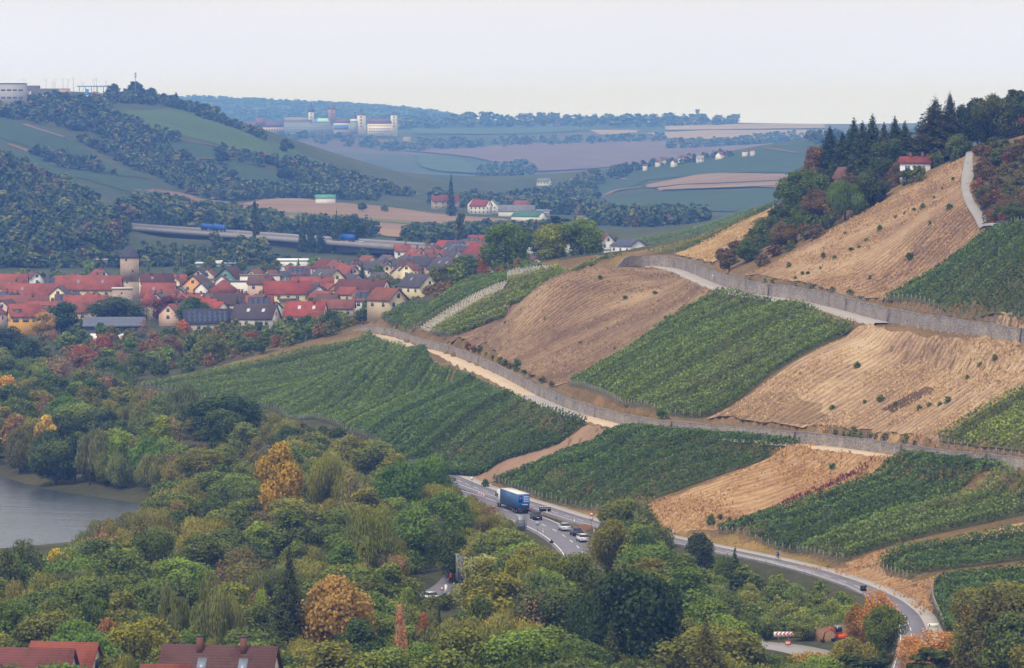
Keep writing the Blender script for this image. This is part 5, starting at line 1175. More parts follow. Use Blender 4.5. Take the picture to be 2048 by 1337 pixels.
# foreground roofs at the bottom left
def fg(px, pr, L, D, yaw, wall, roof, label, Y, h=10, rh=4.5, opts=''): return house(px, pr, L, D, yaw, wall, roof, label, h=h, rh=rh, Y=Y, opts=opts, wk=.8)
fg(30, 1298, 15, 8.5, -8, 'c2b49a', '8e5048', 'red-brown tiled house with half-timbered gable, bottom left', 500)
fg(130, 1287, 8.5, 8, -12, 'c2b49a', 'b05a42', 'bright orange-red roof behind the half-timbered house', 512, rh=4)
fg(440, 1294, 13.5, 8.5, -9, 'd8ccb8', '6f4a46', 'brown tiled house with two chimneys and skylights, bottom', 470, opts='ccss')
fg(330, 1331, 5, 6, 3, 'c2b49a', '98503f', 'low red roof at the bottom edge left of the brown house', 455, rh=3)

# the rest of the old town: houses one sees only as roofs between the named ones
def short(l):
    for cut in (' left ', ' right ', ' at ', ' above', ' below', ' beside', ' in ', ' among', ' behind', ' between', ' with', ' and ', ' of ', ' half', ' cut ', ' carrying', ' ending', ' standing', ' far ', ' by '):
        if cut in l[8:]: l = l[:8] + l[8:].split(cut)[0]
    return l
_ref = [(CX + F * o.location.x / o.location.y, HY + F * (CZ - o.location.z - 9) / o.location.y, short(o['label'])) for o in COL.objects if o.get('category') == 'house' and 1200 < o.location.y < 2100]
_r = random.Random(41); _n = 0; _used = set()
for _t in range(900):
    if _n >= 62: break
    px = _r.uniform(-20, 960); pr = _r.uniform(538, 612) if px < 520 else _r.uniform(520, 590) if px < 800 else _r.uniform(478, 530); h = _r.uniform(7, 9.5); X, Y = hit(px, pr, h, 1280 if px < 700 else 1400, 2050)
    if (222 < px < 300 and pr < 590) or zg(X, Y) > 24 or any((X-x)**2 + (Y-y)**2 < (q + 5.5)**2 for x, y, q in HOUSES) or any((X-x)**2 + (Y-y)**2 < (q + 3)**2 for x, y, q in TREES): continue
    b = min(_ref, key=lambda n: (n[0] - px)**2 + (n[1] - pr)**2); dx, dy = px - b[0], pr - b[1]
    rel = ('right of' if dx > 0 else 'left of') if abs(dx) > abs(dy) * 1.1 else ('just behind' if dy < 0 else 'just in front of'); rf, rw = _r.choice(((RED, 'red'), (RED2, 'dull red'), (BRN, 'brown'), ('a8604c', 'orange-red'), ('5f5658', 'dark grey')))
    lab = '%s roofed house %s the %s' % (rw, rel, b[2])
    if lab in _used or len(lab.split()) > 16: continue
    _used.add(lab); house(px, pr, _r.uniform(7, 10.5), _r.uniform(6, 8.5), _r.choice((0, 6, -8, -40, -50, -60, 70, 80, 86)), _r.choice((WHT, WHT, CRM, TAN, 'd8cfc0', PNK)), rf, lab, h=h, Y=Y, opts=_r.choice(('c', 'c', 'sc', 'cc', 'cp')), floors=1); _n += 1
for _t in range(1500):                             # the suburb climbing to the right
    if _n >= 92: break
    px = _r.uniform(640, 1010); lo = np.interp(px, [640, 760, 880, 1010], [560, 545, 510, 480]); pr = _r.uniform(np.interp(px, [640, 800, 1010], [525, 505, 462]), lo); h = _r.uniform(6.5, 8.5); X, Y = hit(px, pr, h, 1400, 2100)
    if Y > 2080 or any((X-x)**2 + (Y-y)**2 < (q + 3.6)**2 for x, y, q in HOUSES) or any((X-x)**2 + (Y-y)**2 < (q + 2)**2 for x, y, q in TREES): continue
    b = min(_ref, key=lambda n: (n[0] - px)**2 + (n[1] - pr)**2); dx, dy = px - b[0], pr - b[1]; rel = ('right of' if dx > 0 else 'left of') if abs(dx) > abs(dy) * 1.1 else ('just behind' if dy < 0 else 'just in front of')
    rf, rw = _r.choice((('a65c4c', 'red'), ('5f5c62', 'grey'), ('7a544c', 'brown'), ('6a6870', 'pale grey'))); wl_, ww = _r.choice(((WHT, 'white'), (WHT, 'white'), (CRM, 'cream'), ('dcd4ca', 'pale'))); lab = '%s walled %s roofed house %s the %s' % (ww, rw, rel, b[2])
    if lab in _used or len(lab.split()) > 16: continue
    _used.add(lab); house(px, pr, _r.uniform(7.5, 9.5), _r.uniform(7, 8.5), _r.uniform(-64, -40), wl_, rf, lab, h=h, Y=Y, opts=_r.choice(('c', '', 's', 'p')), floors=2); _n += 1
HX = np.array([(x, y, q) for x, y, q in HOUSES])
def free(X, Y): return bool(np.all((HX[:, 0] - X)**2 + (HX[:, 1] - Y)**2 > (HX[:, 2] + 1.5)**2))
fill(W_([(-40,660),(200,650),(420,660),(600,640),(700,620),(860,585),(960,545),(1080,500),(1250,500),(1100,470),(900,490),(780,520),(600,535),(300,545),(-40,548)], y0=1280, y1=2050), 9, [(4, 'round', 4.5, 8.5, .9, GRN), (1, 'oval', 5, 8, .6, GRN), (.6, 'spruce', 7, 11, .4, ['3e4e40', '465444']), (1, 'bush', 2.5, 4, 1.3, GRN + ['7c6046'])], 'in a town garden', 'garden trees of the town', 120, [], 19, extra=free, names={'round': 'garden_tree', 'oval': 'garden_tree', 'bush': 'garden_shrub', 'spruce': 'garden_spruce'})

# ---------------------------------------------------------------- the far country
M_MID = groundmat('valley_meadow', [(.3, lin('343e28')), (.5, lin('465034')), (.65, lin('5a583c')), (.8, lin('6e6244'))], .012, .1, .35)
M_FAR = groundmat('distant_fields', [(.3, lin('303c2c')), (.47, lin('445034')), (.55, lin('5c5244')), (.66, lin('665c4e')), (.8, lin('4a5438'))], .0022, .02, .3)
_rowY = np.exp(GV)[_gj.ravel()]
_hp = W_([(700,655),(500,715),(300,768),(420,786),(560,800),(700,833),(870,936),(960,978)], y0=700, y1=1400) + [Wr[k] for k in range(3, len(Wr))] + [(70, 470), (200, 470), (260, 700), (200, 1000)] + W_([(1960,302),(1900,325),(1700,362),(1560,402),(1300,498),(1060,533),(740,635)], y0=700, y1=1300)
_fc = (np.exp(GV)[_gj.ravel()] + np.exp(GV)[_gj.ravel() + 1]) / 2; _fx = (GU[_gi.ravel()] + .001) * _fc; _hillf = inside(_hp, _fx, _fc) & ~inside(W_([(1958,300),(1950,345),(1950,380),(1965,425),(2000,455),(2200,462),(2250,280)], y0=700, y1=1100), _fx, _fc)
M_MARG = groundmat('dry_margin', [(.3, lin('5c5236', .8)), (.48, lin('846c46', .8)), (.62, lin('a2825a', .8)), (.8, lin('b8986c', .8))], .08, 1.6, .5)
terrain.data.materials.append(M_MID); terrain.data.materials.append(M_FAR); terrain.data.materials.append(M_MARG)
terrain.data.polygons.foreach_set('material_index', np.where(_rowY > 4600, 2, np.where(_rowY > 1330, 1, np.where(_hillf, 3, 0))).astype(np.int32))
def far_field(name, pp, mat, y0, y1, sp=10, off=.35): return sheet(name, W_(pp, y0=y0, y1=y1), mat, sp, off, sp * .15)
def strip_mat(name, a, b, c, rot, st, k=.72): return groundmat(name, [(.3, lin(a, k)), (.5, lin(b, k)), (.7, lin(c, k))], .02, .25, .4, st, rot, .1)
M_STUB = strip_mat('stubble', '867060', 'a0846c', 'b29a80', .4, (.01, .12, .12)); M_STUB2 = strip_mat('pale_stubble', '9a7c60', 'b08e6e', 'c0a280', .2, (.01, .1, .1)); M_BROWNF = strip_mat('ploughed', '7c665a', '907468', 'a08678', .3, (.01, .1, .1))
M_GSTRIP = strip_mat('green_strip', '6a7040', '80804c', '8e8a55', .2, (.01, .2, .2)); M_HILLV = strip_mat('hill_vines', '3e5236', '4a5e3e', '586c46', 1.0, (.02, .25, .25)); M_HILLV2 = strip_mat('hill_vines_pale', '4c6238', '5a7040', '6a7e48', 1.0, (.02, .25, .25))
far_field('stubble_field', [(228,408),(300,398),(420,408),(470,412),(560,398),(640,403),(760,413),(860,427),(1000,438),(1092,446),(1102,478),(1000,480),(870,478),(780,470),(620,447),(520,434),(400,424),(235,416)], M_STUB, 2200, 3400)
far_field('stubble_field', [(262,376),(300,378),(370,388),(430,402),(505,411),(470,414),(420,410),(345,397),(290,386)], M_BROWNF, 2500, 3400, 10, .5)
far_field('stubble_field', [(440,432),(560,445),(700,455),(800,462),(860,478),(790,476),(640,456),(520,444),(440,438)], M_STUB2, 2100, 3000, 10, .6)
far_field('green_field_strip', [(420,420),(560,430),(700,440),(850,452),(1000,462),(1090,468),(1090,463),(1000,456),(850,446),(700,434),(560,425),(420,416)], M_GSTRIP, 2100, 3200, 8, .7)
# vineyards and tracks of the left hill
far_field('hill_vineyard', [(228,226),(300,222),(372,216),(450,250),(540,283),(640,324),(700,350),(620,345),(540,322),(430,288),(330,264),(240,250)], M_HILLV2, 3000, 3740, 10, .5)
far_field('hill_vineyard', [(-100,215),(0,238),(60,256),(130,278),(200,316),(300,360),(220,350),(140,322),(60,296),(-100,262)], M_HILLV, 2900, 3600, 10, .5)
far_field('hill_vineyard', [(-100,290),(0,300),(100,318),(200,345),(300,372),(400,405),(300,395),(180,362),(80,345),(-100,325)], M_HILLV, 2700, 3400, 10, .5)
far_field('hill_vineyard', [(310,276),(420,292),(500,318),(470,330),(400,326),(330,300)], M_HILLV, 3000, 3600, 10, .5)
far_field('hill_vineyard', [(440,325),(520,335),(590,372),(520,380),(460,350)], M_HILLV, 3000, 3600, 10, .5)
far_field('hill_vineyard', [(640,332),(760,362),(850,392),(800,390),(700,362)], M_HILLV2, 3000, 3700, 10, .6)
M_TRK = groundmat('dry_track', [(.3, lin('8a705a', .6)), (.7, lin('a88c70', .6))], .05)
for pp in ([(50,250),(90,264),(130,276)], [(20,290),(60,305)], [(280,272),(370,278),(440,300),(530,308)], [(340,318),(420,322),(480,318)], [(100,328),(170,340)], [(190,185),(205,196),(214,215),(208,222)]):
    ribbon('hill_track', W_(pp, y0=2900, y1=3745), -2.4, 2.4, M_TRK if pp[0][0] != 190 else M_ASPH, 1.0, 12)
# vineyard hill right of the valley mouth
far_field('hill_vineyard', [(1180,372),(1280,340),(1400,320),(1530,297),(1640,284),(1700,300),(1640,352),(1500,346),(1400,352),(1300,360),(1230,385),(1170,395)], M_HILLV, 3300, 4480, 14, .8)
far_field('hill_vineyard', [(1180,404),(1250,392),(1330,386),(1440,384),(1580,380),(1640,385),(1640,425),(1480,425),(1300,420),(1210,418)], M_HILLV, 3000, 4300, 14, .8)
far_field('dry_terraces', [(1290,372),(1390,352),(1440,348),(1580,352),(1580,378),(1480,376),(1400,380),(1320,384)], strip_mat('dry_terrace', '86705c', 'a0846a', 'b59a7c', .1, (.004, .06, .06)), 3200, 4400, 10, 1.1)
for pp in ([(1300,378),(1400,372),(1500,366),(1580,362)], [(1330,382),(1450,378),(1580,373)]): ribbon('terrace_vines', W_(pp, y0=3200, y1=4400), -5, 5, M_HILLV, 1.5, 14)
for pp in ([(1180,394),(1230,382),(1280,376)], [(1215,350),(1235,356),(1255,362)], [(1530,298),(1570,304),(1600,308)]): ribbon('hill_track', W_(pp, y0=3000, y1=4480), -2.6, 2.6, M_TRK, 1.4, 14)
# slopes round the fortress and the plateau beyond
M_MAUVE = strip_mat('autumn_vines', '6a5a58', '7c6c68', '8a7a74', 1.2, (.006, .04, .04)); M_PLAT = strip_mat('plateau_stubble', '96866c', 'ac9a7c', 'bcaa8a', .2, (.002, .02, .02)); M_FARG = strip_mat('far_green', '445a40', '526848', '607450', .2, (.004, .03, .03))
far_field('far_vineyard_slope', [(800,300),(900,300),(1040,290),(1200,287),(1400,284),(1640,286),(1640,300),(1500,304),(1350,322),(1200,338),(1080,345),(960,320)], M_MAUVE, 5600, 8000, 30, 2.0)
far_field('far_vineyard_slope', [(830,312),(930,322),(960,350),(880,345),(840,335)], M_FARG, 5600, 7400, 24, 2.4)
far_field('plateau_field', [(1290,268),(1420,262),(1560,262),(1650,262),(1650,276),(1500,280),(1330,279)], M_PLAT, 7000, 8900, 30, 2.0)
far_field('plateau_field', [(1330,254),(1500,250),(1650,250),(1650,258),(1480,260),(1330,262)], M_PLAT, 7600, 9300, 30, 2.0)
far_field('plateau_field', [(1180,262),(1280,262),(1270,268),(1200,272)], M_PLAT, 7400, 9000, 30, 2.0)
far_field('plateau_field', [(820,258),(1000,258),(1180,252),(1180,262),(1000,270),(830,270)], M_FARG, 7400, 9300, 30, 2.0)

# ---- woods that read as a mass
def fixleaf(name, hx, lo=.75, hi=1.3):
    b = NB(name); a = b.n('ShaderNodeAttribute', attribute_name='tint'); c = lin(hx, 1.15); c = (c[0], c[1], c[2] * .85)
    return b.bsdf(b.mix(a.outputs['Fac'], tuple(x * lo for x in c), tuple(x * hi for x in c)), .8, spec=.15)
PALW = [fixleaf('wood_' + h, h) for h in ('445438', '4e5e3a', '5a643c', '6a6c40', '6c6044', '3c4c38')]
_raw = {}
def raw_crown(kind, n, v):
    if (kind, n, v) not in _raw:
        r = np.random.default_rng(v + 77); H, Wd = DIM[kind]; a = 260. / n
        _raw[kind, n, v] = crown_spruce(r, n, 1.25 * math.sqrt(a), H, Wd) if kind == 'spruce' else crown_round(r, n, 1.25 * math.sqrt(a), H, Wd, .08, 10)
    return _raw[kind, n, v]
def mass(name, spots, label, nq=90, cat='woodland', pal=(4, 4, 3, 1.5, .5, 3)):
    """many small crowns joined: spots = (X, Y, h, w, kind)"""
    Vs, Fs, Ts, Ms = [], [], [], []; b = 0
    for X, Y, h, w, kind in spots:
        V, Fc, T = raw_crown(kind, nq, rnd.randrange(3)); H, Wd = DIM[kind]; a = rnd.uniform(0, 6.28); c, s = math.cos(a), math.sin(a); z = zg(X, Y)
        Q = np.c_[(V[:, 0]*c - V[:, 1]*s) * w/Wd + X, (V[:, 0]*s + V[:, 1]*c) * w/Wd + Y, V[:, 2] * h/H + z - .3]
        Vs.append(Q); Fs.append(Fc + b); b += len(Q); Ts.append(T); Ms.append(np.full(len(Fc), 5 if kind == 'spruce' else rnd.choices(range(6), pal)[0]))
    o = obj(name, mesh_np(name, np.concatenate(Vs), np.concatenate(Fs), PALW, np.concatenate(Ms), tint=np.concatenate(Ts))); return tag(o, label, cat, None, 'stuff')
def spots_in(poly, gap, h0, h1, wr=.9, seed=2, spr=.0, lim=3000, avoid=(), line=None):
    r = random.Random(seed); a = np.array(poly); out = []; cell = {}
    area = .5 * abs(np.dot(a[:, 0], np.roll(a[:, 1], 1)) - np.dot(a[:, 1], np.roll(a[:, 0], 1))); n = int(area / gap**2 * 3)
    xs = np.array([r.uniform(a[:, 0].min(), a[:, 0].max()) for _ in range(n)]); ys = np.array([r.uniform(a[:, 1].min(), a[:, 1].max()) for _ in range(n)]); m = inside(poly, xs, ys) & (abs(xs / ys) < .155)
    for X, Y in zip(xs[m], ys[m]):
        k = (int(X // gap), int(Y // gap))
        if k in cell or len(out) >= lim: continue
        if any((X-x)**2 + (Y-y)**2 < q*q for x, y, q in avoid): continue
        h = r.uniform(h0, h1); ptop = HY + F * (CZ - zg(X, Y) - h) / Y; pxx = CX + F * X / Y
        if line == 'bridge' and (ptop < 536 if Y < 1990 else (ptop < np.interp(pxx, [240, 420, 500, 560, 620, 800, 880], [472, 490, 496, 506, 514, 514, 500]) and not (425 < pxx < 535 and r.random() < .4) and pxx < 880)): continue
        cell[k] = 1; out.append((X, Y, h, h * wr * r.uniform(.8, 1.25), 'spruce' if r.random() < spr else 'round'))
    return out
def wp(pp, y0, y1): return W_(pp, y0=y0, y1=y1)
# near left wood on its own hill
sp = spots_in(wp([(-150,330),(0,330),(60,345),(130,385),(210,440),(260,462),(230,500),(120,520),(0,528),(-150,528)], 1900, 2700), 10, 9, 14, .85, 3, .06)
mass('woodland', sp, 'dense dark wood on the hill left of the bridge', 170, pal=(4, 4, 3, 2, 1, 3))
# the wooded flank of the left hill
sp = []
for i, pp in enumerate(([(-100,205),(0,205),(60,200),(200,205),(225,232),(300,262),(370,285),(300,300),(230,280),(150,262),(60,246),(-100,228)], [(150,282),(230,285),(330,302),(400,330),(460,350),(480,372),(560,384),(640,388),(760,396),(700,402),(560,398),(470,404),(410,400),(330,362),(250,330)],
                        [(540,318),(640,338),(720,362),(830,396),(700,390),(600,372),(560,350)], [(60,302),(150,322),(230,352),(180,348),(90,330)], [(420,300),(470,305),(560,330),(520,338),(450,322)], [(360,212),(440,240),(540,280),(530,284),(430,246),(360,220)])):
    sp += spots_in(wp(pp, 2750, 3740), 8.2 if i < 3 else 10, 5.5, 10, 1.1, 20 + i)
sp += spots_in(wp([(212,194),(260,194),(320,198),(372,208),(420,228),(400,232),(330,214),(260,208),(215,208)], 3300, 3745), 8, 5, 10, 1.0, 29)
mass('woodland', sp, 'mixed green and brown wood covering the flank of the left hill', 90, pal=(4, 4, 3, 1.5, .7, 3))
# between town and fields, round the bridge
sp = spots_in(wp([(-100,540),(60,532),(250,528),(400,515),(560,512),(700,515),(800,505),(860,512),(800,530),(640,530),(500,540),(330,545),(150,552),(-100,555)], 1650, 2300), 9, 6, 10, .95, 5, .04, avoid=HOUSES, line='bridge')
sp += spots_in(wp([(230,425),(300,415),(360,420),(430,432),(520,442),(560,452),(600,470),(560,478),(430,460),(330,455),(255,445)], 2250, 2900), 9, 7, 12, .95, 6, .03)
sp += spots_in(wp([(590,462),(720,462),(760,472),(700,480),(620,474)], 2150, 2600), 8, 8, 13, .8, 7, .35)
sp += spots_in(wp([(800,480),(900,470),(1000,470),(1090,475),(1080,482),(1000,490),(900,492),(830,498)], 1900, 2500), 8, 6, 11, .9, 8, .12, avoid=HOUSES)
sp += spots_in(wp([(-60,545),(200,535),(420,532),(600,535),(860,520),(860,512),(600,518),(400,518),(200,515),(-60,520)], 1700, 2300), 5.5, 2.5, 6.5, 1.2, 10, line='bridge', avoid=HOUSES)
sp += spots_in(wp([(240,470),(420,490),(560,500),(800,508),(800,520),(560,518),(400,515),(240,505)], 1750, 2300), 9, 4, 9, .95, 9, line='bridge')
sp += spots_in(wp([(255,468),(420,484),(520,494),(640,512),(760,516),(760,524),(640,522),(420,510),(255,494)], 1900, 2340), 6, 2.5, 7, 1.15, 11, line='bridge', avoid=HOUSES)
mass('tree_belt', sp, 'belts of green trees around the motorway bridge', 120, 'trees')
# valley mouth and hedges of the right hill
sp = spots_in(wp([(860,398),(930,405),(1000,402),(1100,396),(1180,392),(1210,420),(1180,432),(1080,440),(1000,418),(880,415)], 2900, 4400), 12, 7, 13, 1.0, 31, .08)
sp += spots_in(wp([(1080,398),(1120,378),(1180,352),(1260,338),(1285,345),(1200,372),(1150,395)], 3300, 4450), 12, 7, 12, 1.0, 32, .05)
sp += spots_in(wp([(1280,336),(1400,316),(1480,306),(1480,312),(1400,324),(1290,342)], 3800, 4480), 14, 5, 9, 1.0, 33, .15)
sp += spots_in(wp([(1150,432),(1400,432),(1420,446),(1300,456),(1180,452)], 2300, 3200), 10, 6, 11, 1.0, 34, .05)
sp += spots_in(wp([(1600,282),(1660,275),(1700,280),(1640,292)], 3800, 4480), 14, 8, 13, .9, 35, .3)
mass('tree_belt', sp, 'tree belts where the valley bends, below the far vineyards', 90, 'trees')
# fortress hill and plateau woods
sp = []
for i, (pp, g, h0, h1) in enumerate((([(560,272),(640,275),(740,278),(790,283),(860,300),(840,306),(760,300),(640,288),(560,282)], 24, 8, 14), ([(820,282),(900,285),(960,292),(940,300),(850,296)], 24, 9, 16), ([(780,262),(900,258),(1040,256),(1180,256),(1300,255),(1460,252),(1470,246),(1300,244),(1100,241),(930,240),(800,245)], 40, 14, 24),
        ([(830,290),(980,284),(1180,280),(1330,276),(1330,284),(1180,290),(1000,296),(850,300)], 30, 8, 15), ([(1330,290),(1500,282),(1600,280),(1620,286),(1500,292),(1340,300)], 30, 8, 15), ([(960,340),(1040,330),(1080,345),(1020,362),(960,360)], 24, 8, 14), ([(1500,276),(1640,266),(1640,272),(1520,280)], 34, 8, 14))):
    sp += spots_in(wp(pp, 5600, 9400), g, h0, h1, 1.3, 40 + i, .05, 420)
mass('distant_wood', sp, 'blue hazy woods around the fortress and on the plateau', 60)
sp = []
for i in range(260): # crest of the farthest ridge
    px = 300 + i * 2.5; X, Y = hit(px, np.interp(px, [300, 400, 600, 750, 850, 900, 940], [201, 201, 211, 218, 226, 237, 250]) + 1, 0, 11000, 14000); sp.append((X, Y - rnd.uniform(0, 120), rnd.uniform(12, 22), rnd.uniform(18, 34), 'round'))
sp += spots_in(wp([(300,205),(600,214),(850,232),(920,246),(900,256),(600,250),(300,240)], 9500, 13300), 75, 12, 20, 2.2, 60, 0, 900)
mass('ridge_forest', sp, 'forested blue ridge on the left horizon', 50, pal=(4, 4, .5, 0, 0, 6))

# single trees of the far country
for px, pt, w, h, kd, c, lab in ((228,168,30,12,'round','3c4c3c','left crest tree of the left hilltop'), (270,162,40,14,'round','3c4c3c','tallest crest tree beside the mast'), (303,176,26,10,'round','3e4e3e','crest tree right of the mast'), (328,186,16,8,'round','424f40','small crest tree between mast and conifer'), (352,185,20,10,'spruce','3a4a40','pointed conifer on the left crest'),
        (378,200,20,8,'round','465440','shrubby tree on the descending crest'), (430,212,24,9,'round','56603f','brownish tree lower on the crest'), (445,302,34,12,'round','2e3c38','dark plum coloured tree in the middle of the left hill'), (570,336,34,12,'round','30403a','dark tree low on the left hill'), (572,278,34,12,'round','42543c','round tree standing alone on the green crest'),
        (385,330,40,10,'round','3c4c3c','dark clump above the hill foot'), (725,405,22,7,'round','46563f','round tree beside the green roofed shed'), (770,408,18,6,'round','5a6a4c','pale bush in the stubble field'), (905,402,20,8,'spruce','3e4e44','conifer by the field houses')):
    tree_px(px, pt, w, h, kd, c, lab, 2600, 3800)

# ---------------------------------------------------------------- tower, bridge, fortress, distant buildings
M_TOWER = stonemat('tower_stone', '908070', 'b09e8c', 'c8b6a2', 2.0); M_SLATED = paint('45444c', .6, var=.2)
def stone_tower():
    Y = 1640; X = (259 - CX) * Y / F; z = zg(X, Y); e = empty('stone_tower', (X, Y, z), R(8), 'square stone tower with bell-shaped slate roof over red roofs', 'tower'); ze = CZ - (515 - HY) * Y / F - z; w = 3.9; zt = CZ - (487 - HY) * Y / F - z
    MB().box(-w, w, -w, w, -2, ze * .46).build('lower_shaft', M_TOWER, e); MB().box(-w + .12, w - .12, -w + .12, w - .12, ze * .46, ze).build('upper_shaft', M_TOWER, e)
    MB().box(-w - .1, w + .1, -w - .1, w + .1, ze * .46 - .12, ze * .46 + .12).build('string_course', M_COPE, e)
    H = zt - ze; prof = [(w * 1.52, 0), (w * 1.35, .12 * H), (w * 1.12, .3 * H), (w * .98, .45 * H), (w * .72, .62 * H), (w * .42, .74 * H), (w * .2, .85 * H), (w * .06, 1.0 * H)]
    r = MB().lathe(prof, 4, (0, 0, ze), 0, math.pi / 4).build('roof', M_SLATED, e); MB().lathe([(.05, 0), (.35, .3), (.35, .5), (.05, .8), (.04, 1.8)], 8, (0, 0, zt - .1)).build('finial', paint('77706a', .5, .4), r)
    for x, zz in ((-1.6, .93), (1.2, .68), (-1.2, .42)): MB().box(x - .3, x + .3, -w - .02, -w + .2, ze * zz, ze * zz + .8).build('window', paint('2b2622'), e)
    X2, Y2 = (245 - CX) * 1560 / F, 1560; z2 = zg(X2, Y2); t2 = CZ - (578 - HY) * Y2 / F - z2; e2 = empty('stone_bastion', (X2, Y2, z2), R(4), 'low stone block with pale coping at the foot of the tower', 'wall')
    MB().box(-4, 4, -3, 3, -2, t2).build('masonry', M_TOWER, e2); MB().box(-4.3, 4.3, -3.3, 3.3, t2 + .003, t2 + .5).build('coping', paint('cfc9c0'), e2); MB().box(-.6, 0, -3.03, -2.9, t2 - 2, t2 - 1.2).build('window', paint('2b2622'), e2)
    # gate turret with steep red roof
    house(299, 578, 7.5, 7.5, 10, 'a09080', RED, 'small turret with steep red pyramid roof below the tower', h=12, rh=6, opts='hip', win=False, name='turret', cat='tower')
stone_tower()
M_BETON = asphalt('bridge_concrete', '8a8688', 'a29e9e'); M_BDARK = paint('6f6c72', .9, var=.15)
def bridge():
    A = Vector(((200 - CX) * 2440 / F, 2440, 22.3)); B = Vector(((900 - CX) * 1960 / F, 1960, 22.6)); d = (B - A); L = d.length; rz = math.atan2(d.y, d.x); e = empty('motorway_bridge', tuple(A), rz, 'long grey motorway bridge crossing the valley behind the town', 'bridge'); hw = 14
    MB().box(0, L, -hw, hw, -1.0, 0).build('deck', M_BETON, e)
    MB().box(0, L, -hw + .6, hw - .6, .01, .06).build('carriageway', M_ASPH, e)
    for s in (-1, 1):
        MB().box(0, L, s * hw - .25, s * hw + .25, -1.6, 1.0).build('parapet', M_BETON, e)
    k = 40; piers = [.27, .70]
    for y0, y1 in ((-10.5, -2.5), (2.5, 10.5)):
        top = []; bot = []
        for i in range(k + 1):
            t = i / k; dm = min(abs(t - p) for p in piers); dep = 3.0 + 4.2 * max(0, 1 - dm / .2)**1.6 * (1 if t > .45 else .35); top.append((t * L, -1.0)); bot.append((t * L, -1.0 - dep))
        MB().prism(top + bot[::-1], y0, y1).build('girder', M_BDARK, e)
    for p in piers + [.03, .5, .93]:
        x = p * L; MB().box(x - 2.2, x + 2.2, -9, 9, -24, -3.2).build('pier', M_BDARK, e)
    MB().tube([(0, -hw, 1.5), (L, -hw, 1.5)], .12, 4).build('guard_rail', M_STEEL, e)
    return A, d.normalized(), rz
BR = bridge()
def simple_block(px, pb, wpx, hpx, Y, dep, label, wall, roofc, name='warehouse', cat='building', rz=0, bands=2, y_=None):
    X = (px - CX) * Y / F; z = CZ - (pb - HY) * Y / F; w = wpx * Y / F; h = hpx * Y / F; e = empty(name, (X, Y, z), rz, label, cat); drop = max(1, z - zg(X, Y) + 2)
    MB().box(-w/2, w/2, 0, dep, -drop, h).build('wall', paint(wall, .8, var=.06), e); MB().box(-w/2 - .4, w/2 + .4, -.4, dep + .4, h + .003, h + .6).build('roof', paint(roofc, .7, var=.08), e)
    for b in range(bands):
        n = max(2, int(w / 5)); 
        for i in range(n): MB().box(-w/2 + w * (i + .15) / n, -w/2 + w * (i + .85) / n, -.06, .05, h * (.18 + .42 * b), h * (.18 + .42 * b) + min(1.6, h * .25)).build('window', M_PANE, e)
    HOUSES.append((X, Y, w / 2)); return e
simple_block(594, 533, 82, 11, 1920, 18, 'long white flat hall behind the town', 'e8e8ea', 'f0f0f0', bands=1)
simple_block(600, 541, 70, 8, 1880, 10, 'grey-white office block in front of the white hall', 'd0d0d4', 'c8c8cc', bands=1)
simple_block(436, 533, 90, 5, 1990, 14, 'low steel and glass hall with white roof edge', '8fa0a6', 'dfe4e6', bands=1)
simple_block(448, 528, 42, 4, 1995, 10, 'raised white roof lantern of the glass hall', 'dfe0dc', 'eceae4', 'roof_lantern', bands=0)
simple_block(66, 527, 92, 9, 2020, 16, 'pale grey flat hall at the left edge behind the town', '9d9a98', 'dcdad8', bands=1)
simple_block(200, 527, 26, 6, 2000, 10, 'small pale hall left of the tower', 'b0aca8', 'd8d4d0', bands=1)
# sheds and houses on the field edge
house(651, 390, 15, 9, 2, 'e2e2e0', '63b59a', 'white shed with mint green roof on the stubble field', h=6.5, y0=2700, y1=3400, rh=2.4, win=False, name='shed', cat='shed')
for px, pr, L, D, yw, wl_, rf, lab in ((877,393,8,7,10,'b0a08c','8a4a40','left red house at the foot of the hill'), (898,391,12,8,5,'b0a08c','94483e','red roofed house among field trees'), (952,398,8,7,60,WHT,'9a4c44','small white gable left of the white house pair'), (962,401,11,8,-30,'e0dcd8','a24a44','white house with red roof by the fields'), (985,400,8,8,80,WHT,'8a8a90','tall white gable by the fields'),
                                   (1012,393,10,8,20,WHT,'a05048','red roof behind the white gables'), (1025,395,9,8,-50,'e8e0c8','9a5048','cream gabled house by the barn'), (1043,402,8,7,0,'c8c0b8','a05a50','red roof right of the cream gable')):
    house(px, pr, L * 1.25, D * 1.25, yw, wl_, rf, lab, h=10, y0=2700, y1=3600)
house(1034, 411, 26, 14, -4, 'dcdcd8', '8a8e98', 'big grey roofed barn at the end of the stubble', h=8, y0=2500, y1=3400, win=False, name='barn', cat='barn')
house(1058, 424, 22, 12, -30, 'e4e6e2', '4f8a74', 'hall with green gable and pale roof', h=6, y0=2400, y1=3200, win=False, name='barn', cat='barn')
simple_block(1084, 430, 30, 8, 2850, 12, 'small grey hall right of the green gabled hall', 'b8b8bc', 'a8aab0', bands=1)
simple_block(1175, 444, 60, 14, 2900, 20, 'brown and blue works buildings in the valley', '8a7468', '5a6478', bands=2); simple_block(1165, 444, 22, 10, 2700, 10, 'pale rounded works shed', 'b8aca8', 'a89c98', bands=0)
simple_block(1270, 437, 200, 12, 3000, 30, 'long works hall with a row of white roof lights', 'a08a7c', 'b8aca4', bands=1)
for i in range(26):
    X, Y = (1176 + i * 7.6 - CX) * 2990 / F, 2990; z = CZ - (424 + i * .1 - HY) * Y / F; tag(MB().box(-1.1, 1.1, 0, 8, -1.4, 1.0).build('roof_light', paint('eeeeec', .5), None, (X, Y, z)), 'white roof light in the row on the long works hall', 'roof light', 'roof lights on the works hall')
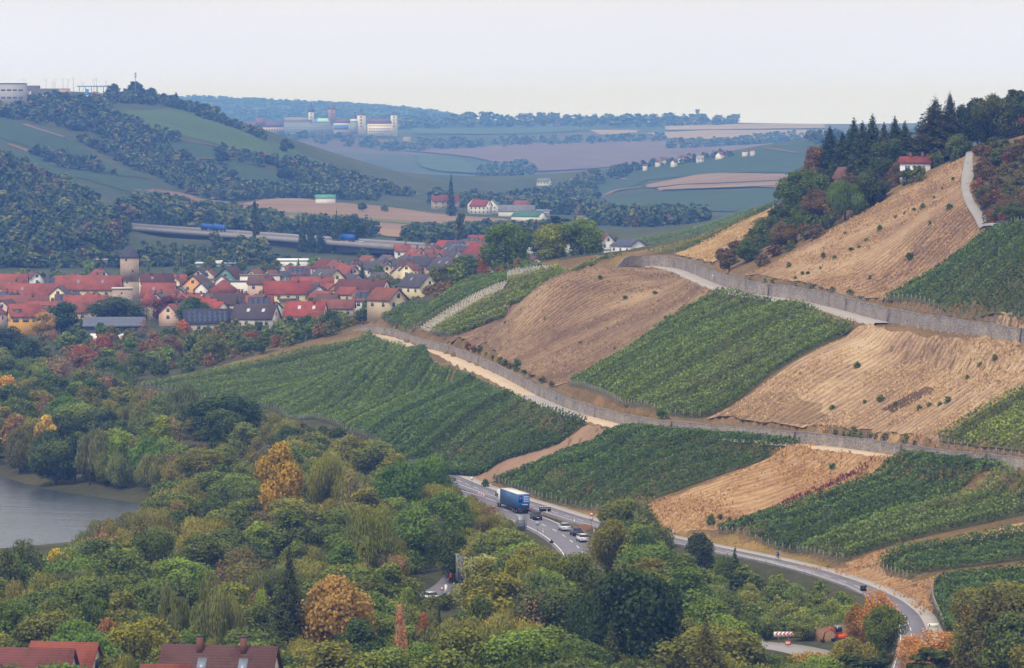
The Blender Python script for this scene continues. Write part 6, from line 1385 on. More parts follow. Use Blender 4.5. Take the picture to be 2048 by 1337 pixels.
# village on the far vineyard hill
for i, (px, pr, wpx, wl_, rf) in enumerate(((1290,329,8,WHT,'8a5a50'), (1316,321,10,WHT,'8a5048'), (1328,315,14,'dcc8a8','7a5a52'), (1348,321,12,'d8d2cc','6a5a58'), (1362,313,10,WHT,'8a6058'), (1377,311,14,'c8b0a8','a85a50'), (1400,312,14,WHT,'c0bab4'), (1440,305,16,WHT,'b0504a'), (1490,300,10,WHT,'8a5a50'), (1505,299,8,'e0d8d0','a05048'))):
    house(px, pr, wpx * .55, wpx * .45, (-20, -50, 10, 60)[i % 4], wl_, rf, ['leftmost white house on the far vine hill', 'white house left of the cream house on the far hill', 'cream house on the far vine hill', 'grey house among trees on the far hill', 'narrow white house on the far vine hill', 'house with dull red roof on the far hill', 'white twin-gabled house on the far vine hill', 'house with bright red roof on the far hill', 'small white house near the far hill crest', 'tiny reddish house at the far hill crest'][i], h=8, y0=3800, y1=4490, win=i in (2, 6))
house(1088, 357, 14, 9, -20, WHT, '8a9098', 'white villa in the hazy valley mouth', h=8, y0=4000, y1=5200)
for px, lab in ((994, 'left pink church spire in the hazy valley'), (1003, 'right pale church spire in the hazy valley')):
    Y = 4900; X = (px - CX) * Y / F; z = zg(X, Y); e = empty('church_tower', (X, Y, z), 0, lab, 'church'); zt = CZ - ((358 if px < 1000 else 354) - HY) * Y / F - z
    MB().box(-2.2, 2.2, -2.2, 2.2, -2, max(4, zt - 9)).build('shaft', paint('b08078' if px < 1000 else 'c0b088'), e); MB().lathe([(3.2, 0), (1.2, 5), (.1, 9)], 4, (0, 0, max(4, zt - 9)), 0, math.pi/4).build('spire', paint('a05a58' if px < 1000 else 'a89a70'), e)
# water tower on the plateau
def water_tower():
    Y = 8950; X = (1395 - CX) * Y / F; z = zg(X, Y); zt = CZ - (219 - HY) * Y / F - z; e = empty('water_tower', (X, Y, z), 0, 'slim grey water tower on the wooded horizon', 'tower'); MB().box(-4.2, 4.2, -3, 3, -3, zt * .86).build('shaft', paint('6a646a'), e); MB().box(-5, 5, -3.5, 3.5, zt * .86 + .003, zt).build('head', paint('6e686c'), e)
    for x in (-3, 3): MB().tube([(x, 0, zt - .2), (x, 0, zt + 3.5)], .15, 4).build('antenna', M_STEEL, e)
water_tower()
# fortress
M_FWALL = paint('f4efea', .85, var=.06, scale=.05); M_FROOF = tiled('7a4a48'); M_SCAF = paint('8d979c', .8, var=.25, scale=.2); M_DOME = paint('3f4c54', .5, .2)
def fortress():
    Y = 7500; m = Y / F; X0 = (680 - CX) * m; zb = CZ - (272 - HY) * m; e = empty('fortress', (X0, Y, zb), 0, 'white turreted fortress with scaffolding on the hazy hill', 'castle'); x = lambda px: (px - 680) * m; zz = lambda py: (272 - py) * m
    def blk(nm, p0, p1, t, b, dep, mat, y=0): return MB().box(x(p0), x(p1), y, y + dep, zz(b) - 3, zz(t)).build(nm, mat, e)
    def roof(nm, p0, p1, eave, ridge, dep, mat, y=0): return MB().prism_x([(y - 1, zz(eave)), (y + dep + 1, zz(eave)), (y + dep / 2, zz(ridge))], x(p0), x(p1)).build(nm, mat, e)
    wing = blk('palace_wing', 735, 783, 247, 268, 18, M_FWALL); roof('palace_roof', 735, 783, 247.2, 238, 18, M_FROOF)
    for r_ in (250.5, 256.5, 261.5):
        for i in range(13): MB().box(x(738 + i * 3.4), x(739.6 + i * 3.4), -.25, .1, zz(r_ + 2.6), zz(r_)).build('window', paint('6a5f60'), wing)
    def turret(p0, p1, bot, top, prof, oct_=8, roofm=M_DOME, wall=M_FWALL):
        c = (x((p0 + p1) / 2), 8, 0); w = (x(p1) - x(p0)) / 2; t = MB().lathe([(w * 1.04, zz(bot) - 3), (w, zz(top + 5)), (w, zz(top))], oct_, c, 0, math.pi / oct_).build('turret', wall, e)
        MB().lathe([(w * 1.1, 0), (w * 1.1, 1.2)], oct_, (c[0], c[1], zz(top) + .003), 0, math.pi / oct_).build('cornice', paint('9a6a60'), t)
        MB().lathe([(w * r, zz(top) + 1.2 + h) for r, h in prof], 12, c, 0, 0).build('turret_roof', roofm, t)
        for q in range(4): MB().box(c[0] - w * .25, c[0] + w * .2, 8 - w - .25, 8 - w + .6, zz(top + 4.5 + q * 6), zz(top + 2.2 + q * 6)).build('window', paint('5f5658'), t)
    turret(713, 732, 266, 231, [(1.0, 0), (.78, 2.2), (.6, 3.6), (.34, 4.6), (.28, 7.4), (.34, 8.2), (.2, 10), (.05, 13.5)])
    turret(780.5, 795, 270, 231, [(1.02, 0), (.8, 2), (.5, 4.4), (.16, 6), (.04, 9)])
    turret(616, 628, 246, 225, [(1.25, 0), (1.2, 2), (1.1, 4.5), (.7, 7), (.35, 8.4), (.3, 11), (.16, 13), (.05, 24)], 8)
    turret(656, 671, 246, 219, [(1.15, 0), (.85, 3), (.45, 7), (.05, 12)], 12, paint('5f5a60'), paint('b09084'))
    turret(706, 713, 250, 238, [(1.0, 0), (1.1, 2.5), (.8, 5), (.35, 7), (.3, 10), (.05, 14)], 8)
    s = blk('scaffolded_wing', 568, 667, 243, 270, 14, M_SCAF, 2); roof('scaffolded_roof', 568, 624, 243.2, 235, 14, paint('8a8488'), 2)
    for q in range(6): MB().box(x(568), x(667), 1.2, 1.5, zz(267 - q * 4.4), zz(267 - q * 4.4) + .5).build('scaffold_deck', paint('b8c4c8'), s)
    for q in range(24): MB().box(x(568.5 + q * 4.2), x(568.9 + q * 4.2), .9, 1.1, zz(269), zz(243)).build('scaffold_pole', paint('aab4b8'), s)
    MB().prism_x([(1, zz(245)), (16, zz(245)), (8.5, zz(237))], x(634), x(668)).build('sheeted_roof', paint('a6e0d0', .7), e); MB().prism_x([(.8, zz(245.2)), (15.8, zz(245.2)), (8.3, zz(238))], x(621), x(640)).build('blue_sheeting', paint('5a86d8', .7), e)
    blk('middle_wing', 667, 700, 246, 268, 14, paint('c8b8ac'), 1); roof('middle_roof', 667, 700, 246.2, 238, 14, M_FROOF, 1); MB().box(x(668), x(697), .2, .9, zz(259), zz(252)).build('blue_tarpaulin', paint('5080e0', .7), e); MB().box(x(668), x(697), .3, .9, zz(252) + .1, zz(247)).build('white_sheeting', paint('d8d8dc'), e)
    blk('scaffolded_link', 700, 714, 243, 266, 12, M_SCAF, 1); MB().prism_x([(0, zz(243)), (13, zz(243)), (6, zz(239))], x(700), x(714)).build('pale_sheeting', paint('cfe6ea'), e)
    blk('barracks', 488, 566, 254, 264, 12, paint('cbbdb4'), 10); roof('barracks_roof', 488, 566, 254.2, 244, 12, M_FROOF, 10); roof('barracks_gable_roof', 510, 528, 250, 236, 16, M_FROOF, 8)
    for q in range(12): MB().box(x(500 + q * 5.3), x(502 + q * 5.3), 9.7, 10.1, zz(262), zz(258)).build('window', paint('55484c'), e)
    # bastions below the palace
    f = empty('fortress_bastion', (X0, Y - 60, CZ - (300 - HY) * m), 0, 'hazy brown bastion walls below the white fortress', 'wall'); bm = stonemat('bastion_stone', '7d6c66', '94827a', 'a8978e', .3)
    for p0, p1, t, b in ((742, 800, 281, 296), (770, 786, 284, 299), (808, 823, 274, 296), (556, 700, 283, 300), (700, 722, 292, 306)):
        MB().prism_x([(-2.5, zz(b) - zz(300) - 8), (9, zz(b) - zz(300) - 8), (9, zz(t) - zz(300)), (0, zz(t) - zz(300))], x(p0), x(p1)).build('bastion_wall', bm, f)
fortress()
# service area on the left hilltop
def hilltop():
    simple_block(18, 204, 58, 36, 3420, 25, 'grey office block on the left hilltop', 'a8a6a8', '5a606c', 'office_block', bands=2)
    for px, pr, L, D, lab in ((62,172,16,10,'grey roofed service building on the left hilltop'), (90,178,24,10,'white rest house on the left hilltop')): house(px, pr, L, D, 8, 'd8d6d4', '6a6a72', lab, h=8, y0=3300, y1=3750, name='service_building', cat='building')
    house(120, 178, 18, 10, 3, 'c8a8a0', '9a4a4c', 'low red roofed shop on the left hilltop', h=6, y0=3300, y1=3750, name='service_building', cat='building', opts='flat')
    Y = 3650; m = Y / F
    e = empty('filling_station_canopy', ((182 - CX) * m, Y, zg((182 - CX) * m, Y)), 0, 'long blue and white filling station canopy on the hilltop', 'canopy'); z0 = CZ - (174 - HY) * m - e.location.z
    MB().box(-28 * m, 30 * m, 0, 8, z0, z0 + 1.1).build('canopy_roof', paint('8fb4d8', .6), e)
    for q in (-24, -12, 0, 12, 24): MB().box(q * m - .25, q * m + .25, 3, 3.5, -2, z0).build('column', M_STEEL, e)
    e = empty('price_pylon', ((188 - CX) * m, Y - 60, zg((188 - CX) * m, Y - 60)), 0, 'blue price pylon beside the hilltop road', 'sign'); MB().box(-1.6, 1.6, -.3, .3, 0, 10).build('panel', paint('4a86c8', .5), e); MB().box(-1.3, 1.3, -.36, -.31, 3, 4).build('stripe', paint('e8ecf0'), e)
    for i, (px, pt) in enumerate(((92,160),(106,166),(110,160),(126,158),(136,160),(147,157),(166,166),(188,160),(193,158),(212,163),(48,160))):
        X = (px - CX) * m; z = zg(X, Y); o = MB().tube([(0, 0, -1), (0, 0, CZ - (pt - HY) * m - z)], [.22, .12], 5).cbox((0, -.3, CZ - (pt - HY) * m - z), (2.4, .5, .25)).build('light_mast', M_STEEL, None, (X, Y, z)); tag(o, ['light mast nearest the office block end', 'second light mast over the red shop', 'light mast touching the red shop roof', 'light mast in the middle of the hilltop row', 'light mast right of the middle of the row', 'tall light mast left of the canopy', 'short light mast at the canopy end', 'light mast above the price pylon', 'thin light mast beside the price pylon', 'rightmost light mast of the hilltop row', 'light mast right above the office block'][i], 'lamp post', 'hilltop light masts')
    X, Yy = (271 - CX) * 3690 / F, 3690; z = zg(X, Yy); zt = CZ - (145 - HY) * 3690 / F - z; e = empty('radio_mast', (X, Yy, z), 0, 'slim radio mast rising from the left crest', 'mast'); MB().tube([(0, 0, -1), (0, 0, zt)], [.55, .2], 6).build('mast', M_STEEL, e)
    for k in (.82, .92): MB().box(-.9, .9, -.5, .5, zt * k, zt * k + 1.6).build('antenna_panel', paint('a8a8ac'), e)
hilltop()

# ---------------------------------------------------------------- vehicles, riders, signs
M_TYRE = paint('1c1c1e', .9); M_RIM = paint('a8a8aa', .4, .6); M_GLASS = paint('20262c', .1, spec=.6); M_BLK = paint('242428', .5)
def wheel(parent, x, y, r=.33, w=.22):
    t = MB(); prof = [(r*.6, -w/2), (r, -w/2*.8), (r, w/2*.8), (r*.6, w/2)]; V = []; Fs = []; n = 14
    for rr, zz in prof:
        for k in range(n): a = 6.2832*k/n; V.append((rr*math.cos(a), zz, rr*math.sin(a)))
    for i in range(3):
        for k in range(n): Fs.append((i*n+k, i*n+(k+1) % n, (i+1)*n+(k+1) % n, (i+1)*n+k))
    e = t.add(V, Fs).build('wheel', M_TYRE, parent, (x, y, r)); d = MB()
    for s in (-1, 1): d.add([(r*.6*math.cos(6.2832*k/n), s*w*.45, r*.6*math.sin(6.2832*k/n)) for k in range(n)], [tuple(range(n)) if s < 0 else tuple(range(n))[::-1]])
    d.build('rim', M_RIM, e); return e
def car(X, Y, rz, hexc, label, z=None, est=False, group='cars on the highway'):
    """faces +x; body lofted through cross sections, glasshouse set in"""
    z = zg(X, Y) + .26 if z is None else z; e = empty('car', (X, Y, z), rz, label, 'car', group); m = paint(hexc, .3, .15, .03, spec=.5)
    st = [(-2.15, .45, .80, .72), (-2.1, .35, .95, .84), (-1.5, .30, 1.0, .89), (-.5, .28, .96, .90), (.9, .28, .94, .90), (1.6, .30, .86, .88), (2.1, .35, .72, .80), (2.2, .45, .62, .68)]
    V = []; Fs = []
    for x, zl, zh, hw in st: V += [(x, -hw, zl), (x, -hw*1.0, (zl+zh)/2), (x, -hw*.94, zh), (x, hw*.94, zh), (x, hw, (zl+zh)/2), (x, hw, zl)]
    n = 6
    for i in range(len(st)-1):
        for k in range(n): Fs.append((i*n+k, i*n+(k+1) % n, (i+1)*n+(k+1) % n, (i+1)*n+k))
    Fs += [tuple(range(n))[::-1], tuple(range((len(st)-1)*n, len(st)*n))]
    MB().add(V, Fs).build('body', m, e)
    xb = -2.0 if est else -1.55; cab = [(xb, .93), (xb + (.25 if est else .55), 1.44), (.2, 1.46), (1.05, .92)]; g = MB(); V = []
    for s in (-1, 1):
        for x, zz in cab: V.append((x, s * (.80 if zz < 1 else .62), zz))
    g.add(V, [(0, 1, 2, 3), (7, 6, 5, 4), (0, 4, 5, 1), (2, 6, 7, 3)]).build('glasshouse', M_GLASS, e); MB().add([(V[1][0]-.02, -.63, 1.45), (V[2][0]+.02, -.63, 1.47), (V[2][0]+.02, .63, 1.47), (V[1][0]-.02, .63, 1.45), (V[1][0]-.02, -.63, 1.49), (V[2][0]+.02, -.6, 1.51), (V[2][0]+.02, .6, 1.51), (V[1][0]-.02, .63, 1.49)], [(4, 5, 6, 7), (0, 1, 5, 4), (1, 2, 6, 5), (2, 3, 7, 6), (3, 0, 4, 7)]).build('roof', m, e)
    for s in (-1, 1):
        MB().box(-2.19, -2.12, s*.55-.16, s*.55+.16, .72, .86).build('tail_light', paint('b02018', .3), e); MB().box(2.12, 2.21, s*.52-.16, s*.52+.16, .56, .68).build('headlight', paint('e8ecee', .2), e)
        for x in (-1.35, 1.35): wheel(e, x, s * .8)
        MB().box(.72, .9, s*.95-.08, s*.95+.08, .95, 1.08).build('mirror', m, e)
    MB().box(-2.2, -2.14, -.26, .26, .5, .62).build('number_plate', M_LINE, e); return e
def lorry(X, Y, z, rz, hexc, label, roofc='e4e0da', L=13.6, poster=False, group=None):
    """faces +x: tractor in front, curtain-sided trailer behind"""
    e = empty('lorry', (X, Y, z), rz, label, 'lorry', group); m = paint(hexc, .5, var=.08, scale=.3)
    t = MB().box(-L + 2, 2, -1.26, 1.26, 1.15, 3.95).build('trailer', m, e); MB().box(-L + 1.98, 2.02, -1.28, 1.28, 3.953, 4.03).build('trailer_roof', paint(roofc, .6), t); MB().box(-L + 2, 2, -1.1, 1.1, .85, 1.147).build('chassis', M_BLK, e)
    for q in range(9): MB().box(-L + 2.6 + q * 1.45, -L + 2.66 + q * 1.45, -1.285, -1.262, 1.2, 3.9).build('curtain_strap', paint('2c4866', .6), t)
    c = MB().prism([(2.6, .8), (4.95, .8), (5.0, 2.1), (4.75, 3.1), (4.3, 3.65), (2.6, 3.75)], -1.24, 1.24).build('cab', paint(hexc if not poster else 'e6e4e2', .4), e); MB().add([(5.02, -1.1, 2.0), (5.02, 1.1, 2.0), (4.78, 1.1, 2.95), (4.78, -1.1, 2.95)], [(0, 1, 2, 3)]).build('windscreen', M_GLASS, c)
    for s in (-1, 1): MB().box(4.5, 4.6, s*1.45-.12, s*1.45+.12, 2.1, 2.9).build('mirror', M_BLK, c); MB().box(3.6, 4.5, s*1.245-.01, s*1.245+.01, 2.0, 2.8).build('side_window', M_GLASS, c)
    for x in (-L + 3.2, -L + 4.5, -L + 5.8, 2.9, 4.3):
        for s in (-1, 1): wheel(e, x, s * 1.05, .5, .32)
    MB().box(-L + 1.92, -L + 1.98, -1.2, 1.2, .55, .85).build('bumper', M_BLK, e)
    for s in (-1, 1): MB().box(-L + 1.9, -L + 1.99, s*.95-.2, s*.95+.2, .88, 1.02).build('tail_light', paint('c02018', .3), e)
    if poster:
        x = -L + 1.98; MB().box(x - .03, x - .003, -1.2, 1.2, 1.4, 3.85).build('rear_panel', paint('2f6fc0', .5, var=.15), t)
        MB().box(x - .05, x - .034, .25, 1.0, 2.3, 3.7).build('printed_figure', paint('2a3a5a', .5, var=.5, scale=2.0), t); MB().box(x - .06, x - .051, .42, .8, 2.9, 3.3).build('printed_face', paint('a0604a', .6), t)
        for q, (a, b, zz) in enumerate(((-1.05, -.1, 3.3), (-1.05, -.05, 2.85), (-1.1, -.05, 2.4), (-.9, .3, 1.75))): # lines of white lettering
            w = b - a; k = 5 + q
            for i in range(k): MB().box(x - .05, x - .034, a + w * i / k + .02, a + w * (i + .75) / k, zz, zz + .22).build('lettering', paint('e8eef4', .5), t)
    return e
def on(px, py, line=None, y0=520, y1=1000): X, Y = hit(px, py, 0, y0, y1); return X, Y
def heading(p, q): a, b = on(*p), on(*q); return math.atan2(b[1] - a[1], b[0] - a[0])
hd = lambda px, py: heading((px + 8, py + 5), (px - 34, py - 17))
_X, _Y = on(1047, 1031); _hd = heading((1063, 1042), (1025, 1028)); lorry(_X + 11.6 * math.cos(_hd), _Y + 11.6 * math.sin(_hd), 5.82, _hd, '466a94', 'blue curtain-sided lorry driving away on the highway', poster=True)
for px, py, c, lab, es in ((1072,1042,'1c1e24','black car following the blue lorry',0), (1129,1064,'cfd3d6','silver car behind the black one',0), (1152,1074,'23304a','dark blue car between silver and white',1), (1165,1086,'e2e4e6','white car half hidden by the trees',1)):
    X, Y = on(px, py); car(X, Y, hd(px, py), c, lab, est=bool(es))
X, Y = on(858, 1204); car(X, Y, R(128), 'eceef0', 'white car parked beside the cycle lane', z=zg(X, Y) + .2, group=None)
# lorries on the bridge
_A, _d, _rz = BR
for px, Yp, lab, fl in ((397, 0, 'left blue lorry on the motorway bridge', 0), (418, 0, 'right blue lorry of the pair on the bridge', 0), (712, 0, 'single blue lorry on the right of the bridge', 1)):
    t = None
    for q in range(400):
        p = _A + _d * (q * 1.5)
        if CX + F * p.x / p.y >= px: break
    n = Vector((-_d.y, _d.x, 0)) * (-7 if fl else 7); lorry(p.x + n.x, p.y + n.y, p.z + .07, _rz + (math.pi if fl else 0), '2f62b4', lab, roofc='2f62b4', group='blue lorries on the bridge')
for q, c, lab in ((430, 'd8dadc', 'silver car at the right end of the bridge'), (400, '30343c', 'dark car near the right end of the bridge'), (250, 'c8ccd0', 'pale car in the middle of the bridge')):
    p = _A + _d * q; n = Vector((-_d.y, _d.x, 0)) * -6; car(p.x + n.x, p.y + n.y, _rz, c, lab, z=p.z + .07, group='cars on the bridge')
# riders
def skin(verts, edges, name):
    me = bpy.data.meshes.new(name); me.from_pydata([v[:3] for v in verts], edges, []); o = bpy.data.objects.new(name, me); COL.objects.link(o); o.modifiers.new('skin', 'SKIN')
    for i, v in enumerate(verts): me.skin_vertices[0].data[i].radius = (v[3], v[3])
    me.skin_vertices[0].data[0].use_root = True; sb = o.modifiers.new('sub', 'SUBSURF'); sb.levels = 1; sb.render_levels = 1
    dg = bpy.context.evaluated_depsgraph_get(); r = bpy.data.meshes.new_from_object(o.evaluated_get(dg)); bpy.data.objects.remove(o); return r
def rider(px, py, rz, jersey, legs, helmet, label, blabel, y0=520, y1=1000):
    X, Y = on(px, py, None, y0, y1); z = zg(X, Y) + .28; b = empty('bicycle', (X, Y, z), rz, blabel, 'bicycle')
    for x in (-.52, .52):
        w = MB(); n = 18; pts = [(x + .34*math.cos(6.2832*k/n), 0, .34 + .34*math.sin(6.2832*k/n)) for k in range(n + 1)]; w.tube(pts, .022, 5).build('wheel', M_TYRE, b)
    MB().tube([(-.52, 0, .34), (-.12, 0, .3), (.38, 0, .78), (-.2, 0, .8), (-.12, 0, .3)], .022, 5).tube([(-.52, 0, .34), (-.2, 0, .8), (-.22, 0, .95)], .018, 5).tube([(.52, 0, .34), (.4, 0, .82), (.38, 0, 1.0)], .02, 5).build('frame', M_BLK, b)
    MB().tube([(.44, -.24, 1.0), (.38, 0, 1.0), (.44, .24, 1.0)], .018, 5).build('handlebar', M_BLK, b); MB().cbox((-.24, 0, .97), (.26, .13, .06)).build('saddle', M_BLK, b)
    V = [(-.2, 0, 1.06, .15), (-.08, 0, 1.28, .16), (.06, 0, 1.48, .17), (.13, 0, 1.62, .07), (.18, 0, 1.76, .11), (.19, 0, 1.84, .10),
         (-.14, -.11, 1.0, .1), (.12, -.12, .78, .075), (-.06, -.12, .42, .055), (.06, -.12, .38, .04), (-.14, .11, 1.0, .1), (.18, .12, .86, .075), (.0, .12, .55, .055), (.12, .12, .5, .04),
         (.1, -.2, 1.46, .06), (.26, -.25, 1.22, .045), (.42, -.24, 1.04, .04), (.1, .2, 1.46, .06), (.26, .25, 1.22, .045), (.42, .24, 1.04, .04)]
    E = [(0, 1), (1, 2), (2, 3), (3, 4), (4, 5), (0, 6), (6, 7), (7, 8), (8, 9), (0, 10), (10, 11), (11, 12), (12, 13), (2, 14), (14, 15), (15, 16), (2, 17), (17, 18), (18, 19)]
    me = skin(V, E, 'person')
    for h_ in (jersey, legs, 'b08068', helmet): me.materials.append(paint(h_, .7))
    for p in me.polygons:
        c = p.center; p.material_index = 3 if c.z > 1.77 else 2 if c.z > 1.6 or (c.x > .3 and c.z < 1.2) else 0 if c.z > 1.08 and not (abs(c.y) > .05 and c.z < 1.05) else (1 if c.z > .55 else 2); p.use_smooth = True
    o = obj('person', me, None, (X, Y, z), rz); tag(o, label, 'person')
rider(1556, 1124, heading((1556, 1126), (1500, 1114)), '2a5cb0', '1c1c22', '2c3c68', 'cyclist in a blue jersey riding away on the farm road', 'bicycle under the rider in blue')
rider(901, 1171, R(75), 'c82838', '4a3a34', 'e4e0dc', 'cyclist in a red jersey on the cycle lane', 'bicycle under the rider in red')
rider(917, 1166, R(80), '26262e', '1a1a20', '2a2a30', 'cyclist in dark clothes beside the silver-leaved shrub', 'bicycle under the rider in dark clothes')
# signs
def post(e, h, x=0, r=.045): MB().tube([(x, 0, -.4), (x, 0, h)], r, 6).build('post', M_STEEL, e)
def sign_at(px, py, name, label, cat='sign', rz=0, y0=480, y1=1000): X, Y = on(px, py, None, y0, y1); return empty(name, (X, Y, zg(X, Y)), rz, label, cat)
def disc(r, z, y, n=20): return MB().add([(r*math.cos(6.2832*k/n), y, z + r*math.sin(6.2832*k/n)) for k in range(n)] + [(r*math.cos(6.2832*k/n), y + .03, z + r*math.sin(6.2832*k/n)) for k in range(n)], [tuple(range(n)), tuple(range(n, 2*n))[::-1]] + [(k, k+n, (k+1) % n+n, (k+1) % n) for k in range(n)])
M_SRED = paint('c02028', .5, var=.03); M_SWH = paint('f0eeea', .5, var=.03); M_SBACK = paint('8a9098', .5, .3)
e = sign_at(1183, 1060, 'speed_limit_sign', 'post with two round red-rimmed signs at the roadside'); post(e, 3.2)
for zz in (2.95, 2.15):
    disc(.36, zz, -.06).build('red_rim', M_SRED, e); disc(.27, zz, -.085).build('white_face', M_SWH, e); MB().box(-.15, .15, -.1, -.09, zz - .05, zz + .05).build('symbol', M_BLK, e)
e = sign_at(944, 976, 'round_sign', 'white round end-of-limit sign at the bare soil strip'); post(e, 2.2); disc(.36, 2.0, -.06).build('white_face', M_SWH, e); MB().add([(-.22, -.09, 1.8), (-.16, -.09, 1.76), (.22, -.09, 2.2), (.16, -.09, 2.24)], [(0, 1, 2, 3)]).build('diagonal_bar', M_BLK, e)
def beacon(px, py, lab):
    e = sign_at(px, py, 'warning_beacon', lab, 'beacon'); MB().box(-.16, .16, -.03, .03, .15, 1.3).build('panel', M_SWH, e); MB().box(-.3, .3, -.2, .2, 0, .14).build('foot', M_BLK, e)
    for k in range(4): z = .2 + k * .28; MB().add([(-.16, -.035, z), (.16, -.035, z + .16), (.16, -.035, z + .3), (-.16, -.035, z + .14)], [(0, 1, 2, 3)]).build('red_stripe', M_SRED, e)
beacon(958, 996, 'left red and white warning beacon at the highway bend'); beacon(963, 998, 'middle red and white warning beacon at the highway bend'); beacon(968, 999, 'right red and white warning beacon at the highway bend'); beacon(1064, 1028, 'red and white beacon behind the lorry')
def backboard(px, py, w, h, z0, lab, rz=0):
    e = sign_at(px, py, 'road_sign_back', lab, 'sign', rz); MB().box(-w/2, w/2, -.05, .0, z0, z0 + h).build('panel', M_SBACK, e)
    for k in range(1, 3): MB().box(-w/2, w/2, -.1, -.053, z0 + h*k/3 - .05, z0 + h*k/3 + .05).build('brace', M_STEEL, e)
    for s in (-.4, .4): MB().tube([(w*s, -.14, -.5), (w*s, -.14, z0 + h)], .07, 6).build('post', M_STEEL, e)
backboard(1042, 1086, 2.1, 3.0, 2.2, 'grey back of a tall road sign in front of the lorry'); backboard(935, 1172, 4.0, 4.6, .9, 'large grey sign back behind the silver-leaved shrub')
# lit warning trailer
e = sign_at(1090, 1028, 'warning_trailer', 'dark warning light board with a row of white lamps', 'sign', 0); MB().box(-1.15, 1.15, -.1, .1, .5, 1.35).build('board', M_BLK, e)
for k in range(5):
    o = MB().lathe([(.14, 0), (.14, .12)], 10, (-.9 + k * .45, 0, 1.353)).build('lamp', paint('f4f2ea', .4), e); MB().add([(-.95 + k*.4, -.11, 1.2), (-.8 + k*.4, -.11, .95), (-.65 + k*.4, -.11, 1.2), (-.8 + k*.4, -.11, 1.08)], [(0, 1, 2, 3)]).build('chevron', M_SWH, e)
for x in (-.7, .7): wheel(e, x, .1, .28, .16)
# marker posts
for i, (px, py) in enumerate(((1094,1030),(1149,1048),(1188,1068),(1086,1070),(1103,1090))):
    X, Y = on(px, py); o = MB().box(-.06, .06, -.05, .05, 0, .8, 0).box(-.062, .062, -.052, .052, .8, .92, 1).box(-.06, .06, -.05, .05, .92, 1.05, 0).build('delineator_post', [M_SWH, M_BLK], None, (X, Y, zg(X, Y) + .1)); tag(o, ['white marker post beside the warning light board', 'white marker post left of the silver car lane', 'white marker post at the tree edge by the white car', 'white marker post on the left verge', 'white marker post beside the triangle sign'][i], 'post', 'roadside marker posts')
e = sign_at(1075, 1068, 'route_sign', 'small blue-white sign on a post at the left verge'); post(e, 2.4); MB().box(-.35, .35, -.06, -.02, 1.6, 2.4).build('panel', paint('9ab0c4', .5), e)
e = sign_at(1103, 1092, 'triangle_sign', 'dark back of a triangular sign at the left verge'); post(e, 1.0); MB().add([(-.45, -.05, .5), (.45, -.05, .5), (0, -.05, 1.3), (-.45, -.02, .5), (.45, -.02, .5), (0, -.02, 1.3)], [(0, 1, 2), (5, 4, 3), (0, 3, 4, 1), (1, 4, 5, 2), (2, 5, 3, 0)]).build('panel', M_BLK, e)
# guard rails
def guardrail(line, off, i0, i1, label, mat=None, h=.72):
    l = np.array(densify(line, 2.0, False)); d = np.gradient(l, axis=0); d /= np.hypot(d[:, 0], d[:, 1])[:, None]; nn = np.c_[d[:, 1], -d[:, 0]]; px = CX + F * l[:, 0] / l[:, 1]; k = np.nonzero((px > i0) & (px < i1))[0]; q = l[k] + nn[k] * off; Z = zf(q[:, 0], q[:, 1]); e = empty('guard_rail', (*q[0], Z[0]), 0, label, 'guard rail'); o = np.array(e.location); P_ = [tuple(np.array((x, y, z + h)) - o) for (x, y), z in zip(q, Z)]
    m = MB()
    for a, b in zip(P_[:-1], P_[1:]): m.add([(a[0], a[1], a[2]-.16), (b[0], b[1], b[2]-.16), (b[0], b[1], b[2]+.16), (a[0], a[1], a[2]+.16)], [(0, 1, 2, 3)])
    m.build('beam', mat or M_STEEL, e); pm = MB().box(-.05, .05, -.05, .05, -h - .3, .1).mesh('post', M_STEEL)
    for p in P_[::2]: obj('post', pm, e, p)
guardrail(Wh, -4.6, 1040, 1190, 'steel guard rail between highway and farm road', paint('a08a70', .6, .3)); guardrail(Wr, 2.9, 1335, 1395, 'white rail where the farm road leaves the trees', paint('d8d4ce', .5)); guardrail(Wr, 2.9, 1490, 1760, 'white rail along the lower edge of the farm road', paint('d8d4ce', .5))
# the works at the bottom right
e = sign_at(1567, 1292, 'chevron_board', 'red and white chevron board at the road works', 'sign', 0, 480, 700)
for s in (-1, 1): post(e, 2.2, s * .8)
MB().box(-1.5, 1.5, -.05, 0, 1.45, 2.15).build('panel', M_SWH, e)
for k in range(5): x = -1.25 + k * .58; MB().add([(x, -.055, 1.8), (x + .3, -.055, 2.12), (x + .52, -.055, 2.12), (x + .22, -.055, 1.8)], [(0, 3, 2, 1)]).add([(x, -.055, 1.8), (x + .22, -.055, 1.8), (x + .52, -.055, 1.48), (x + .3, -.055, 1.48)], [(0, 3, 2, 1)]).build('chevron', M_SRED, e)
e = sign_at(1576, 1298, 'detour_sign', 'small orange sign under the chevron board', 'sign', 0, 480, 700); post(e, 1.2); MB().box(-.42, .42, -.09, -.05, .55, 1.2).build('panel', paint('d86a3a', .5), e); MB().box(-.3, .3, -.1, -.092, .75, .95).build('lettering', M_SWH, e)
e = sign_at(1525, 1288, 'traffic_cone', 'orange and white traffic cone at the road works', 'cone', 0, 480, 700); MB().box(-.2, .2, -.2, .2, 0, .05).build('base', M_BLK, e)
for k in range(4): MB().lathe([(.17 - k*.04, .05 + k*.19), (.13 - k*.04, .24 + k*.19)], 12, (0, 0, 0)).build('ring', M_SRED if k % 2 == 0 else M_SWH, e)
e = sign_at(1506, 1278, 'metal_gate', 'tall grey metal gate frame with cross braces', 'gate', 0, 480, 720)
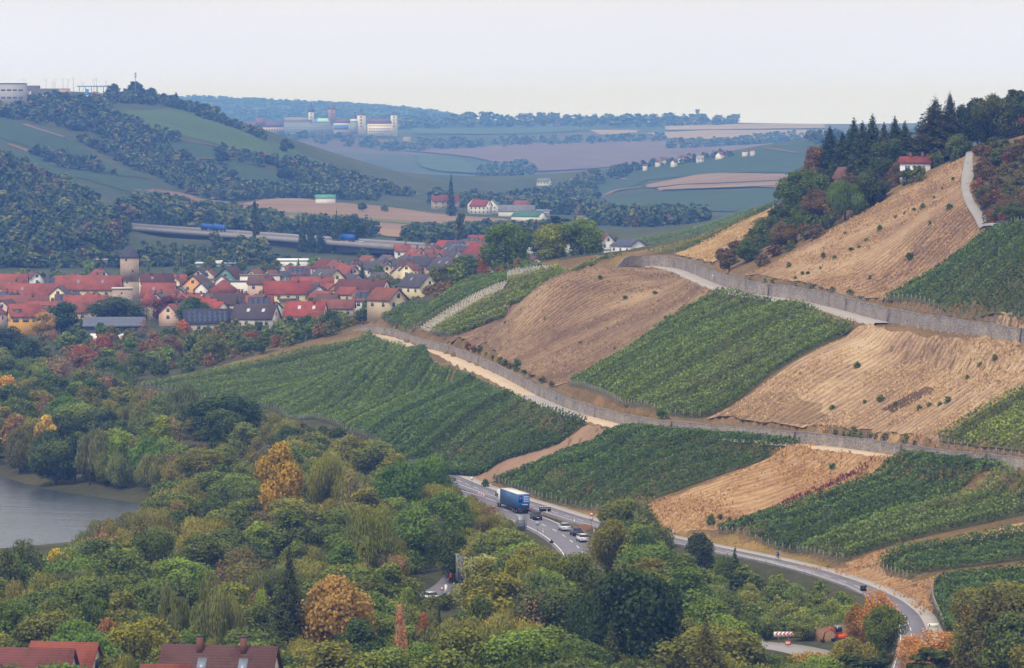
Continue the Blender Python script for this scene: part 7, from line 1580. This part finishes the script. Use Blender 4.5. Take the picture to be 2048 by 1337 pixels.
for a, b in (((-1.3, 0, 0), (-1.3, 0, 1.9)), ((1.3, 0, 0), (1.3, 0, 1.9)), ((-1.3, 0, 1.9), (1.3, 0, 1.9)), ((-1.3, 0, 1.8), (1.3, 0, .2)), ((1.3, 0, 1.8), (-1.3, 0, .2))): MB().tube([a, b], .06, 5).build('bar', M_STEEL, e)
e = sign_at(1609, 1276, 'steel_pole', 'short pale pole beside the soil heap', 'post', 0, 480, 720); MB().tube([(0, 0, -.3), (0, 0, 1.7)], .08, 8).build('pole', M_SWH, e); MB().lathe([(.1, 1.7), (.02, 1.78)], 8).build('cap', M_STEEL, e)
def heap(px, py, r, h, lab, hexc='8a6a52'):
    X, Y = on(px, py, None, 480, 1000); n = 26; V = []; Fs = []; m = 9
    for i in range(m + 1):
        t = i / m
        for k in range(n): a = 6.2832 * k / n; rr = r * (1 - t) * (1 + .14 * math.sin(3*a + i) + .08 * math.sin(7*a)); V.append((rr * 1.5 * math.cos(a), rr * math.sin(a), h * (1 - (1 - t)**1.6) + rnd.uniform(-.06, .06) - .1))
    for i in range(m):
        for k in range(n): Fs.append((i*n+k, i*n+(k+1) % n, (i+1)*n+(k+1) % n, (i+1)*n+k))
    o = MB().add(V, Fs).build('soil_heap', groundmat('heap_soil_' + hexc, [(.3, lin(hexc, .6)), (.7, lin(hexc, .95))], .8, 4, .5), None, (X, Y, zg(X, Y)), smooth=True); return tag(o, lab, 'soil heap')
heap(1668, 1277, 3.0, 2.6, 'brown soil heap behind the excavator', '9a7a5e'); heap(1540, 1289, 1.0, .5, 'low soil heap beside the cone', '9a7050'); heap(1170, 1058, 1.6, .9, 'reddish soil heap beside the speed signs', '96684c')
e = sign_at(1682, 1284, 'excavator', 'small orange and grey excavator in front of the soil heap', 'excavator', R(200), 480, 720); og = paint('d8582c', .5)
for s in (-1, 1): MB().prism([(-1.1, 0), (1.1, 0), (1.3, .25), (1.1, .5), (-1.1, .5), (-1.3, .25)], s*.8-.2, s*.8+.2).build('track', M_BLK, e)
MB().box(-1.2, .7, -.8, .8, .55, 1.2).build('upper_body', og, e); cb = MB().box(-.2, .75, -.75, .1, 1.203, 2.5).build('cab', paint('8a8e94', .4), e); MB().box(-.1, .77, -.77, .12, 1.5, 2.3).build('cab_window', M_GLASS, cb)
MB().tube([(.7, .4, 1.1), (1.9, .4, 2.3), (2.9, .4, 1.6)], [.16, .14, .12], 6).build('boom', og, e); MB().tube([(2.9, .4, 1.6), (3.2, .4, .5)], .1, 6).build('stick', M_BLK, e); MB().prism([(3.0, .1), (3.5, .1), (3.45, .6), (3.1, .6)], .1, .7).build('bucket', M_BLK, e)
e = sign_at(1866, 1268, 'vineyard_sign', 'white leaf-shaped vineyard board on two posts', 'sign', 0, 520, 760)
for s in (-1, 1): post(e, 1.5, s * .75)
MB().prism([(-.85, 1.0), (.6, 1.0), (.85, 1.2), (.85, 1.62), (-.6, 1.62), (-.85, 1.45)], -.08, -.04).build('panel', paint('eef0e4', .5), e); MB().box(-.62, -.46, -.09, -.082, 1.12, 1.5).build('emblem', paint('50565a'), e)
e = sign_at(1727, 1192, 'signal_board_back', 'black board on two posts beside the orange tree', 'sign', 0, 520, 800)
for s in (-1, 1): post(e, 1.0, s * .35)
MB().box(-.55, .55, -.06, .0, .75, 1.7).build('panel', M_BLK, e); MB().box(-.45, .45, -.1, -.062, 1.1, 1.3).build('brace', paint('38383c'), e)
e = sign_at(1337, 1072, 'white_barrier', 'small white wooden barrier at the start of the farm road', 'barrier', R(-10), 560, 900)
for z in (.35, .7, 1.0): MB().box(-1, 1, -.04, .04, z, z + .13).build('plank', M_SWH, e)
for x in (-.9, .9): MB().box(x - .06, x + .06, .045, .12, -.2, 1.2).build('post', M_SWH, e)
X, Y = hit(1055, 1238, 3.4, 480, 700); e = empty('domed_shed', (X, Y, zg(X, Y)), R(20), 'white domed roof among the trees at the bottom', 'shed'); MB().prism([(2.6 * math.cos(a), 1.2 + 2.2 * math.sin(a)) for a in np.linspace(0, math.pi, 13)] + [(-2.6, -.5), (2.6, -.5)], -3, 3).build('shell', paint('d4d6d6', .5), e); MB().box(-.8, .8, -3.05, -2.98, 0, 2).build('door', paint('9a9ea0'), e)
X, Y = hit(1115, 1268, 4.2, 470, 700); e = empty('street_lamp', (X, Y, zg(X, Y)), 0, 'short lamp post with globe head at the bottom', 'lamp post'); MB().tube([(0, 0, -.3), (0, 0, 3.9)], [.08, .05], 8).build('post', M_STEEL, e); MB().lathe([(.1, 3.9), (.26, 4.0), (.3, 4.2), (.22, 4.42), (.05, 4.5)], 12).build('globe', paint('dadad6', .3), e)
X, Y = on(892, 1190); e = empty('bollard_board', (X, Y, zg(X, Y) + .1), 0, 'white upright board beside the cycle lane', 'sign'); MB().box(-.22, .22, -.05, .05, .05, 1.6).build('panel', M_SWH, e); MB().box(-.25, .25, -.12, .12, -.1, .05).build('foot', M_BLK, e)
X, Y = on(884, 1192); e = empty('prohibition_sign', (X, Y, zg(X, Y) + .1), 0, 'low round red-rimmed sign beside the white car', 'sign'); post(e, .9); disc(.3, 1.1, -.06).build('red_rim', M_SRED, e); disc(.21, 1.1, -.085).build('white_face', M_SWH, e)
# plaques on the walls
for w, px, c, up, lab, nm in ((wl, 1110, '6a9cc8', .75, 'pale blue tag on the lower stone wall', 'wall_tag'), (wu, 1428, 'f0f0ea', .55, 'white shield plaque on the upper stone wall', 'wall_plaque')):
    k = idx(w, px); q, n = w['pts'][k], w['nrm'][k]; e = empty(nm, (q[0] - n[0] * .2, q[1] - n[1] * .2, q[2] + w['hh'][k] * up - .4), math.atan2(n[0], -n[1]) * -1 + math.pi if False else math.atan2(n[1], n[0]) - math.pi / 2, lab, 'plaque')
    MB().prism([(-.5, .3), (-.35, .0), (0, -.15), (.35, .0), (.5, .3), (.5, .85), (-.5, .85)], -.1, -.02).build('plate', paint(c, .5), e)
    if nm == 'wall_plaque': MB().box(-.18, .18, -.13, -.102, .25, .65).build('emblem', paint('4a5058'), e)
# roadside lamp and street masts behind the town
for px, pt, lab in ((392, 502, 'tall lamp mast behind the glass hall'), (484, 511, 'lamp mast right of the glass hall'), (365, 508, 'thin lamp mast left of the glass hall'), (560, 513, 'lamp mast left of the white hall')):
    Y = 1990; X = (px - CX) * Y / F; z = zg(X, Y); h = CZ - (pt - HY) * Y / F - z; e = empty('lamp_mast', (X, Y, z), 0, lab, 'lamp post', 'lamp masts behind the town'); MB().tube([(0, 0, -.5), (0, 0, h)], [.16, .09], 6).build('mast', M_STEEL, e); MB().cbox((.5, 0, h), (1.8, .4, .18)).build('lamp_head', M_STEEL, e)

# ---------------------------------------------------------------- haze
_h = MB().box(-3600, 3600, -40, 14600, -8, 215)
_b = NB('haze_air'); _p = _b.n('ShaderNodeVolumePrincipled'); _p.inputs['Color'].default_value = (.18, .40, 1.0, 1); _p.inputs['Absorption Color'].default_value = (1, 1, 1, 1); _p.inputs['Density'].default_value = 1.25e-4; _p.inputs['Anisotropy'].default_value = 0
_b.l(_p.outputs[0], _b.out.inputs['Volume'])
haze = _h.build('haze', _b.mat); haze['kind'] = 'stuff'; haze['label'] = 'thin blue autumn haze filling the whole valley'
